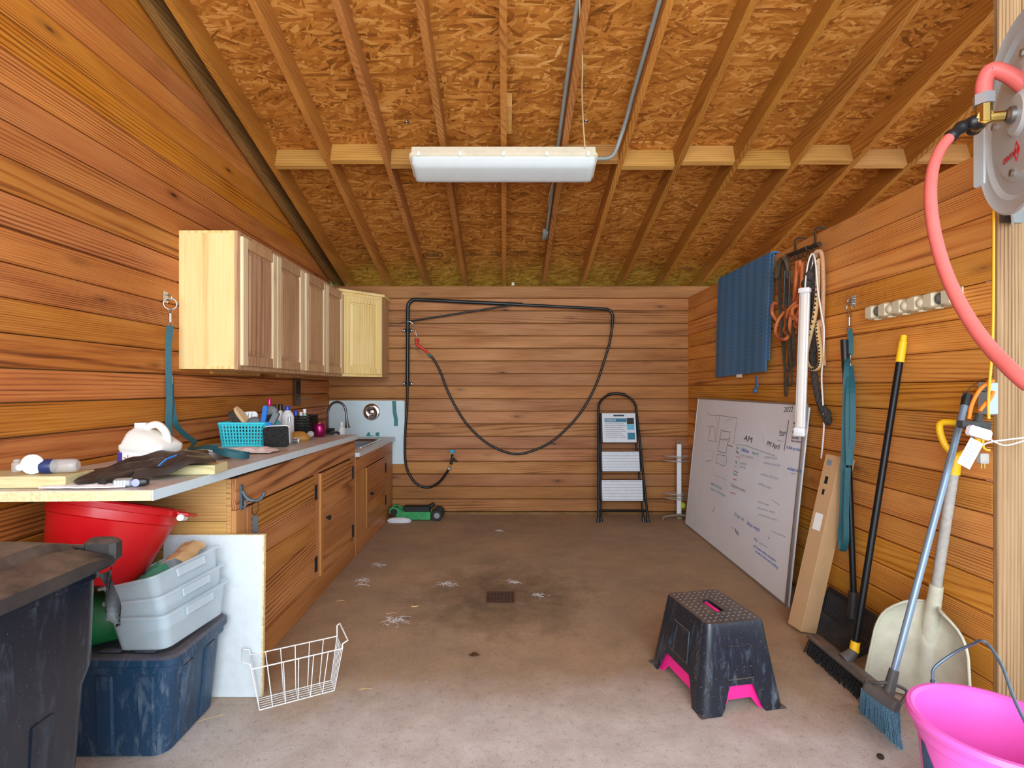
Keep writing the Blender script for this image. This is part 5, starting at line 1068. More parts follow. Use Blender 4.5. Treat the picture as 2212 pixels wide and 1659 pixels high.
def blk(u, v):
    y = 4.50 - 0.88 * u; L_ = 1.05; s = v * L_
    zt_ = 2.219 + 0.012; fx0 = XR - 0.012
    if s < 0.10: return (XR + 0.052 - 0.0 * s, y, zt_ - 0.10 + s)
    if s < 0.17: return (XR + 0.052 - (s - 0.10) / 0.07 * 0.064, y, zt_)
    dr = s - 0.17
    zz_ = zt_ - dr * (0.965 - 0.03 * u)
    return (fx0 - 0.010 * math.sin(7 * u + 1.0) * min(1, dr * 2) - 0.03 * dr * (0.6 + 0.4 * math.sin(3 * u)), y + 0.02 * dr * math.sin(2 * u), zz_)
b = MB(); b.grid(blk, 30, 44, 0.012); b.build('quilt', M['blue_quilt'], t, smooth=60)
b = MB(); b.grid(lambda u, v: Vector(blk(0.985 + 0.05 * u, 0.165 + 0.76 * v)) + Vector((0.004 - 0.002 * math.sin(9 * v), -0.002, 0)), 3, 24, 0.008); b.build('folded_edge', M['blue_quilt'], t, smooth=60)
pt = onx(1598, 812, 1.80); MB().box(pt.x - 0.006, pt.x - 0.004, pt.y - 0.045, pt.y + 0.045, pt.z - 0.012, pt.z + 0.012).build('care_label', M['white_paper'], t)
pt = onx(1634, 818, 1.815); b = MB(); b.strap([(pt.x, pt.y, pt.z + 0.02), (pt.x, pt.y - 0.01, pt.z - 0.05), (pt.x - 0.005, pt.y + 0.02, pt.z - 0.08)], 0.03, (0, 1, 0), 0.008); b.ball((pt.x - 0.004, pt.y + 0.01, pt.z - 0.09), 0.028, sc=(0.5, 1, 0.6)); b.build('tie_tail', M['blue_quilt'], t, smooth=50)
# ---- iron rack bar hooked over the wall with tack
plain('rust_iron', srgb(66, 56, 46), 0.7, 0.4, mottled=0.3, mscale=40); plain('old_leather', srgb(84, 72, 54), 0.75, mottled=0.3, mscale=30); plain('dark_strap', srgb(52, 60, 66), 0.6, mottled=0.2); plain('orange_rope', srgb(200, 112, 60), 0.55, mottled=0.12, mscale=60)
plain('dark_rope', srgb(64, 60, 56), 0.9, mottled=0.35, mscale=120, bump=0.8); plain('tan_rope', srgb(206, 172, 118), 0.8, mottled=0.15, mscale=90); plain('fleece', srgb(214, 168, 130), 0.95, mottled=0.1, mscale=60, bump=0.9); plain('white_cord', srgb(232, 232, 230), 0.4)
WX = lambda px, py, off: onx(px, py, XR - off)
t = thing('tack_rack', 'rusty iron bar on two bent hooks over the top of the right wall', 'rack', WX(1735, 540, .04))
a_, b__ = WX(1705, 551, .045), WX(1770, 527, .045); b = MB(); b.tube([a_, b__], 0.014, 10); b.build('bar', M['rust_iron'], t, smooth=50)
for f_ in (0.05, 0.72):
    c_ = a_.lerp(b__, f_); b = MB(); b.tube(catmull([(XR + 0.085, c_.y, 2.15), (XR + 0.085, c_.y, 2.225), (XR + 0.05, c_.y, 2.245), (XR - 0.012, c_.y, 2.240), (XR - 0.018, c_.y, 2.16), (c_.x - 0.016, c_.y, c_.z - 0.02), (c_.x - 0.030, c_.y, c_.z + 0.005)], 4), 0.006, 8); b.build('hook', M['rust_iron'], t, smooth=60)
for f_ in (0.2, 0.35, 0.5, 0.65, 0.85, 0.97):
    c_ = a_.lerp(b__, f_); b = MB(); b.tube(catmull([(c_.x, c_.y, c_.z - 0.012), (c_.x - 0.012, c_.y, c_.z - 0.05), (c_.x - 0.028, c_.y, c_.z - 0.05), (c_.x - 0.032, c_.y, c_.z - 0.02)], 4), 0.0035, 6); b.build('peg', M['rust_iron'], t, smooth=60)
def loopstrap(t, top, bot, spread, w, mat, off, nm='strap', n=6):
    """hanging loop on the wall: two strands between a top and a bottom pixel"""
    A_, B2 = WX(*top, off), WX(*bot, off); dy_ = Vector((0, spread, 0))
    pts = catmull([A_, A_ + dy_ * 0.8 + Vector((0, 0, -0.03)), A_.lerp(B2, 0.5) + dy_, B2 + dy_ * 0.7 + Vector((0, 0, 0.03)), B2, B2 - dy_ * 0.7 + Vector((0, 0, 0.03)), A_.lerp(B2, 0.5) - dy_, A_ - dy_ * 0.8 + Vector((0, 0, -0.03))], n, True)
    b = MB(); b.strap(pts + [pts[0]], w, (1, 0.2, 0), 0.004); b.build(nm, M[mat], t)
t = thing('leather_bridle', 'bundle of dusty old leather bridle straps hanging from the rack', 'bridle', WX(1695, 860, .05))
for k, (tp, bt, sp_, w_, of) in enumerate((((1690, 560), (1700, 800), .035, .018, .06), ((1686, 565), (1704, 830), .05, .014, .075), ((1697, 560), (1712, 790), .03, .020, .085), ((1680, 590), (1678, 700), .045, .016, .05), ((1701, 700), (1698, 856), .022, .012, .06), ((1708, 640), (1710, 790), .018, .022, .05))): loopstrap(t, tp, bt, sp_, w_, 'old_leather', of)
b = MB(); b.tube(catmull([WX(1678, 600, .09), WX(1683, 572, .11), WX(1692, 558, .12), WX(1701, 570, .11), WX(1703, 600, .09)], 5), 0.018, 10, flat=0.6); b.build('padded_noseband', M['old_leather'], t, smooth=60)
for x_ in (1695, 1706):
    b = MB(); b.strap([WX(x_, 585, .115), WX(x_ - 1, 620, .11), WX(x_ - 3, 660, .10)], 0.03, (0.4, 0.9, 0), 0.006); b.build('cheek_piece', M['dark_strap'], t)
t = thing('rubber_tie', 'tangled orange rubber tie cord looped on the rack', 'cord', WX(1712, 735, .08))
rp = [(1722, 565), (1719, 610), (1714, 650), (1700, 668), (1682, 690), (1675, 715), (1684, 725), (1697, 705), (1702, 672), (1718, 655), (1728, 645), (1730, 600), (1729, 566), (1726, 600), (1724, 640), (1712, 670), (1706, 705), (1713, 722), (1724, 712), (1722, 690), (1703, 675), (1690, 660), (1672, 655), (1668, 675), (1676, 690), (1690, 710), (1702, 725), (1695, 733), (1680, 728), (1674, 700)]
b = MB(); b.tube(catmull([WX(x, y, 0.075 + 0.03 * math.sin(i * 1.7)) for i, (x, y) in enumerate(rp)], 5), 0.0115, 9); b.build('cord', M['orange_rope'], t, smooth=60)
rp = [(1733, 568), (1732, 620), (1728, 665), (1716, 690), (1712, 668), (1730, 660), (1738, 690), (1730, 708), (1716, 700), (1735, 675)]
b = MB(); b.tube(catmull([WX(x, y, 0.09 + 0.02 * math.sin(i * 2.1)) for i, (x, y) in enumerate(rp)], 5), 0.0115, 9); b.build('cord', M['orange_rope'], t, smooth=60)
def rope(b, pts, r, tw=0.02):
    pts = catmull(pts, 10); L_ = 0
    for ph in (0, 2 * PI / 3, 4 * PI / 3):
        q = []; L_ = 0
        for i, p in enumerate(pts):
            if i: L_ += (p - pts[i - 1]).length
            t_ = (pts[min(i + 1, len(pts) - 1)] - pts[max(i - 1, 0)]).normalized(); u_ = t_.cross(Vector((1, 0.3, 0.2))).normalized(); v_ = t_.cross(u_)
            a = L_ / tw + ph; q.append(p + (u_ * math.cos(a) + v_ * math.sin(a)) * r * 0.5)
        b.tube(q, r * 0.58, 6)
t = thing('lead_rope', 'dark grey twisted lead rope hanging from the rack past the whiteboard', 'rope', WX(1765, 900, .05))
b = MB(); rope(b, [WX(1748, 575, .07), WX(1752, 640, .06), WX(1754, 720, .055), WX(1758, 800, .05), WX(1766, 850, .045), WX(1778, 890, .04), WX(1788, 912, .04), WX(1786, 890, .05), WX(1774, 880, .055)], 0.019); b.build('rope_length', M['dark_rope'], t, smooth=60)
b = MB(); rope(b, [WX(1751, 560, .085), WX(1758, 600, .075), WX(1760, 680, .06), WX(1762, 760, .05)], 0.018); b.build('rope_length', M['dark_rope'], t, smooth=60)
b = MB(); b.ball(WX(1745, 613, .085), 0.036); b.ball(WX(1750, 595, .09), 0.032); b.build('knot', M['dark_rope'], t, smooth=60)
b = MB(); b.tube(catmull([WX(1751, 582, .10), WX(1755, 570, .10), WX(1756, 558, .095), WX(1753, 552, .09)], 4), 0.006, 8); b.build('snap', M['steel'], t, smooth=60)
t = thing('checked_rope', 'tan lead rope flecked with black hanging in a long loop from the rack', 'rope', WX(1757, 800, .06))
lr = [WX(1766, 560, .07), WX(1766, 620, .075), WX(1763, 660, .08), WX(1756, 700, .085), WX(1745, 745, .085), WX(1741, 775, .085), WX(1748, 793, .085), WX(1762, 797, .085), WX(1771, 785, .08), WX(1772, 760, .075), WX(1768, 730, .07), WX(1765, 700, .065)]
b = MB(); b.tube(catmull(lr, 8), 0.0135, 10); b.build('rope_core', M['tan_rope'], t, smooth=60)
b = MB()
for i, p in enumerate(catmull(lr, 8)):
    if i % 1 == 0: b.ball(p + Vector((-0.0105, 0.006 * (1 if i % 2 else -1), 0)), 0.0062, 6, 4)
b.build('black_fleck', M['black_plastic'], t)
t = thing('fleece_halter', 'pale fleece covered halter strap hanging at the end of the rack', 'halter', WX(1775, 790, .03))
b = MB(); b.tube(catmull([WX(1760, 556, .05), WX(1764, 545, .06), WX(1773, 545, .05), WX(1777, 570, .04), WX(1778, 640, .035), WX(1776, 720, .03), WX(1780, 790, .03)], 6), 0.017, 8, flat=0.7); b.build('fleece', M['fleece'], t, smooth=60)
b = MB(); b.ball(WX(1770, 700, .045), 0.030, sc=(0.7, 1, 0.9)); b.build('fleece_knot', M['fleece'], t, smooth=60)
t = thing('strip_lamp', 'slim white strip lamp hanging by its cord in front of the whiteboard', 'lamp', WX(1735, 940, .16))
ls, le = Vector(onx(1739, 622, 1.72)), Vector(onx(1728, 942, 1.70))
ld = (le - ls).normalized(); Ml = frame(ls, ld, (-1, -0.9, 0)); LL = (le - ls).length
b = MB(); b.cbox(0.03, LL - 0.05, -0.026, 0.026, -0.014, 0.010, 0.004, Ml); b.build('housing', M['white_plastic'], t, smooth=40)
b = MB(); b.loft([[(x, 0.020 * math.cos(a), 0.0105 + 0.010 * math.sin(a)) for a in [PI * k / 8 for k in range(9)]] for x in (0.035, LL - 0.055)], Ml); b.build('diffuser', M['milky_plastic'], t, smooth=40)
b = MB(); b.cbox(0.0, 0.0295, -0.030, 0.030, -0.016, 0.022, 0.005, Ml); b.build('end_cap', M['white_plastic'], t, smooth=40)
b = MB(); b.cbox(LL - 0.0495, LL, -0.030, 0.030, -0.016, 0.022, 0.005, Ml); b.build('end_cap', M['white_plastic'], t, smooth=40)
b = MB(); b.tube(catmull([Ml @ Vector((0.0, 0, 0)), onx(1742, 590, 1.75), WX(1748, 560, .11), WX(1756, 548, .10), WX(1762, 570, .10), WX(1766, 620, .09), WX(1775, 680, .07), WX(1780, 710, .06), WX(1779, 760, .05), WX(1775, 810, .05), WX(1777, 860, .05), WX(1780, 910, .05), WX(1778, 950, .06), WX(1774, 990, .06)], 6), 0.0048, 7); b.build('power_cord', M['white_cord'], t, smooth=60)
# ---- ring hook and green cross tie
hp = Vector(onx(1845, 650, XR - 0.001)); wall_hook('ring_hook', 'steel ring hook on the right wall above the black fork', tuple(hp), -1)
t = thing('cross_tie', 'doubled green webbing cross tie hanging on the right wall', 'strap', (hp.x - 0.03, hp.y, 0.55), group='green webbing cross ties')
s0 = Vector((hp.x - 0.026, hp.y, hp.z - 0.062)); snap(t, tuple(s0))
for pts, of in (([s0 + Vector((0, 0, -0.085)), WX(1838, 740, .03), WX(1836, 770, .035)], None), ([WX(1835, 770, .045), WX(1828, 800, .09), WX(1825, 900, .12), WX(1822, 1000, .13), WX(1819, 1100, .135), WX(1815, 1165, .135), WX(1820, 1190, .135), WX(1828, 1165, .14), WX(1828, 1100, .14), WX(1832, 1010, .14)], None), ([WX(1838, 790, .06), WX(1833, 850, .11), WX(1832, 930, .125), WX(1834, 1005, .135)], None), ([WX(1838, 790, .055), WX(1842, 850, .10), WX(1842, 930, .115), WX(1836, 1005, .125)], None)):
    b = MB(); b.strap(catmull(pts, 6), 0.024, (0.8, -0.55, 0), 0.003); b.build('webbing', M['teal_web'], t)
b = MB(); b.torus(tuple(WX(1837, 770, .045)), 0.014, 0.003, rot('Z', 60) @ rot('X', 90), 14, 6); b.torus(tuple(WX(1837, 788, .055)), 0.016, 0.003, rot('Z', 60) @ rot('X', 90), 14, 6); b.cyl(WX(1837, 773, .05), WX(1837, 784, .055), 0.006, 8); b.build('snap', M['steel'], t, smooth=60)
# ---- five slot tool holder
plain('putty', srgb(214, 206, 176), 0.4); plain('rubber_grey', srgb(92, 92, 86), 0.7)
t = thing('tool_holder', 'cream plastic rack for tool handles with roller grips on the right wall', 'tool rack', (XR, 2.3, 1.68))
ha, hb_ = Vector(onx(1890, 675, XR)), Vector(onx(2082, 640, XR)); zc = (ha.z + hb_.z) / 2
ya, yb_ = ha.y, hb_.y; stp = (ya - yb_) / 5.6
MB().box(XR - 0.007, XR - 0.001, yb_, ya, zc - 0.036, zc + 0.036).build('back_rail', M['putty'], t)
for k in range(6):
    y1 = ya - 0.0 - k * stp; y0 = y1 - stp * 0.62
    b = MB(); b.cbox(XR - 0.055, XR - 0.0075, y0, y1, zc - 0.035, zc + 0.033, 0.008); b.build('divider', M['putty'], t, smooth=40)
    if k < 5:
        if k in (0, 4):
            b = MB(); b.ball((XR - 0.035, y0 - stp * 0.19, zc), 0.021, sc=(1, 0.9, 1.2)); b.build('rubber_grip', M['rubber_grey'], t, smooth=60)
        else:
            b = MB(); b.ball((XR - 0.038, y0 - stp * 0.19, zc - 0.004), 0.024); b.build('roller', M['putty'], t, smooth=60)
        b = MB(); b.tube(catmull([(XR - 0.010, y0 - 0.002, zc - 0.036), (XR - 0.045, y0 - 0.006, zc - 0.040), (XR - 0.052, y0 - stp * 0.19, zc - 0.040), (XR - 0.045, y0 - stp * 0.34, zc - 0.040)], 3), 0.004, 6); b.build('fold_hook', M['putty'], t, smooth=60)
# ---- manure fork tray
plain('fork_black', srgb(32, 34, 37), 0.5, mottled=0.1, dust=0.5, dustcol=srgb(110, 90, 72))
t = thing('manure_fork', 'black slatted manure fork with a long handle leaning on the right wall', 'fork', (1.74, 2.72, 0))
hT, hB = Vector((1.805, 2.775, 1.548)), Vector((1.755, 2.625, 0.235))
b = MB(); b.tube([hT, hB], 0.0145, 12); b.build('handle', M['black_metal'], t, smooth=50)
b = MB(); b.tube([hT + (hT - hB).normalized() * 0.0, hT.lerp(hB, 0.12)], [0.019, 0.0165], 12); b.build('grip', M['black_plastic'], t, smooth=50)
b = MB(); b.tube([hB + Vector((0, 0, 0.03)), hB + Vector((-0.012, -0.005, -0.10))], [0.022, 0.026], 12); b.build('socket', M['fork_black'], t, smooth=50)
ty0, ty1, tx1, tx0 = 2.47, 2.86, 1.785, 1.63
b = MB(); b.cbox(tx1 - 0.012, tx1, ty0, ty1, 0.175, 0.205, 0.004); b.cbox(tx1 - 0.045, tx1 - 0.030, ty0, ty1, 0.055, 0.075, 0.004); b.build('back_rail', M['fork_black'], t)
for k in range(25):
    y = ty0 + (ty1 - ty0) * k / 24; b = MB(); b.tube([(tx1 - 0.006, y, 0.180), (tx1 - 0.037, y, 0.066), (tx1 - 0.10, y, 0.035), (tx0, y, 0.008)], [0.005, 0.0055, 0.0055, 0.004], 5); b.build('tine', M['fork_black'], t)
for y in (ty0 - 0.008, ty1 + 0.008):
    b = MB(); b.loft([[(x, yy, z) for x, z in ((tx1, 0.205), (tx1, 0.175), (tx1 - 0.045, 0.05), (tx0, 0.003), (tx0, 0.012), (tx1 - 0.05, 0.095))] for yy in (y - 0.004, y + 0.004)]); b.build('side_plate', M['fork_black'], t)
# ---- push broom with yellow tipped handle
plain('yellow_plastic', srgb(246, 194, 24), 0.4); plain('broom_head', srgb(74, 74, 76), 0.55, dust=0.6)
def bristle_block(name, label): pass
t = thing('push_broom', 'push broom with a black handle and yellow tip leaning on the right wall', 'broom', (1.52, 2.33, 0))
hT, hB = Vector((1.832, 2.395, 1.533)), Vector((1.560, 2.33, 0.118)); hd = (hT - hB).normalized()
b = MB(); b.tube([hB, hT - hd * 0.125], 0.0145, 12); b.build('handle', M['black_metal'], t, smooth=50)
b = MB(); b.tube([hT - hd * 0.126, hT - hd * 0.03, hT - hd * 0.028, hT], [0.0175, 0.0165, 0.014, 0.0125], 14); b.build('handle_tip', M['yellow_plastic'], t, smooth=40)
b = MB(); b.tube([hB - hd * 0.005, hB + hd * 0.04], [0.020, 0.0185], 14); b.build('yellow_collar', M['yellow_plastic'], t, smooth=40)
b = MB(); b.tube([hB - hd * 0.004, (1.535, 2.325, 0.095), (1.512, 2.325, 0.078)], [0.020, 0.026, 0.030], 12); b.build('socket', M['broom_head'], t, smooth=50)
hx, y0, y1 = 1.508, 2.115, 2.56
b = MB(); b.cbox(hx - 0.032, hx + 0.032, y0, y1, 0.062, 0.086, 0.008); b.build('head_block', M['broom_head'], t, smooth=40)
def tufts(t, name, mat, rows, y0, y1, n, fn, r):
    b = MB()
    for i in range(n):
        for j in range(rows):
            a, c = fn((i + 0.5 * (j % 2)) / n, j / max(1, rows - 1)); b.tube([a, c], [r * 0.7, r], 4)
    o = b.build(name, mat, t); o['kind'] = 'stuff'; return o
mat_fuzz('tuft_black', srgb(18, 18, 19), srgb(56, 54, 54), 300); mat_fuzz('tuft_blue', srgb(66, 112, 140), srgb(140, 186, 210), 240)
tufts(t, 'bristles', M['tuft_black'], 6, y0, y1, 44, lambda u, v: (Vector((hx - 0.026 + 0.052 * v, y0 + 0.008 + (y1 - y0 - 0.016) * u, 0.063)), Vector((hx - 0.046 + 0.092 * v + random.uniform(-.006, .006), y0 + 0.004 + (y1 - y0 - 0.008) * u + random.uniform(-.006, .006), 0.0025))), 0.0042)
# ---- angle broom with blue bristles
t = thing('angle_broom', 'angle broom with a grey tube handle and blue bristles', 'broom', (1.42, 1.9, 0))
hT, hB = Vector((1.797, 2.025, 1.268)), Vector((1.402, 1.899, 0.205)); hd = (hT - hB).normalized()
plain('grey_tube', srgb(126, 146, 166), 0.35, 0.3)
b = MB(); b.tube([hB, hT - hd * 0.045], 0.0118, 12); b.build('handle', M['grey_tube'], t, smooth=50)
b = MB(); b.tube([hT - hd * 0.047, hT - hd * 0.01, hT], [0.0142, 0.0150, 0.0152], 12); b.build('handle_cap', M['black_plastic'], t, smooth=40)
b = MB(); b.tube([hB + hd * 0.06, hB - hd * 0.03], [0.016, 0.019], 12); b.build('socket', M['broom_head'], t, smooth=40)
Ah, Bh = P(1868, 1478, 1.945), P(1942, 1530, 1.835)      # ends of the head, bristles flare below
nx = (Bh - Ah).normalized(); nd = Vector((0.45, 0.85, 0)); nd = (nd - nx * nd.dot(nx)).normalized()
Mh = frame(Ah.lerp(Bh, 0.5), nx, (0.12, 0.0, 1)); hl = (Bh - Ah).length
b = MB(); b.loft([[(x, y * s, z) for x, y in rrect(hl * 1.02, 0.042, 0.018, 5)] for z, s in ((-0.016, 1.0), (0.004, 1.0), (0.020, 0.6))], Mh); b.build('head_block', M['broom_head'], t, smooth=40)
b = MB(); b.tube(catmull([Mh @ Vector((-hl * 0.48, 0, 0.010)), hB + Vector((-0.035, 0.0, 0.012)), hB + hd * 0.01, hB + Vector((0.055, -0.01, -0.015)), Mh @ Vector((hl * 0.48, 0, 0.010))], 5), 0.006, 8); b.build('head_arch', M['broom_head'], t, smooth=50)
ta, tb_ = onfloor(1858, 1530, 0.004), onfloor(1945, 1612, 0.004)
tufts(t, 'bristles', M['tuft_blue'], 7, 0, 1, 46, lambda u, v: (Mh @ Vector(((u - 0.5) * hl * 0.96, (v - 0.5) * 0.034, -0.012)), ta.lerp(tb_, u) + Vector((random.uniform(-.008, .008) + (v - .5) * 0.03, random.uniform(-.008, .008) + (v - .5) * 0.05, random.uniform(0, .012)))), 0.0026)
# ---- grain shovel
plain('ivory_plastic', srgb(196, 194, 172), 0.42, mottled=0.22, mscale=7); plain('grey_wood', srgb(170, 166, 158), 0.75, mottled=0.15, mscale=40)
t = thing('grain_shovel', 'cream plastic grain shovel with a yellow D grip leaning by the post', 'shovel', (1.72, 2.2, 0))
gT, gB = Vector((1.803, 2.085, 1.02)), Vector((1.772, 2.155, 0.40)); gd = (gT - gB).normalized()
b = MB(); b.tube([gB - gd * 0.02, gT - gd * 0.06], 0.0185, 14); b.build('shaft', M['grey_wood'], t, smooth=50)
b = MB(); b.tube([gT - gd * 0.075, gT + gd * 0.005], [0.0225, 0.0205], 14)
sd_ = Vector((0.55, -0.80, 0)); sd_ = (sd_ - gd * sd_.dot(gd)).normalized()
G = lambda s, h: gT + sd_ * s + gd * h
b.tube(catmull([G(0, 0), G(-0.035, 0.03), G(-0.062, 0.09), G(-0.058, 0.125), G(0.0, 0.132), G(0.058, 0.125), G(0.062, 0.09), G(0.035, 0.03), G(0, 0)], 5), 0.0150, 10, flat=0.85); b.build('d_grip', M['yellow_plastic'], t, smooth=60)
b = MB(); b.tube([gB + gd * 0.08, gB - gd * 0.16], [0.0245, 0.030], 14); b.build('socket', M['ivory_plastic'], t, smooth=50)
fdir = Vector((-0.80, -0.60, 0.0)).normalized()      # the hollow of the scoop looks this way
sdir = Vector((0.60, -0.80, 0.0)).normalized()
base_c = Vector((1.700, 2.135, 0.012)); top_c = Vector((1.778, 2.190, 0.395))
axs = (top_c - base_c)
def scoop(u, v, dpt=0.0):
    s = (u - 0.5) * 2; hw = (0.150 + 0.028 * max(0.0, 1 - v * 1.4)) * (1.0 if v < 0.62 else math.sqrt(max(0.0, 1 - ((v - 0.62) / 0.40) ** 2)))
    hw = max(hw, 0.06)
    c = base_c + axs * v
    curl = 0.085 * abs(s) ** 2.6 + 0.05 * max(0, v - 0.75) * 0.5
    ctr = 0.016 * max(0, 1 - (s / 0.16) ** 2) * min(1, v * 1.6)
    return c + sdir * (s * hw) + fdir * (curl + ctr)
b = MB(); b.grid(lambda u, v: scoop(u, v), 28, 24, 0.005); b.build('scoop', M['ivory_plastic'], t, smooth=50)
rimp = [scoop(0, v / 16) for v in range(17)] + [scoop(u / 10, 1.0) for u in range(1, 10)] + [scoop(1, 1 - v / 16) for v in range(17)]
b = MB(); b.tube(rimp, 0.0055, 8); b.build('scoop_rim', M['ivory_plastic'], t, smooth=60)
# ---- pink bucket
plain('pink_plastic', srgb(252, 110, 212), 0.35, mottled=0.04); plain('wire_blue', srgb(110, 138, 158), 0.4, 0.6)
t = thing('pink_bucket', 'bright pink feed bucket with a wire bail and a worn blue label', 'bucket', (1.405, 1.50, 0))
kx, ky = 1.408, 1.497
b = MB(); b.lathe([(0.150, 0.0), (0.155, 0.004), (0.178, 0.262), (0.186, 0.266), (0.190, 0.300), (0.203, 0.304), (0.208, 0.318), (0.203, 0.331), (0.192, 0.332), (0.182, 0.325), (0.178, 0.30), (0.170, 0.262), (0.146, 0.012), (0.001, 0.010)], 48, tr(kx, ky, 0)); b.build('pail', M['pink_plastic'], t, smooth=40)
aA, aB = math.radians(92), math.radians(262)
eA = Vector((kx + 0.207 * math.cos(aA), ky + 0.207 * math.sin(aA), 0.322)); eB = Vector((kx + 0.207 * math.cos(aB), ky + 0.207 * math.sin(aB), 0.322))
pk = P(2118, 1384, 1.60)
bail = [eA, eA + Vector((0.004, 0.004, 0.05)), P(2062, 1410, 1.69), P(2100, 1392, 1.65), pk, P(2135, 1393, 1.58), P(2165, 1440, 1.52), P(2195, 1520, 1.45), eB.lerp(P(2205, 1560, 1.42), 0.5), eB]
b = MB(); b.tube(catmull(bail, 6), 0.0042, 8); b.build('bail', M['wire_blue'], t, smooth=60)
for e in (eA, eB):
    b = MB(); b.torus(tuple(e + Vector((0, 0, 0.004))), 0.010, 0.0035, rot('Y', 90), 14, 6); b.build('ear', M['wire_blue'], t, smooth=60)
plain('label_blue', srgb(52, 92, 124), 0.55, mottled=0.25, mscale=60)
def lab(u, v, o_=0.0012):
    z = 0.245 - 0.20 * v; a = math.radians(160 + 30 * u * (1 if v > 0.5 else 0.25 + 1.5 * v)); r = 0.155 + 0.023 * (z - 0.004) / 0.258 + o_
    return Vector((kx + r * math.cos(a), ky + r * math.sin(a), z))
b = MB(); b.grid(lambda u, v: lab(u, v), 10, 10); b.build('label', M['label_blue'], t, smooth=60)
pA = lab(0.12, 0.62, 0.004); pB = lab(0.95, 0.62, 0.004); text_part('lettering', 'TUFFLEX', frame(pA, pB - pA, Vector((pA.x - kx, pA.y - ky, 0)) + Vector((pB.x - kx, pB.y - ky, 0))), 0.021, M['white_paper'], t)
# ---- black step stool with a pink one nested inside
def stool(name, label, hgt, k, mat, matdetail=None, arch=0.105):
    t = thing(name, label, 'step stool', (0.905, 2.28, 0))
    yaw = math.radians(11); ca2, sa2 = math.cos(yaw), math.sin(yaw)
    def W_(x, y, z): return Vector((0.905 + x * ca2 - y * sa2, 2.28 + x * sa2 + y * ca2, z))
    tw, td, bw, bd = 0.262 * k, 0.335 * k, 0.372 * k, 0.44 * k
    N = 8
    out = []; per = rrect(1, 1, 0.09, 4)
    dense = []
    m = len(per)
    for i in range(m):
        a, c = per[i], per[(i + 1) % m]; steps = max(1, int(math.hypot(c[0] - a[0], c[1] - a[1]) / 0.035))
        for j in range(steps): dense.append((a[0] + (c[0] - a[0]) * j / steps, a[1] + (c[1] - a[1]) * j / steps))
    def low(x, y):
        e = min(abs(x), abs(y)) if max(abs(x), abs(y)) > 0.44 else 0.5
        c_ = 0.16 if abs(y) > abs(x) else 0.25
        if e < c_: return arch * k
        if e < c_ + 0.09: return arch * k * (1 - (e - c_) / 0.09)
        return 0.0005
    def pt(x, y, z, inset=0.0):
        f = max(0.0, 1 - z / hgt) ** 1.05
        w_, d_ = tw + (bw - tw) * f - inset, td + (bd - td) * f - inset
        return W_(x * w_, y * d_, z)
    rings = []
    for q in (0.0, 0.25, 0.5, 0.75, 0.94, 1.0):
        rings.append([pt(x * (0.985 if q == 1.0 else 1), y * (0.985 if q == 1.0 else 1), low(x, y) + (hgt - low(x, y)) * q) for x, y in dense])
    inner = [[pt(x, y, low(x, y) + (hgt - 0.012 - low(x, y)) * q, 0.012) for x, y in dense] for q in (1.0, 0.5, 0.0)]
    b = MB(); b.loft(rings, None, False, False); b.loft(inner, None, False, False)
    b.loft([inner[-1], rings[0]], None, False, False)
    # deck with the hand slot
    sl = [W_(0.021 * k * math.copysign(min(1, abs(math.cos(a)) * 1.5), math.cos(a)), 0.060 * k * math.copysign(min(1, abs(math.sin(a)) * 1.5), math.sin(a)), hgt) for a in [math.atan2(y, x) for x, y in dense]]
    sl2 = [p - Vector((0, 0, 0.014)) for p in sl]
    b.loft([rings[-1], sl, sl2], None, False, False)
    b.build('shell', mat, t, smooth=28)
    if matdetail:
        b = MB()
        for i in range(9):
            for j in range(11):
                x, y = -0.105 + i * 0.026, -0.14 + j * 0.028
                if abs(x) < 0.034 and abs(y) < 0.072: continue
                a = 0.5 if (i + j) % 2 else -0.9; L_ = 0.009 if (i + j) % 2 else 0.004
                b.tube([W_(x - L_ * math.cos(a), y - L_ * math.sin(a), hgt + 0.0004), W_(x, y, hgt + 0.0016), W_(x + L_ * math.cos(a), y + L_ * math.sin(a), hgt + 0.0004)], 0.0019, 4)
        o = b.build('tread_pattern', matdetail, t); o['kind'] = 'stuff'
        for ang, w_, zc_ in ((0, 0.115, 0.19), (90, 0.15, 0.20), (180, 0.115, 0.19), (270, 0.15, 0.20)):
            fr = MB(); h2 = 0.062
            def pq(s, z, o_):
                f = max(0.0, 1 - z / hgt) ** 1.05; w2, d2 = (tw + (bw - tw) * f) / 2, (td + (bd - td) * f) / 2
                if ang == 0: return W_(s, -d2 - o_, z)
                if ang == 180: return W_(s, d2 + o_, z)
                if ang == 90: return W_(w2 + o_, s, z)
                return W_(-w2 - o_, s, z)
            loop = [pq(s, z, 0.0005) for s, z in ((-w_ / 2 * 0.8, zc_ + h2), (w_ / 2 * 0.8, zc_ + h2), (w_ / 2, zc_ - h2), (-w_ / 2, zc_ - h2))]
            fr.tube(loop, 0.0055, 6, closed=True); fr.build('panel_ridge', mat, t)
        for sx_ in (-1, 1):
            for sy_ in (-1, 1):
                b = MB(); c_ = W_(sx_ * (bw * 0.5 - 0.012), sy_ * (bd * 0.5 - 0.012), 0); b.cbox(-0.016, 0.016, -0.016, 0.016, 0.0004, 0.006, 0.003, Matrix.Translation(c_) @ rot('Z', 11)); b.build('foot', mat, t)
    else:
        b = MB(); b.cbox(-0.008, 0.008, -0.056, 0.056, 0.0, 0.024, 0.004, Matrix.Translation(W_(0, 0, hgt + 0.001)) @ rot('Z', 11)); b.build('handle_bar', mat, t, smooth=40)
    return t
plain('hot_pink', srgb(244, 40, 140), 0.4)
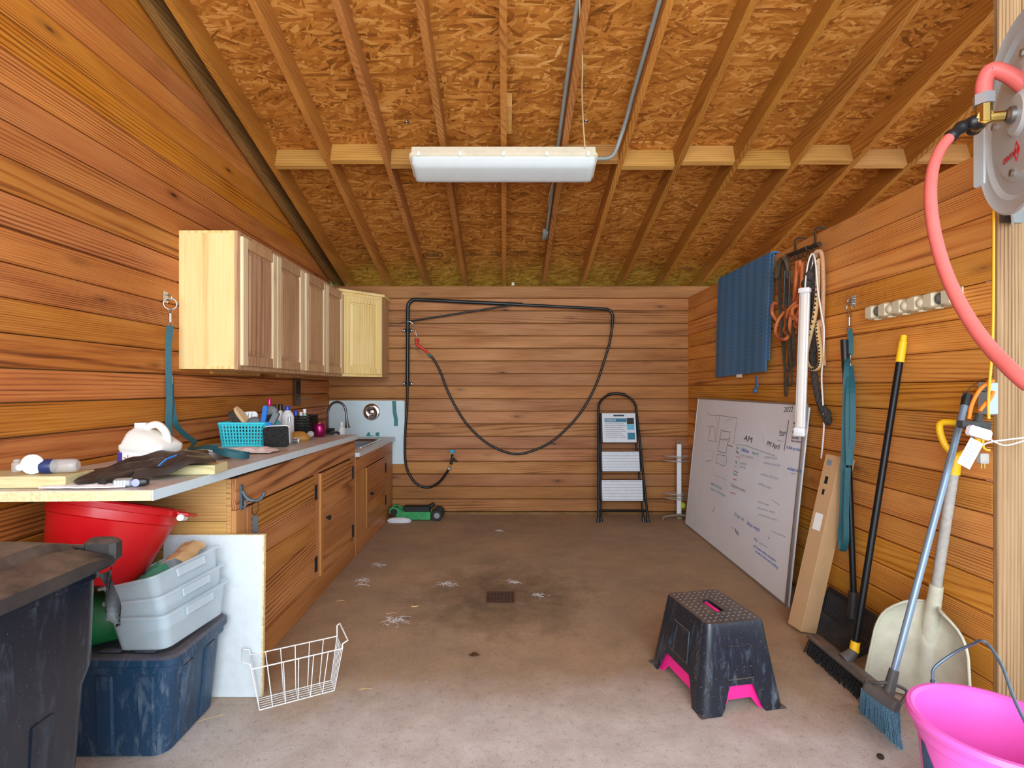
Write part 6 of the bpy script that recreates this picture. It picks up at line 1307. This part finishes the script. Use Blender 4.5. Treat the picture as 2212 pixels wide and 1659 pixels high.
stool('step_stool', 'scuffed black plastic step stool with a diamond tread standing on the floor', 0.340, 1.0, M['stool_black'], M['grey_plastic'])
stool('step_stool', 'hot pink step stool nested inside the black one', 0.312, 0.90, M['hot_pink'], None, 0.05)
# ---- hose reel with red hose, on the post
plain('reel_grey', srgb(198, 212, 218), 0.35, 0.1, mottled=0.05); plain('red_hose', srgb(216, 104, 98), 0.5, mottled=0.06, mscale=30); plain('red_print', srgb(196, 24, 34), 0.5); plain('reel_red_hose', srgb(150, 24, 30), 0.5)
rc = P(2203, 245, 1.40); az = math.radians(25); rt = Vector((math.sin(az), math.cos(az), 0)); rn = Vector((-math.cos(az), math.sin(az), 0)); RR = 0.262
t = thing('hose_reel', 'grey steel wall hose reel with a round side disc on the timber post', 'hose reel', rc)
Mr = frame(rc, rt, rn)
b = MB(); b.lathe([(RR - 0.004, -0.012), (RR, -0.006), (RR, 0.004), (RR - 0.006, 0.008), (RR - 0.014, 0.002), (RR - 0.040, 0.000), (RR - 0.052, -0.010), (RR - 0.085, -0.010), (RR - 0.10, 0.002), (0.060, 0.004), (0.050, 0.012), (0.03, 0.012), (0.001, 0.012)], 56, Mr); b.build('side_disc', M['reel_grey'], t, smooth=35)
b = MB(); b.lathe([(RR, -0.20), (RR, -0.19), (0.001, -0.185)], 40, Mr); b.build('side_disc', M['reel_grey'], t, smooth=35)
b = MB(); b.lathe([(0.10, -0.185), (0.19, -0.17), (0.20, -0.10), (0.19, -0.03), (0.10, -0.012)], 36, Mr); b.build('wound_hose', M['reel_red_hose'], t, smooth=40)
b = MB(); b.lathe([(0.022, 0.0122), (0.022, 0.022), (0.014, 0.030), (0.001, 0.031)], 16, Mr); b.build('hub_nut', M['dull_steel'], t, smooth=40)
for a in (78, 168, 258, 348):
    b = MB(); b.lathe([(0.010, 0.004), (0.010, 0.012), (0.001, 0.013)], 6, Mr @ tr(0.15 * math.cos(math.radians(a)), 0.15 * math.sin(math.radians(a)), -0.002)); b.build('bolt', M['steel'], t)
pz = rc.z; b = MB(); arm = [rc - rn * 0.215, Vector((1.90, 1.944, pz))]
b.box(1.868, 1.950, 1.962, 1.9695, pz - 0.115, pz + 0.125); b.build('mount_plate', M['dull_steel'], t)
b = MB(); b.tube([rc - rn * 0.02, rc - rn * 0.23], 0.018, 10); b.build('axle', M['reel_grey'], t)
for dz in (-0.10, 0.10):
    b = MB(); b.strap([rc - rn * 0.216 + Vector((0, 0, dz * 0.3)), Vector((1.75, 1.80, pz + dz)), Vector((1.91, 1.961, pz + dz))], 0.05, (0, 0, 1), 0.008); b.build('support_arm', M['reel_grey'], t)
br_ = MB(); q0 = P(2119, 280, 1.62); q1 = P(2119, 402, 1.62); br_.cbox(q0.x - 0.008, q0.x + 0.008, q0.y - 0.02, q0.y + 0.02, q1.z, q0.z, 0.003); br_.strap([q0 - Vector((0, 0, 0.05)), rc - rn * 0.21 + rt * 0.1 + Vector((0, 0, -0.05)), rc - rn * 0.216], 0.05, (0, 0, 1), 0.008); br_.build('hose_guide_bar', M['reel_grey'], t)
Mtx = frame(rc + rn * 0.0052 + Vector((0, 0, -0.086)) + rt * 0.040, rt, rn)
text_part('lettering', 'AVAGARD', Mr @ tr(-0.012, 0.090, 0.0050), 0.0215, M['red_print'], t)
b = MB(); dm = [(0.0, 0.026), (0.016, 0.0), (0.0, -0.026), (-0.016, 0.0)]; lw_ = 0.003
b.tube([Mr @ tr(0.006, 0.098, 0.0046) @ Vector((x, y, 0)) for x, y in dm], 0.0016, 4, closed=True); b.build('logo_diamond', M['red_print'], t)
t = thing('red_hose', 'red rubber air hose drooping from the reel fitting in a long bow', 'hose', P(2020, 520, 1.3))
F0 = rc + rn * 0.075 + Vector((0, 0, 0.004))
b = MB(); b.tube([rc + rn * 0.032, F0], 0.014, 10); b.tube([F0 + rt * -0.012, F0 + rt * 0.045], 0.019, 8); b.tube([F0 + Vector((0, 0, -0.014)), F0 + Vector((0, 0, 0.034))], 0.019, 8); b.build('brass_elbow', M['brass'], t, smooth=30)
b = MB(); b.tube([F0 + Vector((0, 0, 0.035)), F0 + Vector((0, 0, 0.064))], 0.0245, 6); b.build('hex_nut', M['silver_plastic'], t)
b = MB(); b.tube([F0 + rt * 0.046, F0 + rt * 0.072], 0.017, 6); b.build('hex_nut', M['brass'], t)
sp0 = F0 + rt * 0.073; gpts = catmull([sp0, P(2115, 262, 1.44), P(2082, 272, 1.46), P(2050, 298, 1.46)], 8)
b = MB(); b.tube(gpts, [0.0165 + 0.002 * math.sin(i * 1.2) for i in range(len(gpts))], 12); b.build('spring_guard', M['black_plastic'], t, smooth=50)
hpnt = [gpts[-1], P(2030, 325, 1.45), P(2014, 370, 1.42), P(2010, 430, 1.38), P(2018, 500, 1.34), P(2038, 575, 1.29), P(2068, 645, 1.23), P(2110, 715, 1.16), P(2160, 775, 1.09), P(2220, 830, 1.02), P(2330, 905, 0.96), Vector((1.26, 0.90, 0.75)), Vector((1.38, 0.82, 0.30)), Vector((1.52, 0.80, 0.06)), Vector((1.70, 0.86, 0.016)), Vector((2.1, 1.1, 0.0155)), Vector((2.5, 1.6, 0.0155))]
b = MB(); b.tube(catmull(hpnt, 7), 0.0142, 12); b.build('hose_length', M['red_hose'], t, smooth=60)
b = MB(); b.tube(catmull([F0 + Vector((0, 0, 0.064)), F0 + Vector((0.002, 0, 0.10)), F0 + Vector((0.014, -0.008, 0.128)) , F0 + Vector((0.046, -0.03, 0.098)), F0 + Vector((0.075, -0.05, 0.05)), F0 + Vector((0.11, -0.08, 0.0))], 6), 0.0195, 12); b.build('inlet_length', M['red_hose'], t, smooth=60)
# ---- cords, adapters and tag by the post
plain('cord_yellow', srgb(238, 176, 40), 0.5); plain('cord_orange', srgb(240, 130, 30), 0.5); plain('dusty_black', srgb(60, 58, 56), 0.7, mottled=0.3, mscale=60); plain('galv_box', srgb(176, 190, 198), 0.4, 0.5); plain('grey_plug', srgb(176, 170, 160), 0.5)
t = thing('outlet_box', 'galvanised outlet box on the right wall next to the post', 'outlet', onx(2138, 860, XR))
o0, o1 = onx(2120, 826, XR - 0.02), onx(2152, 896, XR - 0.02); MB().cbox(XR - 0.035, XR - 0.001, o1.y + 0.01, o0.y, o1.z, o0.z, 0.003).build('box', M['galv_box'], t)
b = MB(); b.torus((XR - 0.0362, (o0.y + o1.y) / 2, (o0.z + o1.z) / 2 + 0.035), 0.010, 0.002, rot('Y', 90), 12, 5); b.build('knockout', M['dull_steel'], t)
t = thing('extension_cord', 'yellow and orange extension cord hanging beside the post with a black triple tap', 'cord', P(2110, 950, 1.95))
cpt = P(2112, 912, 1.93)
for nm, pts, m_, r_ in (('cord_run', [P(2146, 440, 1.90), P(2146, 600, 1.90), P(2144, 740, 1.90), P(2138, 820, 1.90), P(2135, 870, 1.91), P(2136, 905, 1.91)], 'cord_yellow', 0.0045), ('cord_loop', [P(2093, 905, 1.95), P(2098, 878, 1.95), P(2108, 855, 1.94), P(2120, 838, 1.93), P(2135, 828, 1.92), P(2146, 822, 1.92)], 'cord_orange', 0.0065), ('cord_tail', [P(2116, 888, 1.92), P(2125, 876, 1.92), P(2138, 862, 1.92), P(2146, 846, 1.925)], 'cord_orange', 0.0065)):
    b = MB(); b.tube(catmull(pts, 6), r_, 8); b.build(nm, M[m_], t, smooth=60)
Mk = frame(P(2105, 918, 1.93), (1, 0, -0.06), (0, -1, 0))
b = MB(); b.cbox(-0.055, 0.052, -0.014, 0.014, -0.016, 0.016, 0.004, Mk); b.tube([Mk @ Vector((0.012, 0.012, 0)), Mk @ Vector((0.018, 0.04, 0))], [0.016, 0.011], 10); b.build('triple_tap', M['dusty_black'], t, smooth=40)
b = MB(); p1 = P(2123, 948, 1.90); b.tube(catmull([p1, P(2124, 965, 1.90), P(2131, 972, 1.91), P(2137, 972, 1.915)], 4), 0.0045, 8); b.build('cord_end', M['cord_yellow'], t, smooth=60)
Mp = frame(P(2123, 992, 1.92), (1, 0, 0), (0, -1, 0)); b = MB(); b.cbox(-0.016, 0.016, -0.016, 0.022, -0.012, 0.012, 0.004, Mp); b.build('plug', M['grey_plug'], t, smooth=40)
for s in (-1, 1): MB().box(s * 0.006 - 0.003, s * 0.006 + 0.003, -0.034, -0.016, -0.001, 0.001, Mp).build('prong', M['brass'], t)
t = thing('power_adapter', 'white plug-in adapter with a paper tag and a thin white lead', 'adapter', P(2115, 940, 1.9))
Mq = frame(P(2114, 935, 1.895), (1, 0, -0.30), (0, -1, 0.1)); b = MB(); b.cbox(-0.042, 0.042, -0.019, 0.019, -0.014, 0.016, 0.007, Mq); b.build('case', M['white_plastic'], t, smooth=40)
Mg = frame(P(2096, 978, 1.885), (-0.48, 0, -0.88), (0, -1, 0.0)); b = MB(); b.box(-0.05, 0.055, -0.026, 0.026, 0.0, 0.0012, Mg); b.build('paper_tag', M['white_paper'], t)
for k in range(6): MB().box(-0.03 + k * 0.012, -0.027 + k * 0.012, -0.020, 0.020 - 0.006 * (k % 3), 0.0013, 0.0016, Mg).build('tag_line', M['ink_faint'], t)
for k, pts in enumerate(([P(2135, 946, 1.89), P(2150, 955, 1.89), P(2175, 962, 1.90), P(2225, 948, 1.88)], [P(2125, 960, 1.89), P(2140, 955, 1.89), P(2165, 951, 1.90), P(2225, 944, 1.88)])):
    b = MB(); b.tube(catmull(pts, 6), 0.0028, 6); b.build('lead', M['white_cord'], t, smooth=60)
b = MB(); b.tube(catmull([P(2146, 813, 1.93), P(2120, 822, 1.97), P(2095, 838, 2.0), P(2072, 862, 2.02)], 6), 0.0014, 5); o = b.build('loose_wire', M['black_plastic'], None, smooth=60); tag(o, 'thin stray black wire curling from behind the post', 'wire')
# ================================================================ ROOF FITTINGS
plain('lamp_housing', srgb(226, 216, 190), 0.45, mottled=0.08, mscale=14); plain('lamp_lens', srgb(214, 222, 222), 0.25, mottled=0.03); plain('conduit_grey', srgb(134, 140, 136), 0.5, mottled=0.08); plain('old_cable', srgb(206, 180, 130), 0.6)
t = thing('strip_light', 'unlit fluorescent strip light with a frosted cover hung under the rafters', 'light', (0.0, 3.47, 2.78))
LFx0, LFx1 = (882 - VX) * 3.37 / FPX, (1293 - VX) * 3.37 / FPX; lc = (LFx0 + LFx1) / 2; LFL = LFx1 - LFx0
sl_ = math.atan(SL); yb0 = 3.37; zb0 = CH + (838 - 337) * 3.37 / FPX
Mf_ = frame((lc, yb0, zb0), (1, 0, 0), (0, math.sin(sl_), math.cos(sl_)))
# local y runs down the slope away from the eye, local z up away from the room
LW = 0.235
b = MB(); b.loft([ring3(rrect(LFL - 0.02, LW - 0.03, 0.012, 4, 0, LW / 2), 0.085), ring3(rrect(LFL - 0.02, LW - 0.02, 0.012, 4, 0, LW / 2), 0.030), ring3(rrect(LFL, LW, 0.02, 4, 0, LW / 2), 0.028), ring3(rrect(LFL, LW, 0.02, 4, 0, LW / 2), 0.012), ring3(rrect(LFL - 0.012, LW - 0.012, 0.02, 4, 0, LW / 2), 0.010)], Mf_); b.build('housing', M['lamp_housing'], t, smooth=30)
b = MB(); b.loft([ring3(rrect(LFL - 0.03, LW - 0.03, 0.022, 5, 0, LW / 2), 0.0095), ring3(rrect(LFL - 0.034, LW - 0.034, 0.022, 5, 0, LW / 2), -0.030), ring3(rrect(LFL - 0.06, LW - 0.07, 0.03, 5, 0, LW / 2), -0.046), ring3(rrect(LFL - 0.10, LW - 0.12, 0.03, 5, 0, LW / 2), -0.050)], Mf_); b.build('lens', M['lamp_lens'], t, smooth=40)
for x in (-0.55, -0.28, 0.0, 0.28, 0.55):
    b = MB(); b.cbox(x - 0.010, x + 0.010, -0.006, 0.006, 0.004, 0.034, 0.002, Mf_); b.build('clip', M['white_plastic'], t)
for x in (-0.42, 0.40):
    b = MB(); p0 = Mf_ @ Vector((x, LW / 2, 0.086)); b.cbox(p0.x - 0.05, p0.x + 0.05, p0.y - 0.02, p0.y + 0.02, p0.z, max(p0.z + 0.004, RB(p0.y) - 0.002), 0.002); b.build('hanger', M['conduit_grey'], t)
def roofp(px, py, off):
    """point under the rafters: off metres below the sheathing plane"""
    return hit(px, py, (0, 0, RO(0) - off), (0, SL, 1))
t = thing('conduit', 'grey conduit running down a rafter to a small junction box', 'conduit', roofp(1183, 510, .03))
ye_ = roofp(1184, 498, .09).y; cpts = [Vector((0.357, y, RO(y) - 0.09)) for y in (1.4, 2.4, 3.3, ye_)]
b = MB(); b.tube(cpts, 0.0125, 10); b.build('tube', M['conduit_grey'], t, smooth=50)
p = Vector((0.347, ye_ + 0.05, RO(ye_ + 0.05) - 0.09)); Mj_ = frame(p, (1, 0, 0), (0, SL, 1)); b = MB(); b.cbox(-0.024, 0.024, -0.055, 0.055, -0.028, 0.020, 0.005, Mj_); b.build('junction_box', M['conduit_grey'], t, smooth=40)
t = thing('conduit', 'grey conduit bending off a rafter into the end of the strip light', 'conduit', roofp(1350, 310, .05))
end = Mf_ @ Vector((LFL / 2 + 0.002, 0.06, 0.03))
cpts = [Vector((0.764, y, RO(y) - 0.09)) for y in (1.4, 2.2, 2.9, 3.15)] + [Vector((0.762, 3.26, RO(3.26) - 0.11)), Vector((0.745, 3.35, RO(3.35) - 0.155)), Vector((0.70, 3.41, end.z + 0.006)), end]
b = MB(); b.tube(catmull(cpts, 5), 0.0125, 10); b.build('tube', M['conduit_grey'], t, smooth=50)
t = thing('loose_cable', 'pale electric cable dangling along the rafter above and below the strip light', 'cable', roofp(1260, 300, .1))
b = MB(); b.tube(catmull([roofp(1250, -60, .10), roofp(1254, 60, .12), roofp(1258, 140, .14), roofp(1257, 200, .13), roofp(1260, 270, .14), P(1264, 322, 3.40)], 6), 0.0048, 7); b.build('upper_run', M['old_cable'], t, smooth=60)
b = MB(); b.tube(catmull([roofp(1196, 388, .10), roofp(1188, 415, .09), roofp(1185, 440, .07), roofp(1190, 456, .05)], 6), 0.0045, 7); b.build('lower_run', M['old_cable'], t, smooth=60)
for a, c in (((1091, 229), (1105, 289)),):
    p0, p1 = roofp(a[0], a[1], .10), roofp(c[0], c[1], .10); mb = MB(); mb.box(p0.x, p1.x, p0.y, p1.y, p1.z - 0.01, p1.z + 0.03)
    mb = MB(); mb.loft([[(x, y, RO(y) - o_) for x, o_ in ((p0.x, 0.10), (p1.x, 0.10), (p1.x, 0.02), (p0.x, 0.02))] for y in (p0.y, p1.y)]); o = mb.build('scab_block', M['block_wood'], None); tag(o, 'short orange wood block nailed to the side of a rafter', 'wood block')
for px, py, lb_ in ((878, 262, 'small steel clip on the sheathing seam in a bay without cable'), (1266, 260, 'small steel clip on the sheathing seam beside the dangling cable')):
    p = roofp(px, py, .004); b = MB(); b.torus((p.x, p.y, p.z - 0.006), 0.014, 0.004, None, 12, 6); o = b.build('panel_clip', M['steel'], None, smooth=60); tag(o, lb_, 'clip', 'steel sheathing clips')
p = BY(1108, 611, -0.01); b = MB(); b.lathe([(0.016, 0), (0.016, 0.03), (0.012, 0.034), (0.001, 0.035)], 14, tr(p.x, YB + 0.01, 2.3356)); o = b.build('pipe_stub', M['lamp_housing'], None, smooth=40); tag(o, 'short cream plastic pipe stub on top of the back wall', 'pipe stub')
# printed stamps on the strand board
plain('stamp_ink', srgb(46, 32, 18), 0.8)
def stamp(txt, a, b_, hpx):
    n_ = Vector((0, -SL, -1)); A_, B2 = roofp(a[0], a[1], .0012), roofp(b_[0], b_[1], .0012); T_ = roofp(a[0], a[1] - hpx, .0012)
    sz = (T_ - A_).length / 0.7; Mx = frame(A_, B2 - A_, n_); s_ = (B2 - A_).length / (0.62 * len(txt) * sz)
    text_part('stamp', txt, Mx @ Matrix.Diagonal((s_, 1, 1, 1)), sz, M['stamp_ink'], ce, ext=0.0003)
stamp('HUBER', (920, 555), (950, 555), 8); stamp('TECO', (1108, 549), (1138, 549), 7)
pc_ = [roofp(935 + 21 * math.cos(a), 551.5 + 8 * math.sin(a), .0014) for a in [2 * PI * k / 28 for k in range(28)]]
b = MB(); b.tube(pc_, 0.004, 4, closed=True); b.build('stamp_ring', M['stamp_ink'], ce)
for x0, x1, y in ((965, 990, 555), (1003, 1045, 552), (1003, 1030, 548), (1060, 1084, 552), (1062, 1078, 547), (1104, 1150, 554), (1152, 1185, 551), (1215, 1256, 548), (1217, 1258, 553), (1225, 1250, 557), (1463, 1500, 582)):
    stamp('RATED SHEATHING'[:max(3, int((x1 - x0) / 3.5))], (x0, y), (x1, y), 3)
# ================================================================ FLOOR DETAILS
plain('drain_iron', srgb(92, 62, 46), 0.75, 0.3, mottled=0.3, mscale=50); plain('lint', srgb(214, 208, 206), 0.95); plain('dry_leaf', srgb(74, 46, 26), 0.7); plain('straw', srgb(206, 172, 110), 0.7); plain('grime', srgb(46, 38, 32), 0.9)
t = thing('floor_drain', 'square rusty floor drain grate in the middle of the stained floor', 'drain', (-0.08, 3.21, 0))
dx0, dy0 = onfloor(1050, 1303).x, onfloor(1050, 1303).y; w_ = 0.17
b = MB()
for x0, x1, y0, y1 in ((0, w_, 0, 0.014), (0, w_, w_ - 0.014, w_), (0, 0.014, 0.014, w_ - 0.014), (w_ - 0.014, w_, 0.014, w_ - 0.014)): b.box(dx0 + x0, dx0 + x1, dy0 + y0, dy0 + y1, 0.0006, 0.004)
b.build('frame', M['drain_iron'], t)
MB().box(dx0 + 0.014, dx0 + w_ - 0.014, dy0 + 0.014, dy0 + w_ - 0.014, 0.0004, 0.0012).build('pit', M['grime'], t)
b = MB()
for i in range(7):
    for j in range(7): b.torus((dx0 + 0.024 + i * 0.0205, dy0 + 0.024 + j * 0.0205, 0.0024), 0.009, 0.0018, None, 8, 4)
b.build('grate', M['drain_iron'], t)
def tuft(px, py, s, label='tuft of white hair fluff lying on the floor', seed=0):
    random.seed(seed + int(px)); c = onfloor(px, py); b = MB()
    for k in range(int(26 * s / 0.05)):
        a = random.uniform(0, 2 * PI); r = s * abs(random.gauss(0, 0.5)); p = c + Vector((r * math.cos(a) * 1.3, r * math.sin(a), 0.001)); a2 = random.uniform(0, 2 * PI); L_ = random.uniform(0.012, 0.03)
        b.tube([p, p + Vector((L_ * math.cos(a2), L_ * math.sin(a2), random.uniform(0.004, 0.014))), p + Vector((2 * L_ * math.cos(a2 + 0.6), 2 * L_ * math.sin(a2 + 0.6), 0.002))], 0.0007, 3)
    o = b.build('hair_tuft', M['lint'], None); tag(o, label, 'hair tuft', 'fluff on the floor'); o['kind'] = 'stuff'
for px, py, s in ((855, 1342, 0.075), (962, 1263, 0.045), (1108, 1258, 0.035), (1165, 1286, 0.03), (785, 1254, 0.03), (784, 1264, 0.02), (1076, 1147, 0.025), (818, 1222, 0.02)): tuft(px, py, s)
c = onfloor(1024, 1418); b = MB(); b.grid(lambda u, v: c + Vector(((u - 0.5) * 0.05, (v - 0.5) * 0.026 * math.sin(PI * min(0.98, max(0.05, u))) * (1 + 0.5 * math.sin(22 * u)), 0.004 + 0.006 * math.sin(3 * u) + 0.004 * v)), 14, 5, 0.0008); o = b.build('dry_leaf', M['dry_leaf'], None, smooth=60); tag(o, 'curled dark brown dry leaf alone on the floor', 'leaf')
c = onfloor(897, 1310); b = MB(); b.tube(catmull([c + Vector((-0.02, 0.01, 0.004)), c + Vector((-0.018, -0.012, 0.005)), c + Vector((0.012, -0.012, 0.006)), c + Vector((0.018, 0.006, 0.004))], 4), 0.0032, 6); o = b.build('wood_chip', M['straw'], None, smooth=60); tag(o, 'pale curled wood shaving on the floor', 'shaving')
for px, py, a, L_, lb_ in ((735, 1298, 10, .05, 'dry straw stalk on the floor by the base cabinet kick board'), (790, 1488, 8, .055, 'dry straw stalk on the floor beside the white wire basket'), (845, 1325, 15, .06, 'dry straw stalk on the floor beside the largest hair tuft'), (452, 1552, 30, .10, 'long dry straw stalk on the floor beside the blue tote')):
    c = onfloor(px, py, 0.002); d_ = Vector((math.cos(math.radians(a)), math.sin(math.radians(a)), 0)) * L_ / 2; b = MB(); b.tube([c - d_, c + Vector((0, 0, 0.002)), c + d_], 0.0013, 4); o = b.build('straw_stalk', M['straw'], None); tag(o, lb_, 'straw', 'straw on the floor')
c = onfloor(1902, 1640); b = MB(); b.ball((c.x, c.y, 0.0095), 0.011, 10, 6, (1.1, 1, 0.8)); o = b.build('pebble', M['stamp_ink'], None, smooth=60); tag(o, 'small dark lump on the floor beside the pink bucket', 'pebble')
